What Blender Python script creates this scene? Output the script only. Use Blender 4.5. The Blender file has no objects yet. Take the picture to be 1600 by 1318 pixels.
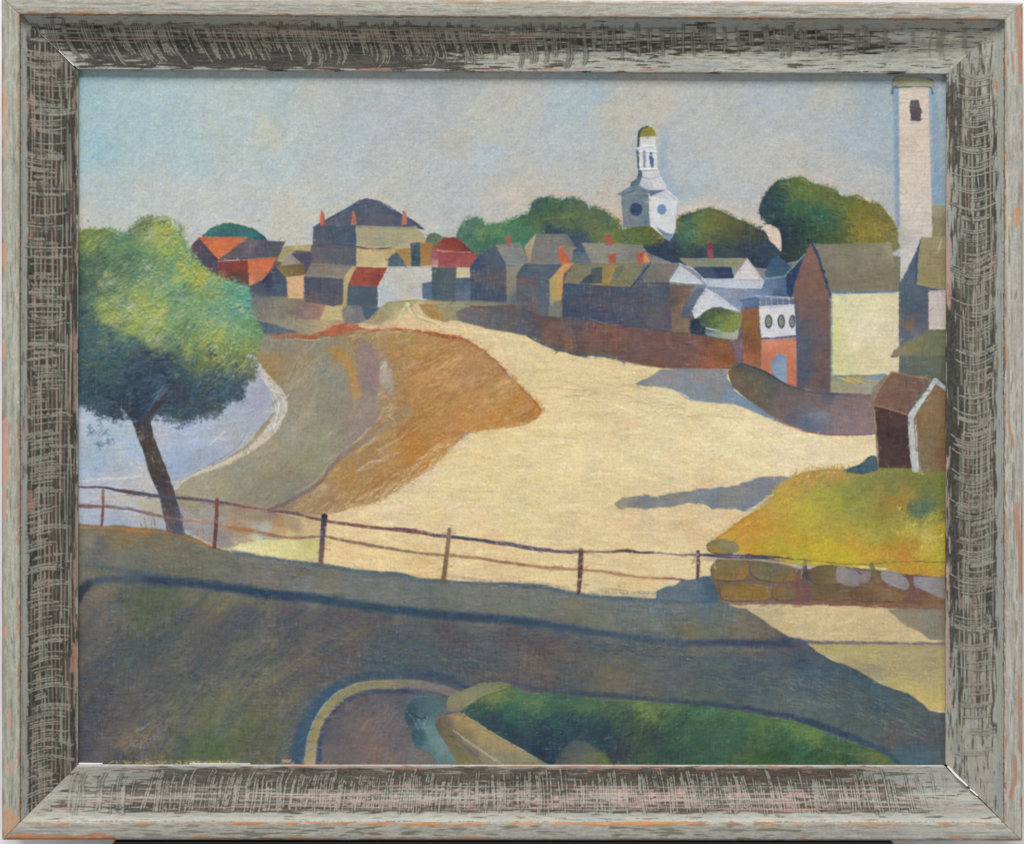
import math, random
import numpy as np

# ----------------------------------------------------------------------------
# small painting tool kit: colours are laid down stroke by stroke on an array that
# becomes the paint colour and the paint relief of real, finely divided surfaces
# ----------------------------------------------------------------------------
RNG = np.random.RandomState(7)

def up(g, H, W):
    """smooth upsampling of a small random grid"""
    h, w = g.shape
    y = np.linspace(0, h - 1.001, H); x = np.linspace(0, w - 1.001, W)
    yi = y.astype(int); xi = x.astype(int)
    fy = y - yi; fx = x - xi
    fy = (fy * fy * (3 - 2 * fy))[:, None]; fx = (fx * fx * (3 - 2 * fx))[None, :]
    a = g[yi][:, xi]; b = g[yi][:, xi + 1]; c = g[yi + 1][:, xi]; d = g[yi + 1][:, xi + 1]
    return (a * (1 - fx) + b * fx) * (1 - fy) + (c * (1 - fx) + d * fx) * fy

def noise(H, W, sy, sx=None, seed=0, octv=3):
    """fractal noise, about -1..1; sy, sx are the feature sizes in pixels"""
    sx = sx or sy
    r = np.random.RandomState(seed)
    out = np.zeros((H, W)); amp = 1.0; tot = 0
    for k in range(octv):
        g = r.uniform(-1, 1, (max(2, int(H / sy)) + 2, max(2, int(W / sx)) + 2))
        out += amp * up(g, H, W); tot += amp
        amp *= .55; sy = max(1.5, sy / 2); sx = max(1.5, sx / 2)
    return out / tot * 1.6

def fgauss(img, su, sv, ang=0.0):
    """gaussian blur with sigma su along direction ang (degrees, y down) and sv across it"""
    H, W = img.shape
    fy = np.fft.fftfreq(H)[:, None]; fx = np.fft.rfftfreq(W)[None, :]
    a = math.radians(ang)
    u = fx * math.cos(a) + fy * math.sin(a)
    v = -fx * math.sin(a) + fy * math.cos(a)
    return np.fft.irfft2(np.fft.rfft2(img) * np.exp(-2 * math.pi ** 2 * (su * su * u * u + sv * sv * v * v)), s=(H, W))

def streak(H, W, ang, su=7, sv=.8, seed=1):
    n = fgauss(np.random.RandomState(seed).normal(size=(H, W)), su, sv, ang)
    return n / n.std()

def bil(img, y, x):
    H, W = img.shape[:2]
    y = np.clip(y, 0, H - 1.001); x = np.clip(x, 0, W - 1.001)
    yi = y.astype(int); xi = x.astype(int)
    fy = y - yi; fx = x - xi
    if img.ndim == 3:
        fy = fy[..., None]; fx = fx[..., None]
    return (img[yi, xi] * (1 - fx) + img[yi, xi + 1] * fx) * (1 - fy) + (img[yi + 1, xi] * (1 - fx) + img[yi + 1, xi + 1] * fx) * fy

def spline(pts, closed=True, n=6):
    p = [np.array(q[:2], float) for q in pts]; N = len(p); out = []
    for i in range(N if closed else N - 1):
        if closed:
            a, b, c, d = p[i - 1], p[i], p[(i + 1) % N], p[(i + 2) % N]
        else:
            a, b, c, d = p[max(i - 1, 0)], p[i], p[i + 1], p[min(i + 2, N - 1)]
        for k in range(n):
            t = k / n
            out.append(.5 * ((2 * b) + (c - a) * t + (2 * a - 5 * b + 4 * c - d) * t * t + (3 * b - a - 3 * c + d) * t ** 3))
    if not closed:
        out.append(p[-1])
    return out

OX, OY, PW, PH = 110, 98, 1380, 1108          # the canvas covers these pixels of the picture
IMG = np.zeros((PH, PW, 3)) + 0.6
HGT = np.zeros((PH, PW))                      # paint relief
ANG = np.zeros((PH, PW))                      # brush direction, degrees
STR = np.ones((PH, PW))                       # how strongly the brushwork shows
N_FINE = noise(PH, PW, 7, seed=11, octv=2)
N_MED = noise(PH, PW, 26, seed=12, octv=3)
N_BIG = noise(PH, PW, 110, seed=13, octv=3)
N_HUE = noise(PH, PW, 60, seed=14, octv=3)
N_DRY = streak(PH, PW, 8, 5, 1.0, 15)
N_GRAIN = streak(PH, PW, 0, 1.0, 1.0, 16)

def C(*c):
    return np.array(c, float) / 255.0

def field(x, y, pts, pw=3.0):
    """colour mixed from scattered (x, y, (r, g, b)) notes"""
    num = 0; den = 0
    x = x + N_W[0](x, y); y = y + N_W[1](x, y)
    for px, py, c in pts:
        w = 1.0 / ((x - px) ** 2 + (y - py) ** 2 + 60.0) ** (pw / 2)
        num = num + w[..., None] * C(*c); den = den + w
    return num / den[..., None]
_nw1 = noise(PH, PW, 40, seed=21) * 14; _nw2 = noise(PH, PW, 40, seed=22) * 14
N_W = (lambda x, y: _nw1[(np.clip(y - OY, 0, PH - 1)).astype(int), (np.clip(x - OX, 0, PW - 1)).astype(int)],
       lambda x, y: _nw2[(np.clip(y - OY, 0, PH - 1)).astype(int), (np.clip(x - OX, 0, PW - 1)).astype(int)])

def bbox(pts, pad):
    xs = [p[0] for p in pts]; ys = [p[1] for p in pts]
    x0 = max(0, int(min(xs) - OX - pad)); x1 = min(PW, int(max(xs) - OX + pad) + 1)
    y0 = max(0, int(min(ys) - OY - pad)); y1 = min(PH, int(max(ys) - OY + pad) + 1)
    return x0, x1, y0, y1

def sdf_poly(X, Y, pts):
    d = np.full(X.shape, 1e9); inside = np.zeros(X.shape, bool)
    n = len(pts)
    for i in range(n):
        x1, y1 = pts[i][:2]; x2, y2 = pts[(i + 1) % n][:2]
        ex, ey = x2 - x1, y2 - y1
        L = ex * ex + ey * ey + 1e-9
        t = np.clip(((X - x1) * ex + (Y - y1) * ey) / L, 0, 1)
        d = np.minimum(d, (X - x1 - t * ex) ** 2 + (Y - y1 - t * ey) ** 2)
        if abs(ey) > 1e-9:
            c = ((y1 > Y) != (y2 > Y)) & (X < ex * (Y - y1) / ey + x1)
            inside ^= c
    d = np.sqrt(d)
    return np.where(inside, -d, d)

def P(pts, col, soft=.8, wob=.9, sm=False, ang=None, a=1.0, var=.016, st=None, h=.25, dry=0.0):
    """lay a patch of paint"""
    if sm: pts = spline(pts)
    pad = soft * 2 + wob * 2 + 4
    x0, x1, y0, y1 = bbox(pts, pad)
    if x1 <= x0 or y1 <= y0: return
    sl = (slice(y0, y1), slice(x0, x1))
    Y, X = np.mgrid[y0 + OY:y1 + OY, x0 + OX:x1 + OX].astype(float)
    s = sdf_poly(X, Y, pts) - .55 + wob * (N_FINE[sl] * .4 + N_MED[sl] * .9)
    s = s + dry * N_DRY[sl]
    soft = soft * 1.25
    m = np.clip(.5 - s / (2 * soft), 0, 1); m = m * m * (3 - 2 * m) * a
    c = field(X, Y, col) if isinstance(col, list) else np.broadcast_to(C(*col), X.shape + (3,))
    c = c * (1 + var * (N_MED[sl] * 1.4 + N_FINE[sl])[..., None]) + (var * .35) * N_HUE[sl][..., None] * np.array([1, 0, -1.2])
    IMG[sl] = IMG[sl] * (1 - m[..., None]) + c * m[..., None]
    edge = np.exp(-(s + 1.2) ** 2 / 1.6) * a
    HGT[sl] = HGT[sl] * (1 - .6 * m) + h * m + h * .9 * edge
    ANG[sl] = np.where(m > .5, 0 if ang is None else ang, ANG[sl])
    if st is not None: STR[sl] = STR[sl] * (1 - m) + st * m

def L(pts, w, col, soft=.7, a=1.0, wob=.5, sm=True, dry=.5, h=.3, w2=None):
    """drag a loaded brush along a line; w may be a list, one width per point"""
    ws = list(w) if isinstance(w, (list, tuple)) else None
    if sm and len(pts) > 2:
        n = 6
        if ws:
            k = np.linspace(0, len(ws) - 1, (len(pts) - 1) * n + 1)
            ws = list(np.interp(k, range(len(ws)), ws))
        pts = spline(pts, False, n)
    if ws is None: ws = [w] * len(pts)
    mw = max(ws)
    x0, x1, y0, y1 = bbox(pts, mw + soft * 2 + 4)
    if x1 <= x0 or y1 <= y0: return
    sl = (slice(y0, y1), slice(x0, x1))
    Y, X = np.mgrid[y0 + OY:y1 + OY, x0 + OX:x1 + OX].astype(float)
    X = X + wob * N_FINE[sl] * 1.2; Y = Y + wob * N_MED[sl] * 1.5
    best = np.full(X.shape, 1e9)
    for i in range(len(pts) - 1):
        ax, ay = pts[i][:2]; bx, by = pts[i + 1][:2]
        ex, ey = bx - ax, by - ay
        t = np.clip(((X - ax) * ex + (Y - ay) * ey) / (ex * ex + ey * ey + 1e-9), 0, 1)
        best = np.minimum(best, np.hypot(X - ax - t * ex, Y - ay - t * ey) - (ws[i] * (1 - t) + ws[i + 1] * t) / 2)
    s = best + dry * .5 * N_DRY[sl] + wob * .4 * N_FINE[sl]
    m = np.clip(.5 - s / (2 * soft), 0, 1); m = m * m * (3 - 2 * m) * a
    m = m * np.clip(1 - dry * .35 * np.clip(N_GRAIN[sl] - .2, 0, 2), 0, 1)
    c = field(X, Y, col) if isinstance(col, list) else C(*col) * (1 + .03 * N_MED[sl][..., None])
    IMG[sl] = IMG[sl] * (1 - m[..., None]) + c * m[..., None]
    HGT[sl] = HGT[sl] * (1 - .5 * m) + h * m * (1 + .5 * N_FINE[sl])

def dab(x, y, ln, w, ang, c, a, h=.15, bend=0.0):
    """one short brush stroke"""
    R = ln / 2 + w + 2
    x0 = int(x - OX - R); x1 = int(x - OX + R) + 2; y0 = int(y - OY - R); y1 = int(y - OY + R) + 2
    x0 = max(x0, 0); y0 = max(y0, 0); x1 = min(x1, PW); y1 = min(y1, PH)
    if x1 - x0 < 2 or y1 - y0 < 2: return
    sl = (slice(y0, y1), slice(x0, x1))
    Y, X = np.mgrid[y0 + OY:y1 + OY, x0 + OX:x1 + OX].astype(float)
    ca, sa = math.cos(ang), math.sin(ang)
    u = (X - x) * ca + (Y - y) * sa; v = -(X - x) * sa + (Y - y) * ca
    v = v + bend * u * u / ln
    s = np.hypot(np.maximum(np.abs(u) - ln / 2, 0), v) - w / 2
    m = np.clip(.5 - s / 1.4, 0, 1)
    br = .75 + .25 * np.sin(v * 2.6 + x) + .35 * N_GRAIN[sl]
    m = np.clip(m * br, 0, 1) * a
    IMG[sl] = IMG[sl] * (1 - m[..., None]) + c * m[..., None]
    HGT[sl] += h * m * (br - .5)

def inside(pts, x, y):
    c = False; n = len(pts)
    for i in range(n):
        x1, y1 = pts[i][:2]; x2, y2 = pts[(i + 1) % n][:2]
        if (y1 > y) != (y2 > y) and x < (x2 - x1) * (y - y1) / (y2 - y1) + x1: c = not c
    return c

def fcol(x, y, notes, pw=3.0):
    num = 0; den = 0
    for px, py, c in notes:
        w = 1.0 / ((x - px) ** 2 + (y - py) ** 2 + 60.0) ** (pw / 2)
        num = num + w * C(*c); den += w
    return num / den

def DABS(pts, n, notes=None, ln=(6, 14), w=(1.5, 3), ang=0, spread=25, jit=.05, hue=.03, a=(.35, .8), h=.15, out=0.0, bend=0, seed=1, angf=None):
    """many strokes over a patch; without notes they take up the colour already there"""
    r = random.Random(seed)
    xs = [p[0] for p in pts]; ys = [p[1] for p in pts]
    k = 0; tries = 0
    while k < n and tries < n * 8:
        tries += 1
        x = r.uniform(min(xs) - out, max(xs) + out); y = r.uniform(min(ys) - out, max(ys) + out)
        if not inside(pts, x, y):
            if not out or r.random() > .25: continue
            if not inside(pts, x + r.uniform(-out, out), y + r.uniform(-out, out)): continue
        k += 1
        if notes is None:
            yi = min(max(int(y - OY + r.uniform(-2, 2)), 0), PH - 1); xi = min(max(int(x - OX + r.uniform(-3, 3)), 0), PW - 1)
            c = IMG[yi, xi].copy()
        else:
            c = fcol(x + r.gauss(0, 12), y + r.gauss(0, 12), notes)
        c = c * (1 + r.gauss(0, jit)) + np.array([r.gauss(0, hue), r.gauss(0, hue * .6), r.gauss(0, hue)])
        an = ang if angf is None else angf(x, y)
        dab(x, y, r.uniform(*ln), r.uniform(*w), math.radians(an + r.gauss(0, spread)), np.clip(c, .02, .95), r.uniform(*a), h * r.uniform(.4, 1.4), bend * r.uniform(-1, 1))

def RAG(pts, notes, n, out=6, ln=(4, 10), w=(1.2, 3), ang=-30, spread=50, a=(.35, .85), seed=1, lo=-2.0, keep=None):
    """ragged leafy edge: strokes that straddle an outline"""
    r = random.Random(seed)
    sp = spline(pts)
    for k in range(n):
        i = r.randrange(len(sp)); p = sp[i]; q = sp[(i + 1) % len(sp)]
        dx, dy = q[0] - p[0], q[1] - p[1]; L_ = math.hypot(dx, dy) + 1e-6
        t = r.random(); o = r.triangular(lo, out, 0)
        x, y = p[0] + dx * t, p[1] + dy * t
        nx, ny = dy / L_, -dx / L_
        if inside(pts, x + nx * 2, y + ny * 2): nx, ny = -nx, -ny
        x += nx * o; y += ny * o
        if keep and not keep(x, y): continue
        c = fcol(x - nx * 6, y - ny * 6, notes)
        c = c * (1 + r.gauss(0, .1)) + r.gauss(0, .015)
        dab(x, y, r.uniform(*ln), r.uniform(*w), math.radians(ang + r.gauss(0, spread)), np.clip(c, .03, .95), r.uniform(*a) * (1 - .5 * max(0, o) / out), .3, r.uniform(-.6, .6))

def SCUM(pts, col, thr, size, a=.6, seed=1, ang=-35, stretch=2.0):
    """dry colour scumbled in broken patches over an area"""
    x0, x1, y0, y1 = bbox(pts, 2)
    sl = (slice(y0, y1), slice(x0, x1))
    Y, X = np.mgrid[y0 + OY:y1 + OY, x0 + OX:x1 + OX].astype(float)
    m = np.clip(.5 - sdf_poly(X, Y, pts) / 8, 0, 1)
    n = fgauss(np.random.RandomState(seed).normal(size=X.shape), size * stretch, size, ang); n /= n.std()
    g = streak(X.shape[0], X.shape[1], ang, 4, .9, seed + 1)
    k = np.clip((n - thr) * 1.6, 0, 1) * np.clip(.45 + .5 * g, 0, 1) * m * a
    IMG[sl] = IMG[sl] * (1 - k[..., None]) + C(*col) * k[..., None]
    HGT[sl] += .3 * k
# ----------------------------------------------------------------------------
# the landscape on the canvas (coordinates in pixels of the picture plane)
# ----------------------------------------------------------------------------
ALL = [(100, 90), (1500, 90), (1500, 1215), (100, 1215)]
def paint():
    # sky ------------------------------------------------------------------
    sky = [(130, 125, (147, 177, 183)), (180, 170, (157, 183, 190)), (150, 230, (152, 183, 191)), (150, 300, (172, 183, 183)), (130, 345, (188, 188, 181)),
           (250, 180, (163, 185, 190)), (300, 240, (168, 187, 190)), (380, 200, (170, 185, 186)), (250, 300, (179, 186, 185)), (330, 330, (184, 187, 185)),
           (450, 130, (164, 182, 182)), (430, 170, (168, 184, 183)), (420, 250, (173, 186, 187)), (480, 150, (175, 179, 172)), (460, 200, (176, 184, 181)), (420, 210, (184, 184, 170)),
           (440, 240, (175, 188, 190)), (520, 180, (172, 179, 179)), (560, 150, (168, 175, 175)), (560, 200, (172, 182, 186)), (540, 260, (175, 183, 186)), (600, 240, (175, 178, 179)),
           (640, 160, (169, 175, 178)), (700, 150, (162, 171, 172)), (660, 200, (171, 176, 179)), (720, 230, (176, 176, 171)), (700, 280, (173, 180, 183)), (760, 190, (181, 183, 175)), (760, 240, (172, 183, 189)),
           (800, 150, (176, 176, 170)), (800, 270, (180, 180, 175)), (860, 220, (172, 180, 183)), (830, 180, (177, 179, 177)), (900, 150, (162, 176, 181)), (930, 140, (158, 175, 182)), (880, 170, (164, 179, 183)),
           (960, 180, (176, 175, 167)), (1000, 150, (176, 175, 167)), (990, 175, (183, 178, 166)), (930, 250, (172, 178, 178)), (900, 290, (177, 179, 175)), (1050, 160, (180, 178, 168)), (1080, 190, (175, 178, 178)),
           (1090, 260, (168, 178, 182)), (1070, 300, (162, 175, 181)), (1120, 230, (175, 179, 178)), (1130, 160, (172, 174, 172)), (1160, 300, (175, 179, 181)), (1170, 250, (179, 179, 174)), (1200, 150, (166, 176, 181)),
           (1250, 140, (164, 174, 177)), (1290, 150, (172, 174, 168)), (1310, 200, (165, 175, 182)), (1250, 200, (172, 178, 179)), (1230, 240, (179, 178, 172)), (1300, 260, (177, 176, 172)), (1340, 240, (162, 175, 182)),
           (1370, 150, (154, 168, 175)), (1380, 210, (157, 172, 181)), (1385, 260, (157, 171, 179)), (1360, 290, (176, 175, 171)), (1465, 150, (154, 168, 174)), (1467, 220, (145, 163, 174)), (1466, 300, (135, 156, 175)),
           (450, 330, (190, 186, 174)), (380, 330, (181, 186, 186)), (480, 300, (184, 187, 181)), (600, 300, (181, 182, 174)), (660, 330, (179, 182, 181)), (720, 320, (175, 180, 183)), (790, 330, (180, 180, 177)),
           (830, 300, (184, 179, 167)), (960, 340, (188, 175, 162)), (1175, 340, (184, 180, 174)), (1215, 380, (195, 183, 168)), (1085, 325, (188, 184, 174)), (800, 310, (190, 182, 170))]
    P(ALL, sky, wob=0, h=.1, var=.010, ang=-42, st=.35)
    sk = [(118, 104), (1482, 104), (1482, 400), (1180, 360), (700, 390), (118, 380)]
    DABS(sk, 2600, None, (10, 30), (2, 6), -45, 22, .018, .010, (.2, .5), .05, seed=3, bend=.15)
    DABS(sk, 500, [(x, y, (min(255, c[0] + 12), min(255, c[1] + 12), min(255, c[2] + 12))) for x, y, c in sky], (10, 24), (1.5, 3), -48, 16, .02, .010, (.15, .35), .08, seed=4)
    # thin orange glow left along the skyline
    L([(265, 338), (300, 362), (312, 372), (360, 345), (420, 372)], 5, (206, 186, 166), a=.5, soft=3)
    L([(480, 345), (530, 322), (575, 306), (612, 320), (668, 352)], 6, (194, 186, 172), a=.55, soft=3)
    L([(790, 335), (830, 308), (880, 302), (925, 314), (968, 345)], 6, (204, 178, 160), a=.55, soft=3)
    L([(1060, 335), (1110, 320), (1150, 332), (1196, 356), (1216, 388)], 6, (206, 186, 168), a=.6, soft=3)
    L([(1188, 315), (1215, 280), (1250, 270), (1330, 298), (1395, 340)], 6, (198, 180, 166), a=.55, soft=3)
    L([(125, 356), (200, 356), (232, 335)], 5, (206, 190, 172), a=.5, soft=3)
    # blue haloes round the steeple and the tower
    L([(1040, 205), (1034, 240), (1040, 280), (1056, 300)], [12, 16, 18, 16], (140, 160, 182), a=.55, soft=6)
    L([(1008, 190), (990, 205), (988, 240)], 7, (160, 174, 190), a=.4, soft=4)
    L([(1400, 138), (1402, 250), (1404, 350)], [9, 10, 8], (104, 134, 166), a=.6, soft=3)
    L([(1459, 140), (1462, 240), (1464, 318)], [11, 12, 10], (122, 148, 176), a=.6, soft=3)

    # distant trees ----------------------------------------------------------
    P([(316, 372), (324, 361), (338, 352), (355, 348), (377, 352), (402, 361), (417, 376), (400, 392), (330, 384)],
      [(330, 362, (58, 112, 104)), (355, 352, (52, 104, 92)), (395, 362, (54, 110, 102)), (350, 370, (44, 92, 118)), (400, 378, (44, 78, 112))], sm=True, wob=1.4)
    DABS([(322, 366), (338, 353), (355, 350), (400, 362), (412, 376), (330, 376)], 70, None, (4, 9), (1, 2.4), -30, 30, .08, .03, seed=5, out=2)
    t1 = [(712, 384), (722, 352), (730, 343), (742, 340), (752, 344), (758, 352), (775, 350), (800, 342), (822, 333), (833, 318), (845, 311), (862, 309), (876, 313), (895, 310), (914, 318),
          (920, 332), (925, 325), (942, 328), (950, 335), (966, 346), (972, 358), (1012, 354), (1030, 362), (1044, 378), (1060, 420), (880, 425), (730, 420)]
    n1 = [(730, 350, (92, 122, 104)), (745, 346, (70, 112, 92)), (735, 368, (64, 100, 88)), (762, 368, (104, 140, 80)), (790, 360, (92, 134, 78)), (800, 368, (60, 112, 76)), (780, 380, (62, 100, 84)), (760, 385, (56, 96, 84)),
          (830, 345, (66, 96, 68)), (822, 365, (62, 122, 86)), (805, 375, (58, 116, 88)), (845, 322, (58, 84, 84)), (875, 322, (66, 96, 68)), (890, 320, (64, 92, 84)), (870, 338, (84, 100, 62)), (850, 352, (78, 104, 56)),
          (900, 340, (96, 112, 60)), (935, 340, (72, 96, 88)), (960, 350, (92, 102, 58)), (945, 360, (112, 124, 64)), (930, 352, (92, 110, 66)), (950, 368, (128, 130, 58)), (870, 365, (46, 68, 88)), (900, 368, (44, 66, 92)),
          (990, 362, (82, 98, 50)), (985, 372, (84, 108, 58)), (1015, 358, (88, 92, 44)), (1030, 370, (116, 104, 46)), (1042, 380, (150, 128, 58)), (1000, 385, (60, 88, 58)), (880, 385, (42, 60, 98)), (905, 395, (44, 64, 104)),
          (965, 378, (52, 70, 96)), (1020, 392, (38, 58, 98)), (1040, 405, (36, 54, 96)), (980, 395, (40, 60, 92))]
    P(t1, n1, sm=True, wob=2.6, soft=1.4, ang=-20, h=.3)
    DABS(t1, 1100, n1, (3, 9), (1, 2.8), -25, 45, .13, .03, (.35, .8), .3, out=3, seed=6)
    RAG(t1, n1, 400, 4, (2.5, 7), (1, 2.2), -20, 50, seed=400, keep=lambda x, y: y < 395)
    P([(664, 380), (668, 368), (678, 364), (690, 370), (700, 376), (676, 392)], (92, 110, 84), sm=True, wob=1.6)
    P([(860, 372), (900, 368), (945, 384), (1012, 384), (1052, 370), (1080, 392), (1075, 425), (880, 425)], [(880, 380, (52, 74, 108)), (950, 385, (40, 60, 96)), (1030, 400, (36, 54, 94)), (900, 400, (76, 96, 124))], wob=2.5, soft=2.5, sm=True, a=.9)
    DABS([(975, 358), (1015, 355), (1040, 374), (1030, 384), (965, 382), (958, 370)], 170, [(980, 362, (92, 106, 52)), (1000, 366, (74, 104, 56)), (1025, 372, (118, 108, 48)), (965, 372, (92, 110, 60))], (3, 7), (1, 2.4), -20, 45, .12, .03, (.4, .85), .3, seed=8)
    t2 = [(1052, 385), (1054, 360), (1060, 342), (1074, 334), (1092, 329), (1112, 327), (1132, 332), (1148, 341), (1176, 352), (1200, 366), (1212, 380), (1222, 425), (1056, 425)]
    n2 = [(1062, 345, (112, 112, 50)), (1075, 338, (48, 66, 78)), (1072, 360, (66, 116, 88)), (1085, 354, (74, 122, 84)), (1095, 340, (92, 112, 64)), (1110, 335, (102, 108, 62)), (1100, 352, (112, 116, 56)), (1125, 345, (98, 98, 52)), (1145, 352, (82, 84, 54)),
          (1080, 375, (60, 84, 62)), (1110, 368, (84, 96, 56)), (1140, 368, (78, 84, 58)), (1170, 362, (70, 76, 58)), (1190, 368, (58, 66, 62)), (1130, 385, (52, 68, 74)), (1058, 375, (40, 58, 88)), (1060, 395, (36, 52, 92)), (1100, 392, (38, 54, 92)), (1160, 388, (40, 54, 86)),
          (1200, 385, (42, 62, 90)), (1190, 405, (38, 56, 92))]
    P(t2, n2, sm=True, wob=2.2, soft=1.2, ang=20, h=.3)
    DABS(t2, 650, n2, (3, 9), (1, 2.8), 25, 40, .12, .03, (.35, .8), .3, out=2, seed=9)
    RAG(t2, n2, 220, 4, (2.5, 7), (1, 2.2), -20, 50, seed=220, keep=lambda x, y: y < 372)
    t3 = [(1196, 345), (1186, 328), (1196, 306), (1212, 286), (1232, 279), (1252, 277), (1268, 287), (1284, 290), (1302, 296), (1320, 308), (1338, 306), (1352, 314), (1368, 318), (1382, 328), (1396, 350), (1402, 370), (1398, 392), (1300, 400), (1224, 415), (1220, 385), (1218, 364), (1208, 352)]
    n3 = [(1200, 310, (40, 60, 78)), (1215, 295, (46, 68, 72)), (1245, 285, (98, 116, 54)), (1240, 300, (92, 112, 52)), (1265, 298, (104, 116, 54)), (1290, 300, (98, 104, 50)), (1225, 318, (52, 92, 60)), (1250, 325, (50, 104, 66)), (1285, 330, (46, 96, 76)), (1320, 325, (92, 100, 48)), (1345, 320, (106, 108, 46)),
          (1370, 335, (108, 104, 50)), (1385, 350, (112, 102, 50)), (1310, 350, (46, 86, 66)), (1270, 355, (44, 78, 64)), (1240, 350, (38, 60, 62)), (1210, 340, (36, 54, 66)), (1235, 385, (38, 48, 58)), (1260, 380, (42, 62, 58)), (1340, 345, (124, 118, 46)), (1350, 368, (142, 122, 44)), (1375, 362, (136, 124, 54)), (1390, 372, (116, 108, 60)),
          (1310, 372, (72, 84, 48)), (1280, 378, (56, 72, 50)), (1400, 385, (120, 116, 80)), (1225, 365, (32, 44, 70))]
    P(t3, n3, sm=True, wob=2.4, soft=1.2, ang=30, h=.3)
    DABS(t3, 1100, n3, (4, 12), (1, 3), 28, 35, .13, .03, (.35, .8), .3, out=2, seed=10)
    RAG(t3, n3, 330, 4, (2.5, 7), (1, 2.2), -20, 50, seed=330, keep=lambda x, y: y < 378)
    for a, b in [((1250, 277), (1262, 284)), ((1290, 290), (1302, 294)), ((1325, 304), (1345, 310))]:
        L([a, b], 1.4, (150, 160, 168), a=.7)
    P([(1196, 352), (1212, 356), (1220, 368), (1220, 392), (1212, 384), (1202, 374)], (206, 188, 170), sm=True, soft=1)

    # ground of the far shore and houses, left to right ------------------------
    P([(392, 405), (440, 392), (500, 380), (660, 390), (740, 395), (800, 400), (1000, 392), (1060, 415), (1200, 420), (1270, 400), (1440, 400), (1485, 400), (1485, 640), (1240, 640), (1140, 580), (960, 560), (800, 530), (560, 500), (392, 470)],
      [(430, 430, (98, 88, 88)), (520, 430, (104, 98, 98)), (640, 430, (140, 134, 118)), (760, 440, (90, 90, 98)), (900, 450, (88, 84, 92)), (1000, 480, (84, 82, 92)), (1060, 430, (128, 130, 136)), (1060, 500, (96, 82, 76)), (1140, 460, (140, 146, 160)), (1145, 540, (96, 80, 82)), (1220, 500, (120, 110, 112)), (1300, 480, (120, 110, 98)), (1350, 600, (130, 122, 110)), (1420, 500, (98, 100, 104)), (1440, 420, (116, 114, 96)), (1420, 570, (104, 102, 90)), (850, 530, (96, 80, 76))], wob=1)
    P([(380, 440), (560, 440), (740, 455), (800, 470), (760, 520), (560, 530), (380, 525)],
      [(400, 470, (112, 110, 106)), (410, 490, (118, 116, 110)), (440, 485, (120, 116, 104)), (460, 500, (150, 140, 116)), (500, 500, (172, 150, 118)), (530, 510, (176, 140, 106)), (420, 515, (150, 138, 112)),
       (390, 500, (98, 108, 112)), (455, 470, (128, 118, 100)), (620, 500, (182, 168, 132)), (700, 490, (160, 138, 92)), (580, 510, (176, 160, 124)), (660, 500, (196, 180, 138))], wob=2, soft=2, ang=12)
    P([(448, 488), (470, 470), (490, 468), (520, 476), (508, 496), (500, 500), (470, 496)], [(465, 482, (122, 106, 104)), (488, 480, (138, 112, 104)), (503, 482, (168, 122, 96))], soft=2, wob=1.5)
    P([(508, 478), (535, 476), (536, 500), (500, 500)], (184, 166, 120), soft=2)
    # ochre-roofed house on the left
    P([(310, 371), (387, 371), (364, 388), (341, 406)], [(325, 378, (196, 92, 50)), (345, 378, (208, 106, 60)), (365, 376, (206, 100, 52)), (345, 395, (214, 104, 54))], wob=.6, h=.35)
    P([(296, 390), (302, 380), (311, 373), (341, 406), (339, 432), (326, 426), (300, 404)], [(305, 385, (88, 66, 82)), (325, 400, (72, 62, 92)), (335, 420, (76, 64, 90))], wob=.8)
    P([(341, 406), (364, 389), (387, 373), (408, 376), (445, 378), (440, 390), (432, 402), (388, 405)], [(370, 396, (94, 82, 92)), (390, 385, (112, 100, 106)), (400, 395, (82, 76, 98)), (420, 382, (78, 78, 92)), (430, 395, (84, 80, 88))], wob=.7)
    L([(343, 408), (366, 404), (388, 404)], 1.6, (56, 50, 84))
    L([(342, 404), (365, 387), (386, 374)], 1.2, (140, 120, 120), a=.6)
    P([(341, 409), (387, 406), (390, 447), (372, 444), (352, 438), (339, 430)], [(350, 415, (118, 56, 58)), (375, 415, (136, 56, 46)), (365, 425, (110, 50, 52)), (370, 438, (74, 70, 70)), (345, 425, (126, 62, 60))], wob=.7)
    P([(387, 405), (432, 402), (424, 418), (412, 437), (400, 440), (390, 447)], [(395, 412, (206, 104, 62)), (420, 408, (210, 102, 58)), (405, 430, (190, 100, 62)), (392, 440, (208, 132, 90))], wob=.6, h=.35)
    P([(389, 448), (412, 438), (422, 424), (422, 464), (390, 462)], [(400, 445, (74, 78, 104)), (412, 455, (72, 76, 98)), (420, 440, (52, 54, 96)), (395, 460, (98, 98, 110))], wob=.8)
    # small brown-roofed cottage
    P([(412, 437), (431, 416), (449, 434), (449, 463), (418, 463)], [(432, 425, (62, 76, 108)), (430, 450, (68, 90, 116)), (445, 445, (66, 84, 112)), (415, 440, (52, 52, 92))], wob=.6)
    P([(432, 407), (445, 384), (486, 382), (487, 392), (462, 391), (440, 410)], [(440, 395, (158, 150, 108)), (470, 387, (172, 162, 122)), (455, 384, (146, 138, 96))], wob=.6)
    P([(457, 396), (487, 394), (487, 408), (478, 424), (470, 414)], (84, 70, 104), wob=.5)
    P([(438, 414), (453, 396), (474, 416), (462, 420)], [(450, 404, (150, 140, 132)), (465, 412, (142, 134, 122))], wob=.5)
    P([(431, 416), (474, 412), (476, 430), (447, 434)], [(440, 420, (120, 108, 68)), (465, 424, (108, 94, 62))], wob=.6)
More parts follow.
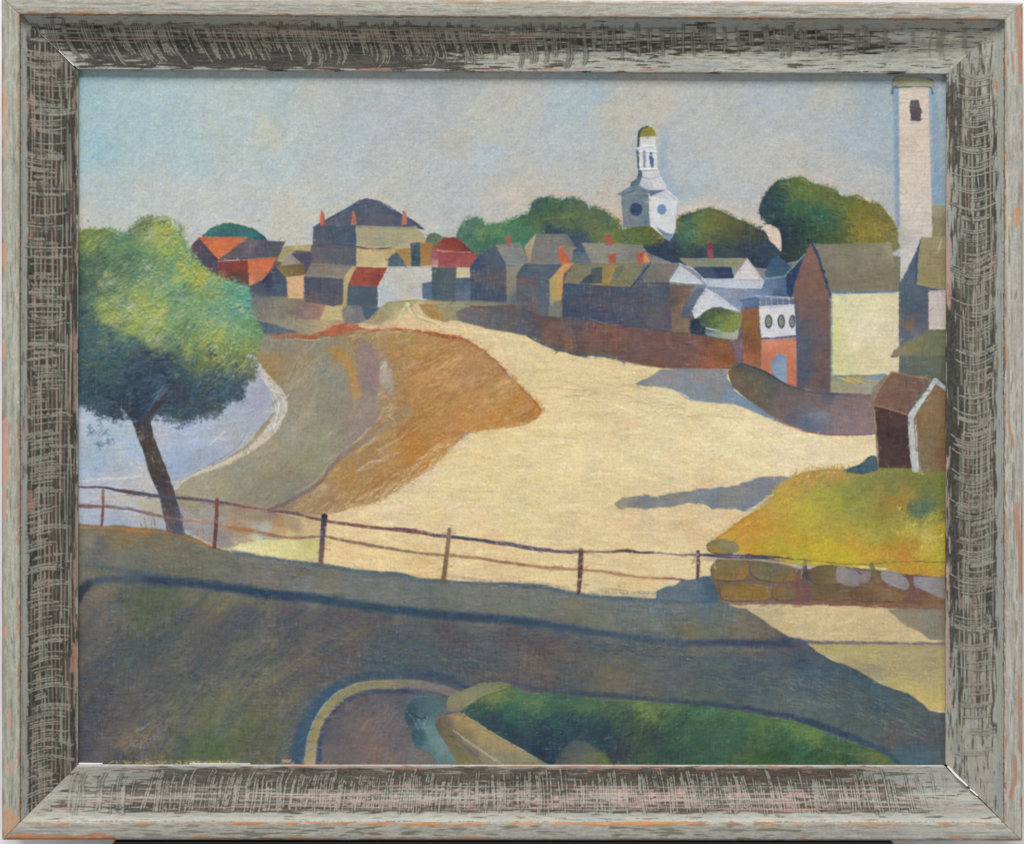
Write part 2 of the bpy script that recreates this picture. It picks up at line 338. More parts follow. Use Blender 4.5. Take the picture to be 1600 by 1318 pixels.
    P([(448, 434), (476, 430), (475, 467), (450, 466)], [(455, 445, (200, 168, 130)), (470, 450, (208, 164, 128)), (458, 462, (188, 160, 124))], wob=.6, h=.35)
    L([(476, 430), (475, 450), (474, 466)], 2, (196, 118, 84), a=.7)
    # the large hip-roofed building
    P([(490, 356), (497, 350), (548, 322), (561, 313), (573, 310), (592, 314), (601, 321), (626, 334), (648, 346), (663, 358), (650, 356), (560, 354), (530, 356)],
      [(510, 348, (96, 92, 110)), (540, 335, (70, 82, 116)), (560, 325, (78, 86, 112)), (585, 325, (88, 90, 110)), (600, 330, (62, 74, 116)), (620, 342, (66, 78, 112)), (570, 345, (94, 88, 104)), (600, 345, (92, 88, 102)), (545, 350, (86, 84, 104))], wob=.7, h=.3)
    L([(490, 355), (535, 330), (562, 313), (592, 314), (628, 336), (662, 358)], 1.6, (52, 70, 116), a=.8, sm=False)
    L([(560, 352), (572, 340), (576, 332)], 2.5, (62, 76, 112), a=.7)
    for x, y, c in ((503, 352, (186, 92, 68)), (552, 353, (176, 104, 78)), (631, 352, (186, 104, 78))):
        P([(x - 3.5, y), (x - 2.5, y - 13), (x - 1, y - 23), (x + 2, y - 20), (x + 4, y - 12), (x + 4.5, y - 1)], c, wob=.6, h=.4)
    P([(490, 354), (556, 352), (557, 384), (489, 384)], [(495, 365, (78, 86, 100)), (530, 360, (70, 84, 108)), (550, 375, (64, 80, 108)), (505, 380, (88, 90, 100))], wob=.6)
    P([(487, 384), (557, 383), (557, 416), (486, 414)], [(495, 395, (96, 90, 98)), (530, 395, (92, 90, 100)), (550, 400, (82, 88, 104)), (500, 410, (106, 98, 102))], wob=.7)
    L([(489, 384), (520, 382), (556, 384)], 1.3, (52, 62, 92), a=.7)
    P([(557, 354), (650, 355), (660, 364), (666, 376), (641, 384), (592, 387), (557, 384)], [(570, 365, (160, 150, 122)), (600, 365, (158, 154, 128)), (640, 365, (160, 156, 124)), (620, 378, (150, 148, 118)), (655, 372, (172, 158, 122))], wob=.7, h=.32)
    P([(557, 385), (620, 388), (643, 385), (643, 416), (606, 417), (590, 420), (557, 418)], [(570, 400, (190, 170, 124)), (590, 410, (196, 178, 132)), (580, 390, (176, 158, 118)), (610, 395, (172, 152, 104)), (600, 402, (182, 162, 112))], wob=.6, h=.3)
    L([(557, 386), (585, 389), (612, 386)], 1.7, (70, 66, 96))
    P([(607, 417), (607, 404), (613, 397), (620, 394), (628, 404), (636, 417)], (74, 92, 110), wob=.5)
    P([(618, 391), (643, 387), (643, 417), (636, 416), (628, 402)], (156, 124, 80), wob=.6)
    P([(642, 380), (656, 379), (657, 416), (643, 417)], [(648, 385, (62, 86, 112)), (650, 405, (54, 74, 100))], wob=.5)
    P([(657, 379), (675, 380), (675, 416), (657, 416)], [(665, 390, (152, 108, 58)), (666, 410, (158, 122, 74))], wob=.6)
    P([(486, 412), (552, 416), (545, 432), (536, 437), (477, 432)], [(500, 422, (124, 116, 106)), (535, 426, (132, 124, 112))], wob=.6)
    P([(535, 446), (540, 430), (552, 416), (558, 416), (572, 418), (546, 446), (543, 480), (534, 478)], [(545, 425, (186, 164, 116)), (538, 460, (176, 156, 112)), (560, 418, (186, 168, 122)), (540, 475, (170, 146, 104))], wob=.6)
    P([(476, 432), (536, 436), (535, 475), (520, 478), (475, 470)], [(480, 445, (62, 72, 104)), (510, 448, (66, 72, 102)), (525, 442, (84, 86, 100)), (500, 465, (92, 84, 92)), (525, 465, (90, 86, 98)), (485, 465, (96, 90, 92))], wob=.8)
    # red-roofed shed with the long pale wall
    P([(557, 417), (607, 419), (591, 447), (544, 445)], [(565, 425, (156, 66, 54)), (590, 425, (146, 60, 54)), (560, 440, (162, 74, 60)), (585, 442, (138, 56, 50))], wob=.5, h=.32)
    L([(545, 446), (590, 448)], 1.3, (186, 120, 104), a=.6)
    P([(544, 446), (591, 448), (591, 480), (543, 477)], [(555, 455, (78, 96, 110)), (575, 455, (68, 88, 106)), (570, 472, (70, 84, 96)), (587, 465, (84, 86, 98))], wob=.5)
    P([(607, 417), (675, 416), (675, 468), (648, 469), (607, 472), (592, 481), (591, 448)], [(600, 440, (182, 182, 178)), (620, 430, (180, 178, 172)), (640, 450, (186, 178, 168)), (665, 428, (190, 186, 178)), (650, 460, (182, 178, 176)), (600, 465, (176, 184, 188))], wob=.5, h=.4)
    L([(606, 420), (599, 434), (592, 447)], 1.8, (206, 200, 192))
    L([(591, 448), (591, 479)], 1.6, (196, 196, 196))
    P([(660, 443), (675, 440), (675, 468), (661, 466)], [(667, 448, (80, 102, 140)), (667, 462, (84, 106, 142))], wob=.4)
    P([(675, 417), (712, 419), (712, 471), (676, 469)], [(685, 430, (72, 84, 94)), (700, 440, (84, 94, 98)), (683, 460, (70, 90, 108)), (706, 455, (76, 90, 100))], wob=.5)
    P([(714, 418), (735, 417), (735, 434), (713, 434)], (192, 180, 146), wob=.4)
    P([(713, 435), (735, 434), (735, 470), (712, 470)], [(722, 442, (72, 92, 128)), (724, 462, (92, 106, 130))], wob=.4)
    # hip-roofed red house
    P([(675, 390), (684, 380), (692, 374), (710, 371), (722, 378), (732, 388), (741, 396), (700, 394)], [(685, 384, (152, 70, 62)), (705, 376, (140, 52, 44)), (715, 385, (148, 58, 52)), (735, 392, (104, 46, 52))], wob=.7)
    P([(683, 392), (741, 396), (744, 402), (732, 417), (685, 416)], [(695, 402, (156, 74, 76)), (715, 408, (164, 82, 82)), (735, 402, (168, 74, 66)), (710, 398, (142, 60, 66))], wob=.5)
    P([(674, 394), (684, 390), (684, 417), (675, 417)], [(678, 400, (156, 78, 82)), (682, 410, (184, 146, 146))], wob=.4)
    L([(684, 391), (700, 393), (735, 394)], [3, 1.6, 2], (206, 140, 128), a=.85)
    # blue gabled house and its grey roof
    P([(735, 416), (747, 402), (760, 392), (774, 385), (786, 402), (792, 418), (792, 474), (735, 471)],
      [(745, 410, (56, 72, 118)), (765, 395, (68, 84, 112)), (780, 410, (74, 90, 112)), (750, 425, (86, 80, 86)), (765, 440, (98, 88, 86)), (780, 440, (92, 86, 92)), (742, 455, (62, 78, 116)), (765, 466, (62, 74, 108)), (787, 460, (72, 84, 110)), (784, 395, (66, 84, 118))], wob=.7)
    P([(775, 384), (812, 380), (822, 398), (826, 410), (816, 416), (792, 414), (784, 400)], [(790, 392, (134, 128, 124)), (810, 395, (120, 122, 122)), (800, 408, (122, 128, 134))], wob=.7, h=.3)
    P([(791, 416), (817, 414), (808, 426), (806, 460), (808, 480), (792, 474)], [(800, 425, (136, 130, 114)), (798, 445, (126, 122, 112)), (803, 450, (132, 128, 118)), (800, 468, (92, 100, 118))], wob=.6)
    P([(791, 370), (798, 368), (799, 384), (793, 385)], (164, 84, 66), wob=.4)
    # grey-roofed house with orange chimney
    P([(836, 366), (886, 367), (901, 390), (892, 412), (860, 414), (825, 412), (828, 395)], [(850, 375, (112, 112, 110)), (870, 385, (118, 118, 114)), (880, 372, (106, 108, 108)), (850, 400, (118, 116, 114)), (890, 395, (122, 122, 118))], wob=.6, h=.32)
    P([(837, 366), (819, 386), (827, 410), (831, 392)], [(830, 380, (170, 152, 124)), (827, 400, (158, 138, 112))], wob=.6)
    P([(899, 390), (892, 388), (893, 404)], (150, 128, 104), wob=.4)
    P([(872, 388), (882, 385), (883, 396), (888, 398), (890, 412), (875, 412)], [(877, 390, (192, 112, 88)), (882, 405, (196, 94, 66)), (887, 402, (184, 76, 46))], wob=.5, h=.4)
    P([(896, 392), (912, 382), (926, 412), (894, 414)], [(905, 395, (66, 86, 120)), (915, 408, (96, 110, 122)), (900, 410, (92, 104, 118))], wob=.7)
    P([(910, 380), (950, 381), (1004, 384), (1013, 402), (1018, 410), (960, 412), (925, 410), (918, 396)], [(925, 385, (136, 134, 122)), (950, 390, (132, 132, 124)), (985, 390, (120, 120, 116)), (940, 404, (136, 134, 122)), (975, 405, (128, 128, 118)), (995, 400, (120, 116, 108))], wob=.6, h=.32)
    for p in ([(946, 368), (954, 366), (956, 381), (946, 381)], [(951, 398), (962, 396), (961, 410), (953, 410)], [(995, 396), (1006, 394), (1008, 411), (996, 411)]):
        P(p, (178, 78, 58), wob=.5, h=.4)
    P([(1006, 398), (1009, 394), (1013, 404), (1010, 411), (1006, 410)], (208, 124, 80), wob=.4)
    L([(1008, 400), (1014, 409), (1018, 411)], 2.2, (206, 138, 94))
    # front cottage with the yellow side
    P([(819, 413), (880, 413), (872, 422), (859, 437), (807, 431)], [(825, 420, (72, 88, 108)), (850, 420, (84, 98, 116)), (865, 425, (78, 92, 114)), (830, 430, (70, 84, 108))], wob=.6, h=.3)
    P([(807, 431), (859, 437), (860, 480), (850, 494), (812, 480)], [(815, 440, (104, 84, 90)), (830, 438, (110, 86, 92)), (820, 460, (82, 88, 100)), (832, 475, (108, 92, 92)), (848, 450, (84, 98, 112)), (850, 475, (82, 98, 120)), (820, 452, (80, 96, 110))], wob=.6)
    P([(859, 437), (880, 413), (896, 411), (880, 428), (877, 467), (874, 480), (860, 478)], [(868, 432, (178, 150, 100)), (866, 455, (170, 152, 92)), (872, 460, (178, 152, 92)), (885, 415, (206, 146, 96)), (866, 475, (142, 136, 112))], wob=.5, h=.3)
    L([(893, 412), (880, 426), (876, 440), (875, 466)], [2.5, 3.5, 4, 3], (206, 136, 74), a=.8)
    P([(858, 482), (868, 471), (876, 470), (878, 498), (856, 494)], (118, 118, 110), wob=1.2, soft=1.4)
    # long dark house
    P([(897, 413), (1006, 411), (998, 430), (986, 448), (925, 445), (881, 442), (888, 426)],
      [(900, 425, (124, 120, 94)), (910, 418, (118, 118, 104)), (955, 418, (150, 126, 76)), (948, 432, (158, 128, 72)), (965, 432, (112, 112, 88)), (980, 420, (122, 122, 98)), (990, 438, (112, 112, 92)), (970, 444, (116, 112, 80)), (905, 438, (118, 114, 94))], wob=.6, h=.3)
    P([(958, 432), (962, 420), (968, 414), (975, 416), (964, 436), (952, 444)], (96, 102, 90), wob=.5, a=.7)
    L([(944, 440), (952, 436), (960, 420)], 2, (184, 142, 82), a=.8)
    P([(925, 420), (940, 418), (940, 442), (925, 442)], [(930, 425, (72, 88, 84)), (936, 436, (70, 80, 92))], wob=.4)
    P([(906, 443), (914, 434), (925, 428), (925, 442)], (58, 72, 102), wob=.4)
    P([(881, 443), (925, 446), (986, 450), (1004, 446), (1011, 511), (965, 508), (925, 502), (879, 497)],
      [(890, 455, (64, 76, 108)), (920, 460, (74, 78, 96)), (950, 460, (74, 78, 98)), (985, 462, (70, 76, 102)), (900, 475, (84, 74, 90)), (935, 478, (90, 78, 92)), (970, 480, (88, 80, 98)), (895, 492, (58, 74, 118)), (930, 495, (60, 70, 112)), (960, 500, (68, 74, 110)), (1000, 470, (88, 80, 94)), (1000, 500, (80, 76, 100)), (883, 470, (56, 70, 110))], wob=.7, ang=0)
    P([(1020, 411), (1060, 412), (1048, 428), (1045, 441), (1004, 441), (1010, 428)], [(1020, 425, (110, 106, 100)), (1045, 420, (122, 116, 112)), (1030, 435, (108, 104, 98))], wob=.6, h=.3)
    L([(1016, 411), (1006, 424), (996, 438), (986, 449)], 2.6, (52, 64, 106))
    P([(1004, 441), (1046, 441), (1050, 480), (1050, 518), (1010, 510)], [(1010, 455, (80, 88, 104)), (1025, 450, (78, 84, 100)), (1040, 470, (84, 80, 92)), (1020, 485, (88, 86, 92)), (1030, 505, (92, 84, 98)), (1045, 505, (84, 76, 98)), (1036, 450, (66, 72, 96))], wob=.7)
    P([(1047, 444), (1083, 446), (1078, 460), (1070, 478), (1067, 497), (1078, 498), (1076, 520), (1050, 518)], [(1055, 455, (104, 84, 78)), (1068, 455, (122, 98, 80)), (1060, 480, (132, 106, 80)), (1054, 500, (118, 98, 88)), (1070, 510, (122, 104, 84)), (1050, 470, (80, 72, 80))], wob=.7)
    # white gabled houses
    P([(1062, 404), (1165, 404), (1156, 416), (1144, 424), (1082, 420), (1070, 412)], [(1075, 408, (128, 128, 116)), (1110, 410, (124, 130, 108)), (1150, 408, (138, 138, 112))], wob=.6)
    P([(1084, 418), (1142, 417), (1147, 434), (1120, 436), (1097, 434)], [(1095, 424, (62, 78, 116)), (1120, 424, (44, 58, 104)), (1140, 428, (42, 56, 106))], wob=.6)
    P([(1167, 404), (1178, 418), (1191, 436), (1146, 436), (1158, 418)], [(1165, 420, (202, 200, 204)), (1175, 432, (196, 190, 190))], wob=.5, h=.45)
    L([(1166, 404), (1155, 418), (1146, 434)], 1.8, (180, 132, 108), a=.7)
    L([(1170, 408), (1190, 436)], 1.5, (196, 150, 130), a=.6)
    P([(1105, 381), (1110, 377), (1114, 382), (1114, 403), (1106, 402)], [(1108, 388, (122, 52, 62)), (1111, 398, (142, 70, 74))], wob=.4, h=.4)
    P([(1096, 436), (1190, 436), (1202, 442), (1204, 452), (1150, 451), (1104, 448)], [(1110, 440, (178, 184, 196)), (1150, 443, (186, 192, 202)), (1190, 444, (182, 186, 198))], wob=.7, h=.4)
    P([(1102, 448), (1150, 451), (1206, 452), (1206, 462), (1170, 466), (1160, 468), (1158, 488), (1130, 472), (1108, 458)], [(1120, 458, (134, 144, 168)), (1150, 465, (124, 136, 158)), (1190, 458, (118, 136, 168)), (1150, 480, (130, 142, 164))], wob=.7)
    P([(1062, 415), (1080, 428), (1100, 444), (1072, 443), (1046, 440)], [(1065, 430, (184, 190, 196)), (1085, 440, (192, 196, 204)), (1062, 420, (178, 190, 186))], wob=.5, h=.45)
    L([(1061, 413), (1080, 424), (1104, 446)], [2, 3.5, 2.5], (136, 142, 166))
    L([(1061, 412), (1082, 420), (1098, 434)], [1.5, 2.5, 2], (190, 196, 206), a=.9)
    P([(1090, 449), (1102, 453), (1092, 472), (1083, 493), (1064, 496), (1067, 478)], [(1088, 460, (98, 106, 126)), (1078, 475, (92, 102, 124)), (1072, 490, (84, 86, 118))], wob=.6)
    P([(1103, 451), (1125, 464), (1157, 487), (1140, 484), (1115, 482), (1100, 488), (1086, 498), (1082, 486), (1092, 466)], [(1105, 465, (196, 196, 202)), (1125, 475, (190, 194, 204)), (1092, 490, (196, 202, 206))], wob=.5, h=.5)
    P([(1080, 500), (1095, 496), (1102, 512), (1104, 524), (1078, 521)], (42, 52, 76), wob=1)
    P([(1102, 512), (1156, 512), (1152, 532), (1120, 528), (1102, 522)], [(1110, 515, (58, 74, 102)), (1112, 520, (150, 168, 160)), (1135, 522, (140, 150, 116)), (1148, 516, (176, 172, 160))], wob=1.2)
    bush = [(1093, 500), (1100, 487), (1113, 481), (1128, 480), (1146, 486), (1158, 492), (1158, 508), (1152, 516), (1140, 520), (1118, 516), (1102, 512), (1096, 508)]
    nb = [(1100, 497, (42, 62, 68)), (1120, 486, (50, 70, 60)), (1140, 490, (72, 88, 64)), (1150, 500, (136, 140, 62)), (1135, 505, (140, 146, 66)), (1120, 502, (96, 124, 72)), (1110, 508, (66, 92, 66)), (1128, 512, (98, 134, 76)), (1154, 510, (126, 134, 66)), (1125, 498, (128, 118, 60))]
    P(bush, nb, sm=True, wob=1.6); DABS(bush, 150, nb, (3, 7), (1, 2.4), 20, 50, .12, .03, (.4, .8), .3, out=1.5, seed=12)
    L([(1104, 513), (1125, 517)], 1.6, (196, 204, 200))
    # dark blue roofs beside the brown gable
    P([(1196, 424), (1206, 406), (1216, 400), (1228, 410), (1238, 420), (1228, 432), (1198, 436)], [(1215, 412, (46, 84, 128)), (1205, 425, (56, 96, 122)), (1225, 425, (50, 86, 124))], wob=.9)
    P([(1196, 436), (1229, 433), (1234, 462), (1185, 466), (1190, 450)], [(1205, 442, (92, 118, 158)), (1225, 440, (66, 96, 140)), (1212, 456, (58, 84, 134)), (1192, 458, (112, 132, 168))], wob=.8)
    L([(1196, 436), (1229, 431)], 2, (120, 144, 160))
    P([(1229, 432), (1258, 396), (1262, 400), (1242, 452), (1236, 466), (1230, 456)], (36, 58, 112), wob=.7)
    L([(1226, 430), (1242, 414), (1258, 398)], 1.8, (128, 146, 132))
    L([(1180, 462), (1210, 464), (1242, 466)], 2.2, (172, 186, 202), a=.8)
    P([(1184, 466), (1242, 468), (1242, 478), (1186, 479)], [(1200, 472, (110, 124, 150)), (1225, 472, (92, 100, 134))], wob=.6)
    for x in range(1188, 1242, 9): L([(x, 466), (x, 477)], 1.2, (196, 206, 216), a=.6)
    # house with the round-headed windows
    P([(1146, 530), (1160, 528), (1165, 568), (1148, 565)], (116, 90, 104), wob=.8)
    P([(1159, 478), (1186, 480), (1190, 565), (1186, 578), (1163, 566), (1160, 520)], [(1170, 485, (132, 88, 60)), (1172, 520, (134, 92, 46)), (1178, 545, (120, 78, 50)), (1172, 560, (176, 104, 72)), (1163, 530, (104, 72, 70))], wob=.6)
    L([(1158, 470), (1170, 467), (1183, 466), (1182, 478), (1170, 480), (1159, 482)], 4, (62, 98, 156), a=.9)
    P([(1160, 468), (1183, 466), (1183, 480), (1160, 482)], (74, 104, 158), wob=.6, a=.7)
    P([(1186, 479), (1243, 476), (1244, 526), (1190, 529)], [(1200, 485, (206, 204, 206)), (1225, 482, (204, 204, 208)), (1210, 515, (206, 206, 208)), (1238, 515, (198, 198, 206))], wob=.5, h=.45)
    for cx, rx in ((1201, 5.5), (1221, 5.5), (1238, 4.5)):
        el = [(cx + rx * math.cos(t), 502 + 10.5 * math.sin(t)) for t in [k * math.pi / 6 for k in range(12)]]
        P(el, (56, 66, 96), wob=.5); P([(cx + (x - cx) * .62, 502 + (y - 502) * .74) for x, y in el], (128, 134, 112), wob=.5)
    L([(1190, 529), (1215, 528), (1245, 525)], 3, (80, 84, 142))
    P([(1190, 531), (1245, 528), (1247, 602), (1228, 600), (1208, 586), (1190, 578)], [(1200, 540, (212, 128, 92)), (1220, 535, (206, 122, 92)), (1237, 545, (204, 122, 88)), (1197, 565, (198, 110, 84)), (1238, 580, (192, 116, 72)), (1243, 598, (196, 92, 62)), (1232, 595, (200, 118, 92))], wob=.5, h=.35)
    P([(1205, 574), (1208, 560), (1216, 553), (1228, 555), (1229, 598), (1212, 590)], [(1215, 565, (126, 144, 178)), (1224, 580, (136, 158, 186)), (1208, 572, (92, 112, 156))], wob=.5)
    # tall brown gable, grey roof and cream wall
    P([(1268, 379), (1256, 402), (1240, 452), (1245, 525), (1246, 603), (1297, 613), (1296, 466), (1284, 420)],
      [(1266, 395, (122, 92, 84)), (1255, 430, (116, 88, 82)), (1280, 440, (118, 92, 76)), (1260, 480, (112, 86, 80)), (1285, 500, (110, 88, 80)), (1255, 510, (90, 84, 100)), (1262, 545, (84, 86, 108)), (1252, 580, (74, 82, 108)), (1280, 560, (104, 84, 80)), (1285, 600, (98, 82, 84)), (1270, 590, (108, 88, 84))], wob=.6)
    L([(1244, 470), (1246, 530), (1248, 600)], [2, 4, 5], (58, 84, 136), a=.75)
    P([(1270, 381), (1300, 382), (1392, 381), (1398, 420), (1405, 452), (1380, 455), (1302, 456), (1285, 415)],
      [(1290, 400, (122, 116, 102)), (1330, 400, (124, 120, 102)), (1370, 395, (130, 124, 102)), (1310, 440, (118, 110, 94)), (1350, 435, (122, 114, 96)), (1390, 430, (122, 114, 94)), (1385, 385, (150, 144, 116))], wob=.6, h=.32, ang=2)
    L([(1268, 380), (1280, 405), (1298, 465)], [3, 4.5, 3.5], (54, 62, 108))
    P([(1300, 458), (1404, 455), (1406, 545), (1404, 582), (1386, 586), (1300, 588)], [(1310, 480, (208, 203, 158)), (1308, 530, (205, 203, 139)), (1312, 570, (202, 199, 148)), (1340, 480, (213, 205, 165)), (1370, 500, (215, 206, 170)), (1340, 540, (216, 206, 171)), (1380, 560, (213, 200, 166)), (1350, 570, (212, 202, 160)), (1400, 470, (204, 195, 154)), (1395, 540, (208, 196, 163)), (1345, 520, (215, 203, 172))], wob=.5, h=.42)
    L([(1302, 458), (1340, 457), (1402, 456)], 3.4, (84, 122, 162))
    L([(1299, 464), (1300, 520), (1300, 600)], 3, (142, 166, 160), a=.75)
    P([(1300, 587), (1386, 584), (1364, 606), (1362, 616), (1298, 613)], [(1310, 600, (152, 148, 116)), (1335, 600, (160, 152, 122)), (1355, 605, (150, 144, 130)), (1310, 590, (128, 144, 134))], wob=.8)
    for k in range(9):
        x = 1308 + k * 5; L([(x, 589 + (k % 3) * 2), (x + 12, 593 + (k * 2) % 7)], 1.8, (206, 180, 72), a=.8)
    L([(1346, 590), (1362, 592), (1382, 586)], 4.5, (112, 142, 172), a=.85)
    L([(1304, 588), (1340, 586)], 2, (92, 132, 168), a=.7)
    # tall pale tower
    P([(1405, 136), (1450, 137), (1455, 320), (1457, 372), (1438, 382), (1422, 415), (1408, 446), (1406, 300)],
      [(1415, 160, (204, 190, 176)), (1440, 180, (202, 188, 176)), (1425, 230, (200, 186, 170)), (1445, 250, (204, 192, 178)), (1415, 300, (204, 194, 182)), (1440, 320, (202, 188, 178)), (1425, 360, (202, 192, 182)), (1415, 400, (190, 184, 180)), (1409, 380, (168, 168, 160))], wob=.5, h=.42, ang=0, st=.6)
    P([(1396, 128), (1400, 121), (1432, 121), (1457, 126), (1456, 137), (1428, 135), (1400, 137)], [(1405, 127, (150, 146, 108)), (1430, 128, (172, 168, 132)), (1445, 130, (158, 154, 120)), (1450, 126, (150, 150, 120))], wob=.6, h=.4)
    L([(1394, 146), (1397, 136), (1403, 137), (1430, 136), (1453, 137), (1457, 146)], [4, 4, 2, 1.6, 2, 4], (70, 92, 128), a=.85)
    L([(1394, 138), (1396, 124), (1402, 120), (1430, 120), (1457, 125), (1458, 135)], 1.2, (84, 92, 100), a=.7)
    P([(1423, 157), (1434, 157), (1439, 172), (1438, 189), (1424, 188), (1422, 170)], [(1428, 162, (92, 90, 92)), (1432, 178, (82, 74, 86)), (1435, 186, (76, 62, 70))], wob=.6)
    L([(1425, 192), (1436, 192)], 3, (160, 172, 184), a=.8)
    # buildings at the right edge
    P([(1457, 321), (1485, 321), (1485, 374), (1457, 374)], [(1463, 330, (152, 142, 112)), (1470, 360, (130, 122, 92))], wob=.5)
    P([(1440, 373), (1436, 400), (1431, 446), (1450, 453), (1452, 515), (1430, 528), (1405, 540), (1405, 446), (1420, 418)],
      [(1432, 395, (70, 88, 116)), (1418, 430, (80, 98, 120)), (1420, 470, (70, 88, 104)), (1440, 480, (74, 84, 110)), (1422, 507, (130, 96, 66)), (1440, 505, (82, 88, 112)), (1412, 525, (86, 98, 118)), (1428, 525, (98, 102, 124))], wob=.6)
    L([(1438, 376), (1434, 400), (1431, 442)], 2.4, (40, 66, 122))
    P([(1440, 371), (1485, 370), (1485, 452), (1455, 450), (1432, 445), (1435, 400)], [(1450, 385, (142, 132, 98)), (1470, 400, (136, 124, 90)), (1445, 430, (138, 128, 88)), (1472, 375, (150, 140, 108))], wob=.6, h=.32)
    L([(1464, 395), (1469, 384), (1471, 374)], 2, (196, 186, 160), a=.7)
    L([(1431, 446), (1448, 451), (1462, 453), (1482, 452)], 3, (66, 84, 110))
    P([(1451, 455), (1485, 454), (1485, 515), (1452, 516)], [(1458, 480, (200, 190, 182)), (1472, 480, (188, 178, 168))], wob=.5, h=.4)
    P([(1405, 556), (1485, 556), (1485, 604), (1470, 600), (1452, 590), (1405, 582)], [(1420, 570, (94, 100, 94)), (1450, 570, (96, 102, 86)), (1470, 590, (88, 94, 82))], wob=.6)
    P([(1452, 515), (1485, 515), (1485, 555), (1405, 555), (1393, 557), (1397, 547), (1425, 530)], [(1430, 540, (116, 114, 84)), (1460, 530, (104, 108, 82)), (1405, 550, (130, 122, 90)), (1470, 548, (108, 108, 76))], wob=.7, h=.3)
    L([(1393, 557), (1402, 557)], 2.5, (112, 92, 100))

    # sand, mud flat, water ---------------------------------------------------
    sand = [(600, 505), (625, 490), (648, 470), (665, 478), (690, 496), (732, 506), (762, 514), (800, 518), (828, 524), (850, 537), (875, 547), (912, 555), (960, 560), (987, 567), (1032, 574), (1137, 577), (1140, 600), (1175, 628),
            (1220, 660), (1250, 670), (1300, 680), (1367, 680), (1372, 730), (1240, 750), (1200, 782), (1110, 845), (1130, 940), (1490, 945), (1490, 1125), (1440, 1110), (1180, 1000), (1020, 950), (700, 925), (350, 880), (280, 850), (440, 790), (520, 790), (600, 760), (680, 720), (760, 660), (845, 650), (800, 585), (740, 540), (660, 518), (560, 514), (545, 508)]
    ns = [(648, 480, (199, 175, 138)), (630, 505, (193, 166, 130)), (690, 512, (215, 187, 144)), (640, 512, (217, 189, 147)), (740, 520, (215, 191, 144)), (770, 535, (222, 198, 151)), (800, 540, (217, 200, 155)), (830, 560, (219, 200, 153)), (800, 575, (215, 187, 144)), (840, 590, (217, 196, 149)), (900, 580, (217, 196, 149)), (860, 620, (222, 198, 149)), (950, 600, (217, 193, 149)),
          (900, 650, (222, 202, 153)), (980, 650, (217, 196, 155)), (1060, 650, (222, 204, 159)), (1110, 660, (226, 208, 161)), (880, 700, (226, 208, 161)), (950, 720, (226, 208, 161)), (1040, 700, (224, 206, 163)), (1140, 690, (228, 210, 171)), (1220, 700, (228, 210, 175)), (1300, 700, (228, 210, 171)), (1360, 700, (224, 206, 167)), (1330, 720, (230, 210, 173)), (1200, 720, (230, 210, 165)),
          (780, 700, (222, 200, 149)), (700, 740, (224, 202, 153)), (760, 760, (222, 202, 151)), (650, 780, (226, 204, 155)), (660, 745, (219, 196, 165)), (620, 790, (219, 196, 163)), (850, 760, (224, 206, 157)), (930, 770, (222, 204, 155)), (720, 810, (219, 196, 157)), (800, 820, (219, 198, 147)), (900, 820, (217, 193, 147)), (1000, 820, (217, 189, 147)), (1080, 830, (215, 187, 144)), (1100, 800, (217, 191, 151)), (960, 800, (217, 193, 149)),
          (560, 830, (226, 200, 155)), (600, 860, (228, 202, 147)), (660, 880, (222, 191, 136)), (540, 865, (224, 196, 144)), (760, 860, (224, 191, 147)), (740, 890, (219, 193, 151)), (850, 900, (224, 200, 151)), (950, 880, (219, 198, 153)), (980, 915, (217, 191, 142)), (1050, 890, (222, 200, 157)), (1060, 870, (224, 204, 157)), (870, 870, (219, 196, 147)), (460, 850, (209, 193, 142)), (400, 850, (215, 206, 159)), (430, 858, (222, 206, 153)),
          (1250, 970, (201, 181, 134)), (1300, 960, (207, 185, 140)), (1370, 980, (195, 175, 130)), (1350, 960, (203, 181, 138)), (1200, 955, (188, 170, 132))]
    P(sand, ns, wob=1.2, soft=1.2, h=.35, ang=3, var=.02)
    DABS(sand, 3000, None, (10, 34), (1.5, 4), 2, 9, .03, .012, (.2, .55), .22, seed=14, bend=.2)
    DABS(sand, 260, [(700, 800, (206, 182, 130)), (900, 600, (204, 182, 132)), (900, 850, (204, 178, 126)), (1200, 720, (206, 190, 146))], (24, 70), (1.5, 4.5), 2, 7, .03, .012, (.12, .32), .22, seed=15, bend=.2)
    DABS(sand, 260, [(800, 700, (232, 222, 178))], (14, 50), (1.5, 3.5), 2, 9, .02, .012, (.2, .5), .35, seed=17, bend=.2)
    r = random.Random(89)
    for k in range(420):
        x = r.uniform(560, 1360); y = r.uniform(560, 900)
        if not inside(sand, x, y): continue
        c = C(*r.choice([(232, 220, 172), (226, 206, 156), (216, 196, 146), (230, 214, 170), (222, 206, 150)]))
        dab(x, y, r.uniform(24, 90), r.uniform(5, 15), math.radians(r.gauss(0, 9) + (12 if y < 640 else -3)), c, r.uniform(.15, .4), .3, r.uniform(-.3, .3))
    for k in range(70):    # brushed ridges of thick pale paint
        r = random.Random(k); x = r.uniform(830, 1120); y = 560 + (x - 830) * .12 + r.uniform(0, 80)
        L([(x, y), (x + r.uniform(15, 45), y - r.uniform(1, 6)), (x + r.uniform(50, 90), y + r.uniform(0, 8))], r.uniform(1, 2.2), (218, 206, 160) if k % 3 else (178, 160, 116), a=.45, h=.5)
    # mud flat
    mud = [(380, 505), (420, 515), (450, 522), (500, 525), (560, 518), (600, 520), (640, 600), (620, 650), (600, 700), (560, 770), (500, 800), (450, 800), (400, 800), (330, 790), (270, 770), (300, 740), (380, 700), (430, 640), (400, 560), (385, 530)]
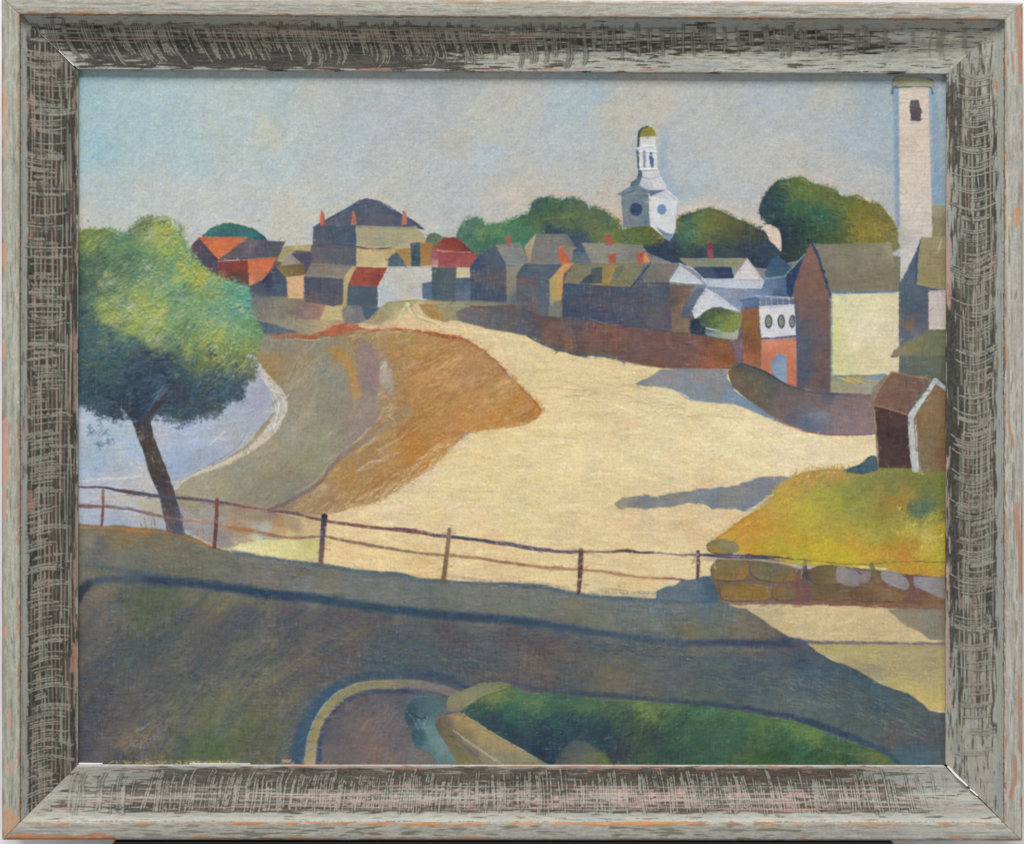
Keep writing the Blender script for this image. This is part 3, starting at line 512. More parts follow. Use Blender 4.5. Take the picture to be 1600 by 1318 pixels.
    nm = [(395, 520, (96, 112, 122)), (420, 530, (138, 130, 112)), (440, 540, (142, 130, 110)), (480, 540, (138, 130, 110)), (420, 565, (150, 128, 88)), (415, 580, (152, 124, 78)), (440, 575, (142, 130, 108)), (500, 560, (136, 132, 120)), (540, 540, (148, 130, 96)), (460, 600, (142, 134, 116)), (520, 590, (132, 134, 120)),
          (470, 640, (146, 140, 122)), (520, 640, (140, 136, 118)), (500, 680, (146, 142, 120)), (450, 690, (150, 146, 130)), (560, 650, (148, 132, 120)), (570, 670, (142, 128, 122)), (480, 720, (144, 142, 114)), (430, 740, (142, 134, 106)), (400, 710, (158, 148, 124)), (440, 760, (132, 130, 116)), (380, 730, (148, 144, 124)), (400, 770, (136, 132, 114)), (350, 745, (156, 148, 122)), (330, 770, (156, 148, 124)), (300, 760, (160, 150, 128)), (480, 750, (138, 132, 112))]
    P(mud, nm, wob=1.2, soft=1.4, h=.2, ang=-50)
    P([(270, 768), (340, 780), (440, 796), (505, 806), (505, 860), (440, 865), (350, 856), (330, 850), (285, 825), (275, 800)],
      [(300, 790, (148, 140, 118)), (290, 815, (150, 148, 152)), (320, 820, (156, 152, 158)), (380, 800, (152, 134, 112)), (420, 812, (134, 118, 106)), (465, 815, (168, 142, 112)), (370, 825, (164, 128, 96)), (430, 826, (176, 132, 92)), (370, 845, (176, 166, 142)), (390, 852, (212, 206, 160)), (440, 846, (206, 200, 146)), (480, 850, (200, 188, 132)), (490, 830, (206, 180, 136)), (345, 840, (138, 132, 132)), (400, 838, (168, 176, 172))], wob=1.5, soft=1.5, ang=6)
    P([(360, 858), (375, 850), (420, 844), (498, 842), (500, 872), (450, 872), (400, 864)], [(380, 856, (222, 214, 160)), (430, 855, (216, 206, 146)), (480, 858, (202, 192, 128))], wob=1.2, soft=1.4, ang=5)
    DABS(mud, 1500, None, (7, 22), (1.5, 4), -48, 18, .035, .016, (.25, .55), .2, seed=16)
    SCUM(mud, (176, 164, 136), .9, 9, .4, 531, -60, 2.2); SCUM(mud, (120, 122, 112), .5, 14, .4, 533, -60, 2.2); SCUM([(400, 530), (520, 530), (470, 600), (410, 610)], (166, 130, 78), .5, 9, .45, 535, -50, 2)
    # bank above the mud, rust rim
    P([(380, 508), (395, 500), (430, 508), (462, 518), (460, 528), (420, 520), (385, 516)], [(400, 508, (70, 88, 118)), (450, 520, (92, 100, 118))], wob=1.4, soft=1.5)
    cliff = [(545, 524), (560, 519), (610, 516), (662, 520), (717, 528), (757, 550), (785, 576), (806, 598), (832, 622), (845, 640), (836, 652), (800, 664), (750, 670), (722, 680), (700, 704), (660, 740), (620, 764), (590, 782), (556, 790), (500, 802), (446, 797), (470, 776), (500, 752), (525, 722), (555, 694), (585, 668), (598, 640), (588, 600), (560, 560)]
    ncl = [(560, 530, (152, 131, 91)), (600, 526, (163, 135, 93)), (640, 530, (165, 137, 87)), (560, 560, (140, 118, 106)), (575, 590, (142, 118, 112)), (590, 560, (146, 122, 101)), (600, 600, (154, 129, 95)), (630, 560, (167, 129, 76)), (660, 550, (177, 131, 74)), (700, 550, (177, 131, 76)), (740, 560, (173, 131, 82)), (660, 590, (190, 139, 87)), (700, 600, (183, 139, 87)), (720, 575, (171, 126, 78)),
           (760, 590, (169, 133, 86)), (740, 630, (181, 135, 84)), (790, 620, (179, 139, 84)), (780, 650, (190, 131, 63)), (820, 640, (185, 129, 61)), (640, 620, (169, 120, 65)), (700, 650, (181, 131, 74)), (660, 660, (177, 124, 59)), (740, 660, (190, 131, 63)), (620, 650, (150, 126, 99)), (640, 690, (179, 122, 53)), (680, 690, (183, 133, 72)), (610, 690, (163, 135, 93)), (580, 710, (157, 129, 93)),
           (640, 715, (181, 122, 55)), (600, 730, (173, 133, 78)), (560, 730, (159, 131, 87)), (540, 745, (165, 124, 59)), (580, 755, (171, 135, 84)), (530, 750, (161, 129, 80)), (550, 770, (169, 137, 87)), (510, 770, (159, 131, 99)), (480, 785, (154, 135, 106)), (540, 785, (171, 139, 93)), (460, 795, (144, 122, 103))]
    P(cliff, ncl, sm=True, wob=1.8, soft=1.6, h=.3, ang=-35)
    DABS(cliff, 2100, ncl, (5, 18), (1.3, 3.5), -30, 40, .07, .025, (.25, .6), .25, seed=18, out=2)
    DABS(cliff, 420, [(x, y, (min(255, c[0] + 34), min(255, c[1] + 34), min(255, c[2] + 36))) for x, y, c in ncl], (3, 10), (1, 1.8), -38, 35, .05, .02, (.25, .55), .35, seed=19)
    RAG(cliff, ncl, 330, 6, (5, 14), (1, 2.6), -35, 30, a=(.25, .6), seed=74)
    DABS(cliff, 120, [(600, 560, (150, 122, 96)), (700, 600, (196, 150, 104)), (650, 700, (150, 98, 44)), (760, 640, (160, 104, 48))], (14, 34), (3, 9), -32, 22, .06, .02, (.12, .3), .3, seed=75)
    SCUM(cliff, (204, 172, 132), .8, 5, .5, 521, -30, 2.5); SCUM(cliff, (146, 98, 52), .7, 9, .5, 523, -35, 2.2); SCUM(cliff, (186, 146, 96), .3, 16, .35, 525, -20, 1.5)
    SCUM([(560, 630), (620, 640), (720, 690), (560, 790), (450, 800)], (196, 172, 138), .6, 5, .6, 527, -38, 4)
    DABS([(690, 690), (715, 686), (700, 715), (640, 760), (570, 792), (510, 802), (520, 790), (600, 752)], 160, [(600, 770, (206, 184, 144)), (700, 700, (208, 186, 142))], (8, 20), (1, 2.2), -40, 12, .04, .02, (.4, .8), .4, seed=20)
    P([(506, 547), (520, 545), (536, 551), (552, 566), (560, 590), (563, 612), (556, 622), (548, 606), (540, 575), (528, 560)], [(515, 548, (168, 128, 62)), (545, 565, (188, 130, 52)), (556, 595, (186, 128, 68)), (556, 615, (184, 142, 92))], sm=True, soft=5, wob=4, a=.7)
    P([(558, 540), (575, 535), (592, 560), (598, 590), (585, 612), (566, 605), (558, 570)], [(570, 560, (142, 120, 122)), (580, 590, (136, 116, 118))], sm=True, soft=6, wob=4, a=.75)
    P([(596, 566), (603, 562), (606, 575), (613, 580), (615, 605), (610, 622), (604, 612), (596, 606), (592, 585)], [(602, 575, (170, 160, 144)), (608, 600, (160, 146, 130))], sm=True, wob=3, soft=2, h=.5, a=.85)
    L([(596, 575), (602, 566), (603, 580), (612, 578)], 1.5, (196, 184, 164), a=.9)
    DABS([(590, 610), (615, 605), (612, 640), (600, 655), (590, 640)], 40, [(600, 625, (172, 150, 120)), (605, 640, (150, 116, 78))], (4, 9), (1, 2.4), -60, 30, .08, .03, (.5, .9), .4, seed=22)
    P([(628, 640), (640, 634), (646, 640), (641, 650), (630, 653)], [(638, 642, (158, 148, 134)), (632, 650, (156, 132, 104))], sm=True, soft=4, wob=3, a=.6)
    P([(640, 626), (648, 619), (658, 624), (656, 636), (648, 640)], [(650, 624, (204, 152, 94)), (652, 634, (164, 112, 66))], sm=True, soft=1.4)
    L([(592, 655), (600, 640), (612, 632), (608, 648), (615, 655)], 3, (176, 160, 140), a=.75)
    L([(612, 660), (592, 672), (570, 690), (552, 700), (530, 716), (515, 732), (505, 748), (490, 760), (470, 772), (445, 786), (420, 796)], [4, 6, 5, 6, 7, 5, 4, 5, 6, 6, 4], [(600, 668, (150, 138, 122)), (575, 682, (128, 120, 112)), (550, 700, (130, 116, 110)), (520, 725, (126, 108, 112)), (505, 748, (116, 100, 96)), (470, 772, (118, 104, 104)), (430, 792, (110, 92, 92))], soft=1.4, a=.9, h=.4)
    L([(580, 668), (556, 690), (540, 700)], 2, (196, 176, 144), a=.7); L([(512, 726), (500, 745), (484, 758), (462, 768)], 1.6, (186, 170, 144), a=.6)
    L([(632, 680), (612, 692), (590, 704)], 2.4, (190, 176, 150), a=.7); L([(596, 720), (578, 722), (560, 735)], 3, (196, 182, 156), a=.6)
    rim = [(424, 522), (440, 525), (465, 524), (485, 527), (508, 520), (530, 515), (552, 512), (580, 516), (612, 514), (650, 517), (690, 524), (717, 528), (740, 538), (760, 552), (780, 570), (792, 584)]
    L(rim, [3, 5, 6, 7, 8, 7, 5, 4, 3.5, 3.5, 5, 5, 3.5, 3.5, 3, 2], [(430, 522, (178, 100, 54)), (480, 527, (166, 80, 46)), (510, 518, (156, 74, 46)), (560, 518, (168, 82, 54)), (600, 515, (172, 108, 72)), (650, 518, (160, 80, 46)), (700, 526, (154, 68, 38)), (740, 538, (166, 92, 62)), (790, 580, (150, 96, 66))], soft=1.4, dry=1.2, a=.92, h=.45)
    P([(505, 518), (520, 508), (540, 506), (560, 508), (556, 516), (530, 522), (510, 526)], [(530, 512, (164, 78, 54)), (550, 510, (188, 104, 70)), (515, 520, (178, 96, 60))], soft=1.6, wob=1.5)
    L([(792, 584), (815, 606), (832, 624), (846, 642)], [2, 2.5, 2.5, 3], (158, 98, 52), a=.8, soft=1.3); L([(846, 640), (838, 652), (820, 662), (790, 668)], 2.4, (164, 104, 50), a=.7, soft=1.3)
    L([(460, 528), (490, 532), (515, 526)], 1.3, (214, 200, 176), a=.6); L([(575, 521), (600, 518), (640, 521)], 1.2, (206, 190, 160), a=.6)
    # shrubs and cart track by the pale shed
    P([(535, 482), (548, 478), (562, 480), (570, 492), (566, 503), (545, 504), (536, 496)], [(542, 490, (130, 124, 112)), (552, 490, (104, 112, 130)), (560, 500, (118, 110, 108))], sm=True, soft=1.8, wob=1.4)
    P([(566, 480), (592, 480), (594, 488), (582, 496), (572, 500)], (68, 88, 112), wob=1, soft=1.2)
    P([(592, 482), (606, 472), (640, 468), (655, 468), (640, 480), (620, 495), (590, 505), (572, 504)], [(605, 480, (150, 150, 108)), (625, 475, (158, 152, 110)), (590, 498, (160, 144, 110)), (625, 490, (182, 168, 128))], wob=1.4, soft=1.6)
    L([(622, 500), (630, 484), (638, 474)], 4, (206, 196, 154), a=.8); L([(636, 474), (644, 490), (668, 500), (690, 508)], 3, (212, 202, 162), a=.85, h=.6); L([(646, 474), (660, 490), (690, 504)], 3, (206, 194, 150), a=.8, h=.6); L([(641, 476), (650, 494), (680, 506)], 1.2, (158, 140, 106), a=.8)
    # stone wall across the beach
    P([(655, 476), (690, 473), (735, 474), (760, 480), (735, 492), (712, 500), (692, 502), (672, 496), (662, 490)], [(668, 484, (158, 132, 84)), (690, 490, (164, 122, 66)), (700, 480, (154, 140, 100)), (720, 476, (144, 142, 114)), (705, 496, (146, 134, 106)), (740, 478, (140, 138, 118))], wob=1.3, soft=1.2)
    P([(676, 474), (735, 470), (800, 474), (806, 480), (735, 480), (690, 482)], [(700, 475, (142, 140, 116)), (760, 476, (132, 128, 106)), (790, 478, (118, 110, 100))], soft=1.5, wob=1)
    wall = [(712, 486), (735, 478), (765, 478), (800, 476), (812, 480), (840, 492), (880, 497), (925, 503), (965, 509), (1000, 515), (1050, 521), (1095, 526), (1132, 531), (1142, 540), (1149, 567), (1136, 576), (1095, 577), (1032, 575), (987, 567), (960, 560), (912, 555), (875, 547), (850, 537), (825, 525), (800, 519), (762, 513), (738, 507), (716, 500)]
    P(wall, [(725, 492, (112, 100, 98)), (750, 485, (110, 98, 98)), (750, 500, (98, 96, 104)), (780, 495, (92, 90, 100)), (800, 485, (102, 88, 86)), (800, 508, (92, 90, 92)), (820, 500, (84, 82, 98)), (830, 515, (90, 86, 90)), (850, 500, (98, 78, 76)), (860, 520, (122, 88, 74)), (880, 510, (104, 84, 82)), (900, 512, (92, 88, 100)), (890, 530, (130, 90, 70)), (930, 520, (118, 84, 78)), (960, 530, (122, 84, 72)),
             (1000, 535, (112, 82, 80)), (1040, 545, (114, 84, 78)), (930, 545, (106, 84, 70)), (980, 555, (104, 80, 70)), (1020, 562, (108, 76, 64)), (1080, 540, (98, 78, 80)), (1070, 560, (116, 82, 68)), (1100, 550, (142, 84, 56)), (1110, 565, (150, 86, 56)), (1100, 535, (130, 88, 74)), (1130, 545, (130, 84, 50)), (1135, 565, (138, 84, 54)), (860, 540, (74, 78, 84)), (900, 548, (74, 76, 74)), (940, 556, (78, 76, 72)), (830, 524, (78, 80, 96)), (1120, 533, (82, 64, 66))],
      wob=1.1, soft=1, h=.25, ang=10, var=.035)
    DABS(wall, 420, None, (6, 20), (1, 2.6), 9, 8, .07, .02, (.3, .6), .25, seed=24)
    L([(735, 478), (770, 480), (805, 478)], 1.8, (118, 82, 70), a=.7); L([(880, 496), (925, 502), (970, 510), (1050, 520), (1130, 530)], 1.3, (84, 62, 62), a=.6)
    L([(926, 500), (945, 505), (970, 509)], 1.6, (176, 128, 96), a=.6)
    L([(825, 526), (855, 541), (880, 549), (915, 557)], 2.6, (58, 72, 92), a=.8); L([(912, 556), (950, 556), (975, 566)], 3.5, (84, 104, 128), a=.7)
    # curved sea wall on the right
    w2 = [(1137, 582), (1146, 572), (1158, 567), (1180, 574), (1200, 582), (1232, 602), (1262, 609), (1296, 613), (1340, 615), (1362, 616), (1367, 634), (1367, 677), (1340, 679), (1296, 679), (1262, 673), (1226, 660), (1190, 642), (1165, 622), (1145, 604)]
    P(w2, [(1145, 585, (118, 96, 62)), (1160, 590, (104, 92, 72)), (1165, 575, (70, 72, 84)), (1185, 600, (96, 90, 78)), (1180, 620, (104, 86, 70)), (1205, 615, (92, 90, 82)), (1215, 600, (72, 82, 80)), (1210, 640, (112, 98, 88)), (1235, 630, (110, 94, 96)), (1240, 655, (98, 92, 112)), (1270, 620, (112, 98, 98)), (1275, 645, (124, 122, 138)), (1270, 665, (92, 102, 134)), (1300, 635, (128, 110, 112)), (1330, 630, (122, 102, 100)), (1310, 662, (134, 116, 118)), (1345, 660, (140, 118, 116)), (1358, 640, (128, 110, 112)), (1296, 615, (90, 88, 108))], wob=.8, h=.25, ang=8)
    L([(1232, 602), (1262, 611), (1300, 616), (1355, 620)], 1.5, (78, 74, 88), a=.7); L([(1200, 650), (1226, 662), (1262, 674), (1300, 679), (1362, 678)], 2, (132, 72, 62), a=.8)
    L([(1158, 567), (1180, 574), (1200, 584), (1232, 603)], 2, (46, 62, 92), a=.8)
    # cast shades on the sand
    P([(995, 600), (1004, 594), (1016, 589), (1030, 577), (1087, 576), (1137, 577), (1136, 590), (1148, 610), (1176, 630), (1202, 648), (1226, 662), (1200, 652), (1172, 640), (1146, 630), (1112, 628), (1080, 626), (1058, 612), (1040, 606), (1020, 603)],
      [(1010, 597, (118, 128, 144)), (1030, 590, (138, 134, 136)), (1060, 585, (132, 134, 142)), (1100, 582, (140, 136, 134)), (1060, 600, (132, 138, 146)), (1100, 600, (128, 134, 146)), (1130, 605, (134, 134, 136)), (1110, 618, (130, 138, 142)), (1150, 622, (120, 138, 158)), (1185, 640, (118, 136, 158)), (1215, 658, (98, 100, 124))], wob=1.1, soft=1.1, ang=12, h=.2)
    L([(1040, 606), (1066, 616), (1084, 626), (1110, 629)], 1.6, (226, 220, 196), a=.7, h=.7)
    P([(962, 786), (972, 777), (990, 775), (1025, 776), (1060, 770), (1092, 765), (1120, 763), (1150, 759), (1168, 752), (1185, 746), (1215, 744), (1245, 742), (1222, 762), (1204, 780), (1186, 790), (1164, 797), (1148, 794), (1112, 793), (1098, 786), (1075, 785), (1045, 790), (1012, 794), (985, 791), (968, 793)],
      [(970, 785, (146, 138, 120)), (1000, 784, (124, 126, 128)), (1050, 778, (128, 130, 128)), (1100, 772, (130, 134, 136)), (1120, 785, (116, 128, 142)), (1150, 775, (130, 130, 128)), (1160, 790, (112, 126, 144)), (1190, 760, (124, 130, 136)), (1190, 780, (122, 128, 140)), (1225, 752, (130, 132, 144)), (1210, 770, (124, 122, 130))], wob=1.5, soft=1.1, ang=-8, h=.2, dry=.6)
    # water
    P([(115, 570), (400, 560), (416, 600), (428, 618), (424, 640), (412, 660), (398, 672), (376, 700), (350, 718), (322, 728), (283, 748), (262, 765), (262, 800), (290, 830), (285, 835), (115, 825)],
      [(130, 650, (172, 184, 204)), (180, 680, (162, 182, 200)), (150, 720, (150, 170, 190)), (190, 740, (172, 178, 192)), (210, 700, (160, 180, 202)), (130, 740, (166, 178, 196)), (160, 750, (176, 182, 192)), (220, 745, (188, 186, 184)), (130, 780, (176, 182, 192)), (190, 775, (188, 178, 176)), (215, 785, (176, 166, 142)), (240, 790, (176, 168, 146)), (200, 785, (178, 186, 196)), (180, 810, (160, 170, 192)), (150, 812, (160, 172, 190)), (240, 812, (168, 170, 180)), (270, 820, (162, 168, 186)),
       (270, 690, (162, 178, 202)), (300, 680, (168, 182, 204)), (280, 720, (148, 168, 196)), (310, 710, (152, 162, 180)), (340, 690, (162, 172, 188)), (360, 670, (164, 170, 180)), (300, 660, (176, 182, 202)), (250, 670, (172, 176, 188)), (380, 640, (158, 164, 184)), (400, 620, (156, 158, 178)), (380, 600, (172, 178, 194)), (360, 620, (166, 176, 196)), (410, 600, (160, 162, 182)), (385, 580, (184, 186, 192)), (340, 650, (170, 178, 192))], wob=1.2, soft=1.4, ang=-4, h=.3)
    wp = [(122, 640), (400, 580), (424, 625), (395, 670), (330, 722), (262, 760), (262, 815), (122, 815)]
    DABS(wp, 620, None, (10, 30), (1.5, 4), -6, 10, .03, .02, (.3, .6), .3, seed=26)
    L([(130, 752), (165, 748), (200, 747), (222, 745)], [2, 4, 4, 2], (206, 206, 202), a=.75, h=.5); L([(165, 780), (200, 782), (235, 778)], 5, (192, 184, 164), a=.5); L([(150, 775), (180, 776), (222, 770)], 3, (190, 162, 150), a=.5)
    L([(328, 695), (342, 683), (352, 675)], 2.5, (206, 206, 202), a=.7, h=.6); L([(388, 668), (374, 694), (352, 712), (325, 726)], 2, (150, 128, 136), a=.8)
    L([(196, 798), (206, 796), (214, 800)], 5, (196, 202, 210), a=.7)
    # pale rim of foam
    L([(396, 562), (408, 580), (424, 600), (438, 618), (441, 638), (432, 658), (420, 676), (404, 692), (385, 706), (362, 718), (335, 730), (300, 744), (275, 756)], [5, 10, 14, 15, 16, 17, 15, 11, 9, 8, 7, 5, 4],
      [(400, 570, (190, 182, 170)), (415, 590, (188, 186, 184)), (436, 615, (196, 192, 184)), (438, 640, (202, 196, 186)), (425, 665, (198, 194, 188)), (408, 688, (204, 192, 172)), (370, 714, (206, 192, 168)), (320, 735, (204, 194, 176)), (280, 755, (184, 180, 164))], soft=1.6, h=.6, dry=.8, a=.95)
    for k in range(26):
        r = random.Random(100 + k); t = r.uniform(0, 1); o = r.uniform(-5, 5)
        L([(408 + 26 * t + o, 582 + 38 * t), (424 + 16 * t + o, 606 + 30 * t), (436 + o - 6 * t, 640 + 30 * t)], 1.2, (218, 214, 206) if k % 2 else (166, 160, 156), a=.5, h=.6)
    L([(122, 800), (150, 806), (200, 812), (262, 822)], 4, (158, 172, 196), a=.4, soft=3)

    # foreground road and verge ------------------------------------------------
    top = [(112, 817), (122, 817), (160, 820), (200, 822), (225, 825), (265, 828), (287, 832), (312, 843), (337, 856), (362, 861), (400, 866), (450, 874), (512, 882), (562, 890), (625, 895), (650, 902), (700, 906), (750, 909), (800, 911), (850, 915), (875, 921), (925, 929), (1000, 934), (1025, 935), (1028, 922), (1044, 918), (1057, 914), (1064, 906), (1085, 905), (1098, 901), (1116, 900), (1122, 925), (1130, 938), (1150, 948), (1165, 950), (1180, 960), (1198, 972), (1215, 984), (1234, 996), (1260, 1003), (1275, 1018), (1300, 1032), (1326, 1040), (1350, 1054), (1378, 1070), (1420, 1084), (1440, 1098), (1452, 1110), (1490, 1116), (1490, 1215), (100, 1215)]
    road = [(130, 850, (119, 115, 101)), (160, 840, (125, 111, 87)), (200, 835, (133, 115, 85)), (150, 870, (99, 101, 99)), (200, 870, (107, 109, 99)), (260, 850, (119, 109, 87)), (300, 870, (111, 111, 95)), (230, 890, (99, 105, 103)), (350, 890, (109, 113, 105)), (400, 885, (115, 115, 109)), (420, 905, (119, 113, 109)), (500, 905, (113, 115, 107)), (480, 920, (115, 119, 115)), (560, 920, (111, 117, 113)), (620, 930, (119, 123, 115)), (650, 915, (103, 111, 111)), (700, 925, (107, 113, 107)), (740, 935, (115, 119, 115)), (800, 935, (115, 121, 111)),
            (850, 940, (111, 119, 111)), (900, 945, (119, 117, 101)), (950, 960, (114, 116, 104)), (960, 945, (105, 117, 119)), (1020, 945, (96, 112, 120)), (1060, 925, (92, 110, 120)), (1100, 915, (88, 106, 118)), (1100, 935, (80, 108, 124)), (1020, 965, (108, 116, 112)), (1080, 965, (104, 112, 110)), (1130, 960, (102, 110, 106)), (1080, 990, (116, 110, 84)), (1150, 985, (120, 110, 92)), (1180, 990, (108, 104, 92)), (1200, 990, (108, 100, 92)), (1000, 980, (102, 106, 100)), (1230, 1000, (88, 84, 92)),
            (160, 925, (115, 107, 95)), (140, 960, (102, 96, 90)), (170, 960, (116, 108, 96)), (220, 932, (85, 95, 77)), (250, 930, (89, 97, 75)), (300, 930, (103, 105, 85)), (350, 935, (111, 111, 87)), (400, 940, (105, 105, 85)), (200, 960, (96, 94, 86)), (300, 955, (93, 91, 93)), (380, 960, (86, 84, 90)), (220, 965, (84, 96, 74)), (150, 1000, (92, 90, 90)), (250, 990, (80, 88, 88)), (230, 1010, (74, 86, 84)), (350, 990, (86, 84, 88)), (450, 960, (84, 80, 88)), (440, 990, (90, 84, 88)), (520, 980, (86, 82, 88)), (600, 970, (84, 82, 88)), (700, 985, (88, 84, 90)), (800, 995, (88, 84, 90)),
            (150, 1050, (82, 82, 86)), (250, 1050, (86, 88, 90)), (330, 1040, (92, 92, 92)), (380, 1020, (102, 102, 90)), (420, 1010, (108, 104, 90)), (300, 1080, (94, 98, 92)), (360, 1070, (110, 110, 90)), (410, 1050, (116, 112, 90)), (220, 1090, (88, 88, 88)), (150, 1110, (76, 76, 86)), (130, 1160, (70, 70, 84)), (180, 1120, (92, 84, 84)), (230, 1150, (122, 108, 94)), (200, 1160, (126, 110, 92)), (260, 1130, (124, 112, 96)), (300, 1110, (108, 108, 90)), (340, 1110, (102, 108, 82)), (280, 1160, (80, 96, 68)), (330, 1165, (82, 102, 66)), (400, 1140, (88, 96, 70)), (440, 1100, (108, 104, 92)), (420, 1170, (92, 96, 78)), (190, 1185, (80, 80, 78)), (400, 1110, (100, 102, 78)),
            (480, 1030, (102, 94, 88)), (520, 1010, (92, 88, 90)), (480, 1060, (98, 96, 92)), (560, 1010, (94, 88, 92)), (620, 1020, (78, 92, 98)), (680, 1035, (74, 92, 98)), (600, 1040, (72, 90, 100)), (720, 1020, (84, 86, 92)), (780, 1030, (86, 90, 92)), (850, 1010, (92, 84, 86)), (840, 1040, (102, 96, 86)), (900, 1030, (100, 96, 90)), (950, 1050, (106, 102, 88)), (1000, 1060, (100, 100, 92)), (940, 1010, (86, 92, 96)), (1000, 1020, (88, 96, 96)), (900, 1070, (78, 88, 94)), (830, 1075, (104, 86, 96)), (1050, 1030, (88, 96, 98)), (1100, 1040, (82, 94, 98)), (1100, 1080, (82, 94, 90)), (1180, 1040, (70, 88, 104)),
            (1200, 1080, (86, 98, 98)), (1250, 1030, (66, 84, 108)), (1280, 1050, (70, 90, 102)), (1300, 1080, (84, 96, 94)), (1250, 1100, (90, 102, 98)), (1330, 1060, (66, 88, 100)), (1380, 1100, (70, 90, 96)), (1350, 1120, (84, 96, 92)), (1430, 1120, (78, 92, 92)), (1450, 1160, (84, 84, 88)), (1400, 1150, (92, 88, 84)), (1450, 1185, (72, 96, 106)), (1420, 1188, (70, 98, 110))]
    P(top, road, wob=1.2, soft=1.2, ang=8, h=.15, var=.03)
    rp = [(118, 905), (400, 925), (800, 970), (1200, 1005), (1440, 1110), (1482, 1130), (1482, 1200), (118, 1200)]
    DABS([(118, 825), (300, 845), (500, 888), (1000, 940), (1200, 985), (1200, 1000), (800, 960), (400, 918), (118, 900)], 700, None, (14, 44), (1.5, 4), 7, 6, .045, .014, (.25, .55), .2, seed=28)
    DABS([(118, 915), (330, 925), (560, 960), (520, 1060), (460, 1190), (118, 1195)], 1100, None, (10, 32), (1.5, 4.5), -38, 16, .05, .016, (.25, .55), .22, seed=29)
    DABS([(500, 950), (1200, 1005), (1300, 1045), (1480, 1125), (1480, 1195), (1390, 1170), (1200, 1110), (900, 1080), (700, 1060), (520, 1060)], 1500, None, (12, 40), (1.2, 3.6), 14, 10, .05, .016, (.25, .55), .25, seed=30)
    DABS([(118, 1020), (300, 1000), (440, 1010), (400, 1120), (200, 1190), (118, 1190)], 170, [(200, 1100, (108, 108, 108)), (350, 1080, (130, 130, 118))], (8, 22), (.8, 1.2), -48, 10, .08, .02, (.25, .5), .4, seed=31)
    DABS([(1240, 1040), (1420, 1100), (1470, 1160), (1300, 1120), (1200, 1080)], 190, [(1300, 1080, (128, 132, 128)), (1430, 1130, (140, 138, 132))], (8, 24), (.8, 1.2), 24, 10, .1, .02, (.25, .55), .4, seed=32)
    DABS([(500, 960), (1150, 1005), (1180, 1095), (800, 1060), (520, 1030)], 170, [(900, 1030, (124, 114, 108))], (3, 10), (.8, 1.3), 14, 24, .1, .03, (.25, .55), .4, seed=33)
    r = random.Random(88)
    for k in range(620):
        x = r.uniform(118, 1200); y = r.uniform(930, 1195)
        if y < 930 + max(0, (x - 250) * .085) or (x > 480 and y > 1060) or (x > 720 and y > 1070 + (x - 720) * .09): continue
        a_ = math.atan2(y - 1330, x - 680) + math.pi / 2
        if x > 700: a_ = math.radians(9)
        c0 = r.choice([(82, 92, 100), (104, 104, 84), (84, 80, 94), (66, 82, 96), (98, 92, 88), (74, 76, 88), (114, 110, 90) if 330 < x < 480 and y > 1000 else (78, 84, 96)])
        c = C(*c0) * .6 + fcol(x, y, road) * .4
        dab(x, y, r.uniform(26, 90), r.uniform(3, 11), a_ + r.gauss(0, .1), c, r.uniform(.35, .75), .4, r.uniform(-.25, .1) if x < 700 else 0)
    for k in range(260):
        x = r.uniform(130, 1150); y = 860 + (x - 130) * .09 + r.uniform(-15, 50)
        if y < 850 + (x - 300) * .1 and x > 300: continue
        dab(x, y, r.uniform(24, 80), r.uniform(2, 7), math.radians(7 + r.gauss(0, 4)), C(*r.choice([(118, 116, 104), (100, 112, 116), (126, 122, 108), (92, 100, 104)])) * .6 + fcol(x, y, road) * .4, r.uniform(.15, .4), .35)
    # blue upper lip of the verge
    L([(362, 859), (400, 868), (450, 876), (512, 884), (562, 893), (625, 897), (655, 905), (750, 911), (805, 913), (850, 917), (880, 924), (930, 931), (1010, 937), (1080, 938)], [3, 6, 5, 6, 7, 6, 5, 4, 7, 7, 6, 7, 7, 8], (72, 96, 118), a=.7, soft=2, dry=.8)
    L([(122, 824), (180, 824), (220, 830), (265, 832), (310, 846), (340, 859)], [4, 3, 5, 4, 4, 2], (168, 112, 56), a=.65, soft=1.6, dry=1); L([(200, 828), (235, 831)], 4, (186, 116, 50), a=.7, soft=1.6)
    P([(1026, 924), (1040, 917), (1058, 914), (1066, 907), (1098, 902), (1120, 900), (1130, 938), (1100, 940), (1030, 936)], [(1040, 928, (98, 112, 122)), (1080, 915, (96, 112, 126)), (1110, 925, (66, 92, 124))], wob=1, ang=8)
    # long blue line
    L([(108, 946), (122, 928), (138, 913), (165, 905), (195, 904), (240, 905), (290, 909), (340, 915), (400, 924), (475, 933), (550, 943), (625, 953), (700, 960), (800, 968), (875, 978), (950, 990), (1050, 1001), (1150, 1004), (1250, 1003)],
      [20, 18, 12, 9, 11, 15, 14, 13, 16, 14, 14, 13, 13, 14, 12, 9, 8, 11, 13], [(124, 915, (44, 52, 66)), (180, 905, (70, 86, 102)), (260, 908, (44, 60, 98)), (400, 924, (36, 62, 104)), (550, 943, (44, 72, 104)), (625, 953, (38, 72, 102)), (700, 960, (46, 66, 100)), (800, 968, (42, 68, 106)), (900, 983, (52, 74, 110)), (1000, 995, (66, 86, 110)), (1150, 1004, (58, 68, 104)), (1240, 1004, (58, 66, 100))], soft=4.2, a=.95, wob=1, dry=.1)
    L([(150, 884), (200, 892), (250, 898), (300, 906), (380, 916)], [4, 8, 7, 6, 4], (66, 84, 104), a=.55, soft=3)
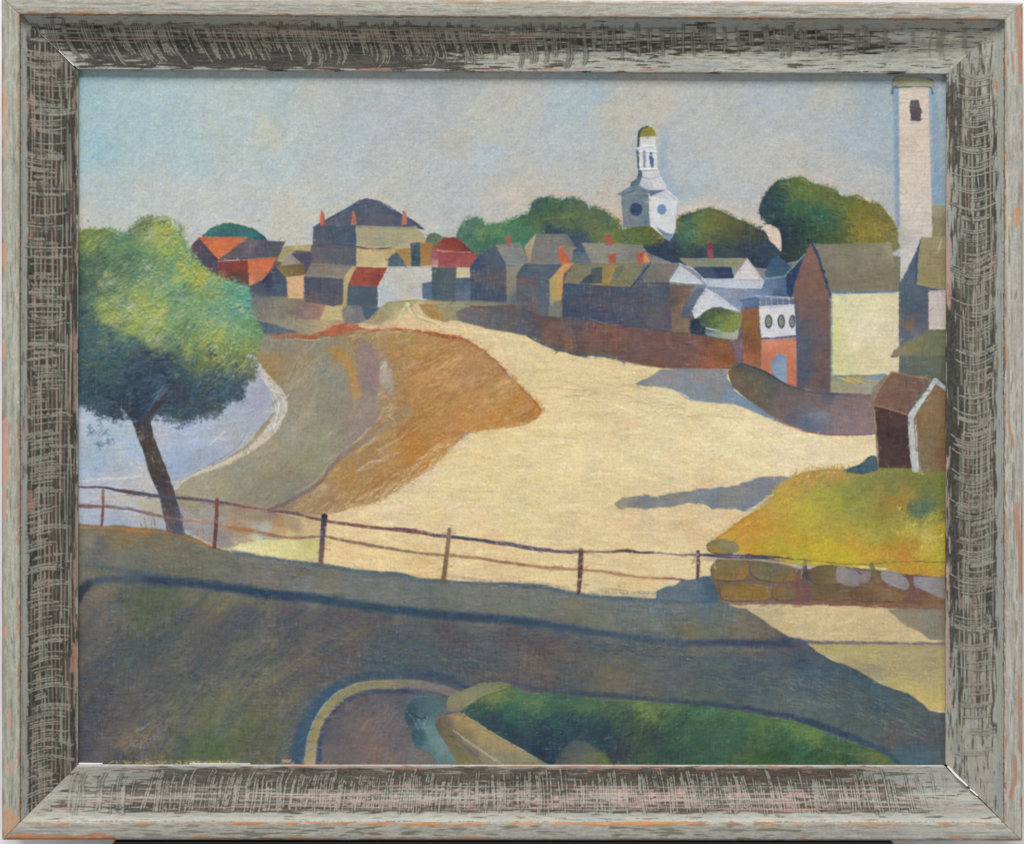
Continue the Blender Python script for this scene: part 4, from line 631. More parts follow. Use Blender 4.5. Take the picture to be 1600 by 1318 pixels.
    L([(1240, 1004), (1320, 1004), (1400, 1005), (1485, 1006)], [9, 7, 6, 6], [(1250, 1004, (84, 84, 110)), (1330, 1004, (106, 102, 106)), (1470, 1006, (112, 106, 110))], soft=1.8, a=.9)
    # sunlit ground at the right
    P([(1262, 1006), (1340, 1007), (1490, 1008), (1490, 1110), (1452, 1108), (1420, 1080), (1378, 1066), (1345, 1048), (1308, 1032)], [(1300, 1018, (178, 162, 108)), (1360, 1020, (176, 162, 110)), (1450, 1030, (166, 150, 112)), (1360, 1045, (158, 148, 118)), (1430, 1050, (164, 152, 112)), (1400, 1072, (176, 162, 108)), (1450, 1095, (190, 172, 104)), (1420, 1080, (186, 170, 112))], wob=1, soft=1.2, ang=2)
    DABS([(1290, 1012), (1480, 1014), (1480, 1100), (1440, 1090), (1350, 1045)], 160, None, (12, 34), (1.4, 3.4), 3, 6, .04, .015, (.3, .6), .25, seed=34)
    P([(1388, 952), (1490, 948), (1490, 1000), (1452, 998), (1440, 988), (1414, 975)], [(1410, 962, (136, 130, 108)), (1450, 960, (132, 128, 112)), (1470, 985, (128, 122, 108))], wob=.8, soft=1.2, ang=10)
    L([(1230, 994), (1262, 1008), (1300, 1034), (1330, 1042), (1378, 1070), (1420, 1086), (1446, 1104)], 3, (72, 82, 92), a=.6, soft=1.6)

    SCUM([(122, 925), (500, 960), (460, 1190), (122, 1190)], (112, 108, 96), .8, 12, .45, 541, -42, 3.5); SCUM([(122, 925), (500, 960), (460, 1190), (122, 1190)], (62, 78, 88), .6, 16, .45, 543, -40, 3)
    SCUM([(500, 960), (1180, 1010), (1380, 1150), (700, 1060), (500, 1050)], (112, 106, 98), .9, 7, .4, 545, 10, 4); SCUM([(500, 960), (1250, 1010), (1450, 1180), (700, 1060), (500, 1050)], (56, 80, 98), .6, 10, .45, 547, 12, 4)
    # hill with the small shed -------------------------------------------------
    hill = [(1110, 846), (1127, 834), (1145, 821), (1165, 806), (1182, 799), (1200, 782), (1214, 762), (1237, 744), (1255, 738), (1275, 734), (1300, 732), (1318, 734), (1345, 734), (1375, 729), (1420, 728), (1490, 729), (1490, 905), (1425, 899), (1375, 890), (1340, 889), (1300, 884), (1250, 882), (1200, 872), (1150, 862), (1115, 862)]
    nh = [(1130, 840, (192, 160, 78)), (1160, 830, (196, 142, 52)), (1150, 850, (192, 150, 48)), (1185, 815, (196, 142, 54)), (1200, 830, (186, 146, 52)), (1220, 790, (180, 158, 58)), (1205, 790, (188, 148, 72)), (1230, 765, (186, 154, 68)), (1250, 755, (162, 144, 74)), (1265, 745, (180, 142, 82)), (1290, 745, (160, 144, 76)), (1300, 740, (184, 142, 74)), (1280, 770, (164, 162, 62)),
          (1300, 785, (158, 160, 58)), (1260, 790, (180, 172, 60)), (1240, 820, (176, 160, 58)), (1290, 810, (160, 144, 66)), (1330, 760, (140, 140, 68)), (1340, 780, (132, 138, 66)), (1350, 750, (128, 130, 66)), (1390, 745, (120, 126, 70)), (1430, 745, (118, 116, 58)), (1465, 760, (108, 118, 56)), (1395, 770, (158, 126, 62)), (1405, 778, (166, 126, 56)), (1430, 792, (92, 112, 74)), (1440, 785, (84, 102, 86)), (1460, 800, (150, 142, 56)), (1455, 775, (112, 120, 60)),
          (1340, 805, (140, 146, 72)), (1370, 795, (140, 132, 60)), (1380, 815, (156, 148, 62)), (1420, 825, (176, 164, 66)), (1450, 840, (188, 172, 96)), (1470, 830, (170, 148, 46)), (1350, 830, (172, 158, 66)), (1300, 835, (170, 152, 62)), (1260, 845, (186, 158, 54)), (1230, 845, (190, 142, 46)), (1220, 855, (172, 164, 52)), (1290, 862, (196, 172, 42)), (1340, 855, (196, 150, 48)), (1380, 862, (190, 138, 46)), (1410, 865, (184, 126, 42)), (1420, 850, (176, 130, 46)),
          (1450, 865, (182, 168, 66)), (1330, 875, (190, 172, 44)), (1250, 870, (178, 168, 48)), (1390, 878, (164, 156, 52)), (1460, 880, (170, 160, 48)), (1440, 893, (190, 150, 44)), (1190, 860, (184, 156, 48)), (1478, 800, (96, 92, 50))]
    P(hill, nh, wob=1.6, soft=1.4, h=.3, ang=-20)
    DABS(hill, 1700, nh, (4, 14), (1, 3), -22, 40, .09, .03, (.3, .65), .28, seed=36, out=1)
    RAG(hill, nh, 420, 7, (5, 12), (1, 2.2), -70, 22, seed=73, keep=lambda x, y: y < 842 and x < 1480)
    DABS([(1400, 790), (1478, 790), (1478, 865), (1430, 870), (1400, 840)], 170, [(1440, 830, (206, 196, 110))], (3, 9), (1, 1.8), -60, 40, .08, .03, (.25, .6), .3, seed=37)
    P([(1418, 787), (1440, 785), (1466, 786), (1448, 802), (1440, 808), (1422, 806)], (88, 108, 84), soft=2.5, wob=2, a=.8)
    DABS([(1212, 775), (1240, 745), (1310, 733), (1300, 742), (1250, 760), (1222, 790)], 80, [(1220, 770, (196, 150, 72)), (1290, 738, (200, 150, 86))], (7, 14), (1, 2), -70, 20, .08, .03, (.4, .8), .35, seed=38)
    DABS([(1318, 735), (1480, 730), (1480, 740), (1318, 745)], 120, [(1350, 735, (140, 134, 72)), (1430, 735, (120, 126, 66))], (6, 13), (1, 2), -85, 15, .1, .03, (.4, .8), .35, seed=39)
    for k in range(20):
        t = k / 19; x = 1108 + 90 * t; y = 846 - 62 * t
        L([(x - 6, y - 1), (x + 10, y - 13 + (k % 3) * 2)], 2.2, (214, 204, 178) if k % 3 else (192, 168, 128), a=.75, h=.6)
    L([(1120, 842), (1134, 832), (1150, 822), (1168, 806)], 2, (196, 110, 52), a=.7)
    L([(1338, 887), (1360, 886), (1388, 889)], [3, 5, 2], (212, 200, 160), a=.9, h=.5)
    L([(1388, 889), (1430, 892), (1482, 894)], [6, 10, 10], (186, 142, 50), a=.85, soft=1.4)
    # boulder wall
    P([(1122, 866), (1170, 866), (1215, 876), (1260, 890), (1340, 886), (1372, 892), (1420, 898), (1490, 902), (1490, 950), (1400, 948), (1300, 944), (1200, 942), (1128, 942), (1120, 920), (1112, 900)],
      [(1140, 905, (112, 92, 70)), (1180, 900, (112, 92, 78)), (1240, 900, (116, 86, 80)), (1255, 930, (112, 82, 76)), (1300, 935, (112, 82, 66)), (1350, 915, (118, 84, 72)), (1420, 920, (112, 80, 72)), (1460, 940, (122, 92, 66)), (1200, 938, (122, 98, 92)), (1390, 930, (110, 88, 66))], wob=1.2, ang=0)
    def stone(cx, cy, rx, ry, notes, pw=2.6, rot=0):
        pts = []
        for k in range(18):
            t = k * math.pi / 9; c, s = math.cos(t), math.sin(t)
            x = rx * abs(c) ** (2 / pw) * (1 if c > 0 else -1); y = ry * abs(s) ** (2 / pw) * (1 if s > 0 else -1)
            pts.append((cx + x * math.cos(rot) - y * math.sin(rot), cy + x * math.sin(rot) + y * math.cos(rot)))
        P(pts, notes, wob=1.0, soft=1.1, h=.3, ang=5)
        L(pts[3:15], 1.8, (78, 66, 68), a=.7); L(pts[10:16], 1.2, (150, 136, 104), a=.35)
    stone(1130, 854, 25, 11, [(1115, 850, (126, 120, 86)), (1140, 854, (132, 126, 96)), (1120, 862, (166, 122, 56)), (1130, 846, (122, 118, 88))])
    stone(1140, 890, 29, 17, [(1120, 888, (124, 112, 72)), (1145, 880, (120, 108, 74)), (1155, 895, (142, 108, 62)), (1135, 902, (132, 104, 64))])
    stone(1208, 893, 36, 16, [(1185, 890, (112, 104, 76)), (1205, 885, (104, 100, 78)), (1235, 895, (132, 102, 60)), (1215, 905, (118, 100, 64))], rot=.12)
    stone(1164, 926, 39, 13, [(1140, 925, (136, 108, 64)), (1165, 925, (132, 108, 56)), (1195, 925, (136, 108, 62))], pw=3.4)
    stone(1226, 926, 19, 12, [(1215, 925, (128, 98, 60)), (1235, 925, (112, 98, 68))])
    stone(1293, 898, 29, 15, [(1275, 895, (102, 88, 64)), (1300, 890, (112, 100, 62)), (1310, 905, (116, 98, 70))])
    P([(1308, 888), (1325, 885), (1345, 892), (1360, 892), (1358, 905), (1345, 914), (1312, 910)], [(1320, 895, (140, 134, 130)), (1345, 902, (136, 126, 124)), (1352, 895, (128, 118, 116))], wob=.9, sm=True)
    L([(1322, 886), (1334, 889), (1346, 896)], 1.3, (66, 62, 74), a=.8)
    P([(1268, 914), (1300, 914), (1334, 918), (1332, 936), (1290, 938), (1268, 934)], [(1290, 922, (104, 90, 62)), (1315, 928, (108, 92, 68))], wob=1)
    stone(1372, 927, 42, 13, [(1345, 925, (112, 92, 66)), (1375, 922, (130, 102, 74)), (1395, 930, (122, 96, 58)), (1350, 935, (108, 82, 58))], pw=3)
    P([(1376, 896), (1388, 891), (1404, 896), (1418, 908), (1418, 920), (1400, 916), (1382, 908)], [(1390, 898, (148, 140, 140)), (1408, 910, (138, 130, 136))], wob=.8, sm=True)
    P([(1428, 901), (1450, 901), (1490, 903), (1490, 936), (1468, 932), (1440, 920), (1428, 914)], [(1440, 908, (140, 136, 140)), (1465, 915, (134, 128, 134))], wob=.8)
    L([(1126, 938), (1150, 944), (1200, 941), (1260, 942), (1330, 943), (1400, 946), (1482, 949)], [4, 4, 4, 6, 7, 8, 7], [(1130, 940, (128, 106, 102)), (1250, 941, (124, 86, 78)), (1350, 943, (126, 88, 72)), (1450, 947, (128, 96, 76))], soft=1.4, dry=1)
    L([(1238, 918), (1248, 905), (1252, 890)], 6, (112, 80, 74), a=.8); L([(1345, 912), (1370, 910), (1400, 922), (1430, 930)], 4, (118, 82, 70), a=.7, dry=1.2); L([(1172, 880), (1174, 892), (1182, 902)], 3, (112, 86, 84), a=.8)
    L([(1421, 902), (1424, 912), (1418, 924)], 5, (110, 82, 70), a=.8)
    P([(1254, 892), (1256, 874), (1258, 871), (1260, 876), (1263, 915), (1256, 918), (1254, 905)], [(1257, 880, (148, 136, 120)), (1259, 900, (70, 62, 74)), (1256, 912, (104, 86, 80))], wob=.4)
    L([(1252, 876), (1253, 890), (1252, 902)], 1.5, (178, 166, 138), a=.8)
    L([(1362, 882), (1366, 895), (1372, 908)], [8, 8, 9], (116, 108, 74), a=.9, soft=1.2)
    # bush and shed on the hill
    P([(1317, 735), (1328, 730), (1340, 727), (1350, 718), (1360, 711), (1370, 714), (1372, 733), (1345, 740)], [(1330, 733, (62, 88, 92)), (1355, 722, (60, 86, 104)), (1366, 728, (72, 98, 120)), (1345, 735, (50, 78, 96))], wob=1.3, sm=True)
    P([(1367, 634), (1418, 647), (1422, 690), (1424, 730), (1372, 730), (1369, 680)], [(1385, 650, (72, 52, 50)), (1400, 690, (66, 50, 50)), (1385, 720, (74, 54, 52)), (1410, 660, (78, 56, 54))], wob=.5, ang=80)
    P([(1461, 598), (1485, 618), (1485, 735), (1432, 735), (1426, 655)], [(1450, 640, (132, 106, 74)), (1445, 690, (126, 108, 78)), (1465, 680, (120, 98, 64)), (1470, 720, (118, 92, 66)), (1440, 725, (122, 106, 84)), (1462, 620, (126, 102, 74))], wob=.5, ang=85)
    P([(1392, 581), (1425, 586), (1453, 591), (1440, 612), (1418, 648), (1390, 638), (1362, 630), (1375, 606)], [(1390, 595, (126, 96, 80)), (1420, 600, (112, 88, 78)), (1400, 620, (114, 86, 76)), (1430, 615, (104, 82, 78)), (1380, 622, (122, 92, 76))], wob=.5, h=.32)
    L([(1394, 581), (1424, 587), (1452, 592)], 2, (150, 118, 86)); L([(1363, 631), (1392, 640), (1418, 648)], 1.8, (166, 130, 98), a=.8); L([(1364, 628), (1376, 605), (1392, 582)], 1.4, (164, 138, 104), a=.7)
    L([(1366, 640), (1370, 690), (1372, 730)], 2, (176, 152, 116), a=.7)
    L([(1461, 594), (1446, 618), (1432, 636), (1423, 652)], [7, 7, 8, 9], (184, 188, 188), sm=True, h=.7); L([(1423, 652), (1425, 690), (1430, 732)], [9, 10, 11], (182, 186, 188), h=.7); L([(1461, 594), (1470, 601), (1482, 611)], [6, 6, 7], (172, 182, 188), h=.6)
    L([(1456, 604), (1442, 626), (1430, 646)], 1.6, (216, 216, 212), a=.8, h=.6); L([(1431, 665), (1433, 700), (1434, 732)], 1.6, (214, 210, 200), a=.8, h=.5)

    # kerbed curve and grass ---------------------------------------------------
    inner = [(497, 1200), (497, 1160), (506, 1130), (525, 1104), (552, 1088), (600, 1077), (645, 1078), (690, 1088), (700, 1105), (690, 1130), (720, 1160), (790, 1200)]
    P(inner, [(520, 1120, (92, 88, 100)), (560, 1100, (96, 92, 96)), (620, 1095, (92, 90, 96)), (540, 1150, (98, 94, 98)), (570, 1130, (116, 102, 100)), (600, 1125, (106, 100, 102)), (640, 1110, (88, 98, 106)), (580, 1170, (128, 106, 98)), (560, 1180, (112, 100, 98)), (530, 1180, (106, 98, 98)), (620, 1160, (104, 96, 102)), (610, 1185, (118, 104, 98)), (650, 1180, (112, 108, 106)), (620, 1130, (110, 104, 106))], wob=1, soft=1.5, ang=-60)
    DABS([(505, 1190), (512, 1130), (550, 1096), (640, 1086), (640, 1120), (640, 1190)], 380, None, (8, 24), (1.3, 3), -55, 16, .05, .018, (.3, .6), .3, seed=40)
    DABS([(590, 1105), (620, 1105), (610, 1145), (580, 1145)], 26, [(600, 1125, (134, 128, 122))], (10, 20), (.9, 1.3), -60, 8, .05, .02, (.4, .7), .5, seed=41)
    L([(566, 1140), (572, 1128), (590, 1120)], 3, (150, 122, 106), a=.6, soft=1.6)
    # blue band outside the kerb
    L([(458, 1205), (464, 1180), (474, 1140), (486, 1112), (508, 1088), (536, 1068), (570, 1056), (620, 1050), (670, 1053), (715, 1066), (738, 1078)], [24, 24, 22, 22, 20, 16, 14, 14, 14, 9, 5],
      [(460, 1185, (50, 76, 118)), (475, 1140, (48, 84, 130)), (485, 1112, (62, 88, 112)), (505, 1092, (46, 82, 128)), (550, 1060, (60, 82, 104)), (620, 1050, (62, 84, 104)), (670, 1054, (56, 76, 106)), (720, 1068, (58, 72, 104))], soft=6, a=.9, wob=1.2, dry=.1)
    L([(474, 1190), (477, 1160), (487, 1128), (502, 1102), (522, 1083)], 5, (42, 96, 158), a=.65, soft=2)
    L([(440, 1190), (448, 1150), (462, 1115), (486, 1080)], 10, (86, 98, 104), a=.5, soft=5)
    # inner blue line
    L([(498, 1190), (499, 1165), (507, 1136), (520, 1112), (542, 1094), (572, 1082), (612, 1078), (645, 1080), (676, 1089), (688, 1096)], [9, 8, 5, 5, 6, 8, 8, 7, 7, 4], [(499, 1175, (44, 70, 124)), (520, 1112, (66, 76, 108)), (572, 1082, (62, 70, 106)), (640, 1080, (56, 60, 112)), (685, 1094, (78, 90, 110))], soft=3.2, a=.85, wob=1, dry=.1)
    # kerb
    L([(483, 1200), (485, 1180), (488, 1155), (497, 1128), (514, 1102), (538, 1083), (570, 1071), (612, 1068), (650, 1069), (686, 1075), (712, 1084)], [17, 18, 16, 15, 15, 14, 14, 14, 13, 13, 14],
      [(484, 1180, (160, 142, 104)), (490, 1150, (152, 140, 96)), (505, 1115, (150, 140, 100)), (545, 1082, (142, 136, 102)), (600, 1068, (136, 132, 104)), (650, 1069, (126, 120, 110)), (690, 1076, (126, 116, 112)), (484, 1192, (180, 168, 140))], soft=1.6, h=.55, a=.97, dry=.15)
    L([(478, 1160), (488, 1130), (505, 1103), (528, 1080), (560, 1066)], 1.4, (176, 170, 140), a=.7, h=.5); L([(500, 1135), (514, 1114), (536, 1094)], 1.2, (178, 170, 138), a=.6, h=.5)
    # teal swirl
    P([(640, 1095), (655, 1088), (690, 1090), (698, 1104), (682, 1118), (680, 1130), (690, 1150), (704, 1172), (722, 1196), (690, 1196), (672, 1176), (650, 1164), (643, 1142), (634, 1122)],
      [(650, 1100, (70, 98, 104)), (680, 1098, (84, 106, 112)), (645, 1118, (46, 72, 92)), (655, 1122, (50, 78, 98)), (665, 1112, (64, 96, 108)), (655, 1150, (58, 92, 104)), (650, 1160, (52, 84, 100)), (675, 1140, (108, 140, 140)), (685, 1160, (112, 142, 144)), (700, 1180, (104, 130, 134)), (670, 1165, (84, 116, 124)), (710, 1192, (100, 118, 114))], wob=1.2, soft=1.8, sm=True, h=.4, ang=55)
    for a, b in [((640, 1116), (648, 1126)), ((668, 1120), (660, 1136)), ((652, 1124), (662, 1121)), ((636, 1112), (641, 1104)), ((650, 1130), (655, 1142))]:
        L([a, b], 1.2, (150, 172, 180), a=.7, h=.6)
    L([(648, 1118), (658, 1122), (664, 1120)], 2.5, (30, 50, 72), a=.8)
    # grass
    grass = [(716, 1108), (732, 1100), (748, 1090), (765, 1082), (785, 1076), (806, 1074), (826, 1084), (862, 1083), (900, 1089), (950, 1095), (1012, 1095), (1075, 1101), (1150, 1110), (1200, 1121), (1232, 1124), (1270, 1135), (1305, 1150), (1350, 1166), (1380, 1176), (1402, 1200), (868, 1200), (830, 1178), (790, 1156), (750, 1132), (728, 1118)]
    ng = [(740, 1100, (52, 84, 80)), (770, 1090, (112, 128, 70)), (785, 1085, (118, 130, 78)), (800, 1092, (74, 116, 78)), (760, 1110, (44, 74, 76)), (800, 1110, (52, 98, 84)), (770, 1130, (40, 62, 82)), (840, 1090, (86, 122, 76)), (850, 1105, (60, 104, 80)), (880, 1095, (62, 102, 78)), (920, 1100, (78, 112, 72)), (830, 1125, (50, 80, 80)), (800, 1140, (42, 60, 84)), (850, 1150, (38, 58, 84)), (840, 1170, (36, 52, 76)),
          (880, 1125, (48, 84, 84)), (900, 1140, (44, 70, 86)), (950, 1115, (70, 98, 70)), (1000, 1105, (112, 132, 70)), (1010, 1112, (106, 128, 72)), (980, 1125, (58, 80, 72)), (1050, 1112, (84, 116, 72)), (1100, 1115, (66, 110, 74)), (1150, 1120, (76, 116, 68)), (940, 1150, (42, 66, 80)), (960, 1170, (56, 62, 72)), (1000, 1140, (60, 76, 66)), (1020, 1160, (56, 70, 74)), (1060, 1140, (52, 92, 76)), (1100, 1150, (58, 88, 72)), (1050, 1180, (48, 78, 68)), (1000, 1190, (56, 84, 62)), (1120, 1180, (52, 88, 74)), (1150, 1150, (58, 94, 76)), (1180, 1165, (74, 92, 66)),
          (1200, 1130, (92, 118, 64)), (1240, 1140, (88, 122, 62)), (1210, 1150, (60, 96, 66)), (1270, 1150, (108, 132, 66)), (1250, 1165, (54, 100, 78)), (1210, 1185, (42, 76, 44)), (1270, 1182, (40, 82, 48)), (1320, 1185, (44, 74, 46)), (1310, 1165, (66, 98, 64)), (1340, 1175, (80, 104, 74)), (1370, 1185, (94, 108, 62)), (1180, 1190, (56, 92, 46)), (1230, 1170, (46, 78, 62))]
    P(grass, ng, wob=1.6, soft=1.6, sm=False, h=.3, ang=-20)
    DABS(grass, 1900, ng, (5, 18), (1, 3), -26, 24, .12, .028, (.3, .65), .3, seed=44, out=1)
    DABS(grass, 260, [(900, 1100, (130, 146, 100)), (1100, 1150, (120, 118, 76)), (1300, 1160, (130, 146, 92))], (3, 9), (.9, 1.5), -30, 35, .1, .04, (.25, .55), .4, seed=45)
    DABS([(860, 1110), (1080, 1110), (1060, 1150), (880, 1160)], 220, [(900, 1130, (38, 58, 70)), (1000, 1130, (46, 62, 58))], (8, 18), (1, 2), -42, 10, .1, .02, (.3, .6), .3, seed=46)
    P([(892, 1160), (900, 1157), (914, 1159), (940, 1175), (962, 1200), (866, 1200), (878, 1180)], [(900, 1170, (92, 98, 98)), (915, 1185, (112, 112, 84)), (885, 1190, (88, 88, 88)), (940, 1190, (106, 112, 74))], soft=3, wob=2, a=.9)
    L([(800, 1066), (850, 1076), (950, 1086), (1030, 1093), (1130, 1101), (1200, 1113), (1240, 1120), (1290, 1136), (1340, 1154), (1385, 1174), (1404, 1192)], [5, 8, 8, 7, 8, 9, 9, 11, 10, 9, 6], [(850, 1076, (66, 78, 98)), (950, 1086, (52, 70, 92)), (1100, 1098, (48, 68, 92)), (1200, 1113, (44, 60, 98)), (1280, 1133, (36, 54, 98)), (1340, 1154, (40, 72, 104)), (1385, 1174, (44, 78, 106))], soft=3, a=.8, wob=1.2)
    # second kerb running off to the right
    P([(698, 1108), (700, 1090), (722, 1080), (750, 1068), (780, 1066), (800, 1070), (785, 1077), (765, 1083), (748, 1091), (732, 1101), (720, 1110), (706, 1112)], [(712, 1095, (134, 132, 102)), (740, 1080, (132, 134, 104)), (770, 1072, (122, 126, 96)), (705, 1106, (128, 128, 110)), (790, 1072, (116, 124, 78))], wob=1, h=.4)
    P([(704, 1116), (716, 1112), (726, 1116), (750, 1132), (790, 1156), (830, 1178), (866, 1202), (800, 1202), (760, 1202), (722, 1202), (704, 1172), (690, 1150), (680, 1132), (686, 1120)],
      [(715, 1120, (168, 142, 100)), (735, 1130, (174, 146, 98)), (760, 1145, (170, 148, 104)), (790, 1165, (164, 142, 98)), (820, 1182, (140, 138, 112)), (720, 1135, (152, 132, 92)), (745, 1155, (160, 142, 104)), (775, 1172, (150, 142, 112)), (700, 1130, (112, 102, 92)), (695, 1140, (92, 86, 72)), (710, 1155, (112, 104, 76)), (725, 1165, (118, 112, 106)), (740, 1175, (96, 92, 90)), (730, 1185, (130, 118, 78)), (715, 1178, (110, 108, 70)), (760, 1190, (132, 128, 104)), (790, 1190, (138, 132, 106)), (850, 1194, (128, 132, 108)), (735, 1195, (150, 130, 84))], wob=1, h=.4, ang=38)
    L([(690, 1114), (706, 1112), (722, 1108), (728, 1104)], 3, (100, 104, 124), a=.85)
    L([(708, 1140), (730, 1156), (760, 1178), (790, 1196)], [2, 4, 4, 3], (168, 166, 150), a=.75, h=.6); L([(716, 1156), (736, 1172), (750, 1186)], 4, (104, 100, 98), a=.7, h=.5); L([(700, 1150), (716, 1170), (734, 1190)], 3, (112, 116, 70), a=.8)
    L([(727, 1117), (760, 1138), (800, 1162), (832, 1180)], 1.5, (190, 176, 140), a=.6, h=.5)
    # warm unpainted ground showing along the lower edge
    DABS([(170, 1189), (330, 1190), (560, 1190), (1380, 1191), (1380, 1197), (170, 1197)], 520, [(200, 1190, (176, 150, 100)), (300, 1190, (196, 168, 96)), (450, 1190, (168, 132, 84)), (700, 1190, (120, 104, 74)), (900, 1192, (150, 118, 70)), (1200, 1192, (120, 110, 60))], (1.5, 4), (1, 1.8), 0, 30, .15, .04, (.15, .5), .4, seed=48)
    DABS([(170, 1188), (370, 1188), (370, 1194), (170, 1194)], 260, [(250, 1190, (200, 176, 112))], (1, 3.5), (1, 1.6), 0, 50, .15, .04, (.3, .75), .5, seed=49)
    DABS([(440, 1186), (460, 1186), (458, 1194), (438, 1194)], 20, [(450, 1190, (196, 156, 126))], (3, 6), (1.5, 2.5), 0, 30, .1, .03, (.6, .9), .5, seed=50)
    # second light dabs low left
    DABS([(190, 1160), (215, 1138), (270, 1110), (290, 1118), (230, 1165), (205, 1172)], 130, [(210, 1155, (150, 134, 110)), (260, 1120, (138, 120, 108))], (3, 8), (1, 2.2), -35, 40, .1, .03, (.3, .6), .4, seed=51)

    # steeple ------------------------------------------------------------------
    P([(996, 214), (998, 206), (1003, 200), (1010, 197), (1018, 199), (1023, 205), (1025, 214)], [(1012, 205, (142, 134, 52)), (1020, 208, (150, 140, 56)), (1006, 210, (118, 118, 60))], wob=.4, h=.4)
    L([(1011, 198), (1002, 202), (998, 212), (998, 232)], [2.5, 4, 3.5, 3], (48, 62, 96))
    P([(1001, 215), (1024, 214), (1024, 229), (1002, 230)], [(1008, 222, (204, 204, 208)), (1018, 222, (206, 204, 200))], wob=.4, h=.6)
    P([(996, 231), (1024, 228), (1026, 238), (997, 239)], (204, 206, 210), wob=.4, h=.6)
    P([(1000, 237), (1026, 237), (1027, 266), (999, 266)], (206, 206, 206), wob=.4, h=.5)
    L([(1006, 237), (1007, 250), (1007, 261)], 4, (118, 138, 166), sm=False); L([(1017, 240), (1018, 250), (1019, 260)], [4, 6, 4], (52, 92, 152), sm=True)
    P([(1000, 265), (1027, 264), (1032, 277), (1036, 284), (1041, 291), (1042, 298), (1016, 300), (990, 292), (998, 280)], [(1010, 272, (198, 198, 200)), (1022, 285, (206, 206, 204)), (1035, 292, (200, 200, 204)), (1002, 288, (170, 178, 188)), (1010, 282, (204, 204, 206))], wob=.7, h=.65)
    P([(985, 292), (986, 285), (995, 279), (1000, 266), (1003, 270), (1000, 284), (996, 292)], (78, 98, 132), wob=.6)
    L([(996, 236), (997, 250), (998, 266), (998, 276)], 3, (62, 86, 124)); L([(1003, 276), (1015, 279), (1030, 276)], 1.2, (130, 142, 160), a=.7)
    P([(966, 303), (980, 294), (996, 290), (1014, 298), (1018, 304), (990, 305)], [(980, 298, (112, 128, 138)), (1000, 296, (104, 122, 134))], wob=.5)
    P([(971, 304), (1015, 304), (1015, 352), (974, 355)], [(980, 312, (110, 126, 134)), (1005, 312, (100, 120, 132)), (985, 345, (114, 122, 130)), (1008, 345, (94, 114, 126))], wob=.5)
    L([(966, 304), (975, 304), (992, 297)], 1.5, (60, 82, 112), a=.8)
    P([(994 + 9.5 * math.cos(k * .7), 327 + 10 * math.sin(k * .7)) for k in range(9)], (44, 66, 118), wob=.5)
    P([(1014, 304), (1034, 298), (1044, 299), (1058, 311), (1056, 340), (1055, 356), (1052, 366), (1046, 377), (1030, 364), (1016, 352)], [(1025, 315, (206, 206, 206)), (1045, 308, (198, 198, 204)), (1040, 340, (206, 206, 206)), (1025, 345, (204, 204, 206)), (1050, 330, (196, 200, 206))], wob=.5, h=.65)
    P([(1027, 356), (1040, 364), (1051, 366), (1046, 377), (1036, 368)], (108, 130, 164), wob=.5)
    P([(1034 + 7 * math.cos(k * .8), 327 + 8 * math.sin(k * .8)) for k in range(8)], (98, 132, 176), wob=.5)
    P([(1014, 298), (1040, 297), (1030, 300), (1017, 306)], (84, 104, 148), wob=.4); L([(1016, 306), (1035, 304), (1057, 312)], 1.2, (150, 160, 176), a=.6)

    # big tree -------------------------------------------------------------------
    tree = [(104, 480), (104, 368), (122, 364), (140, 360), (158, 362), (175, 361), (190, 367), (207, 364), (214, 352), (222, 346), (234, 342), (246, 346), (260, 342), (268, 353), (282, 364), (291, 381), (300, 402), (316, 416), (337, 430), (352, 440), (370, 445), (386, 452), (388, 466), (382, 478), (392, 490), (399, 505), (406, 520), (405, 540), (396, 553), (398, 578), (392, 594), (378, 602), (376, 622), (352, 626), (342, 642), (318, 648), (300, 652), (282, 656), (262, 648), (245, 644), (225, 652), (205, 656), (176, 650), (160, 645), (150, 640), (136, 634), (122, 628), (110, 628)]
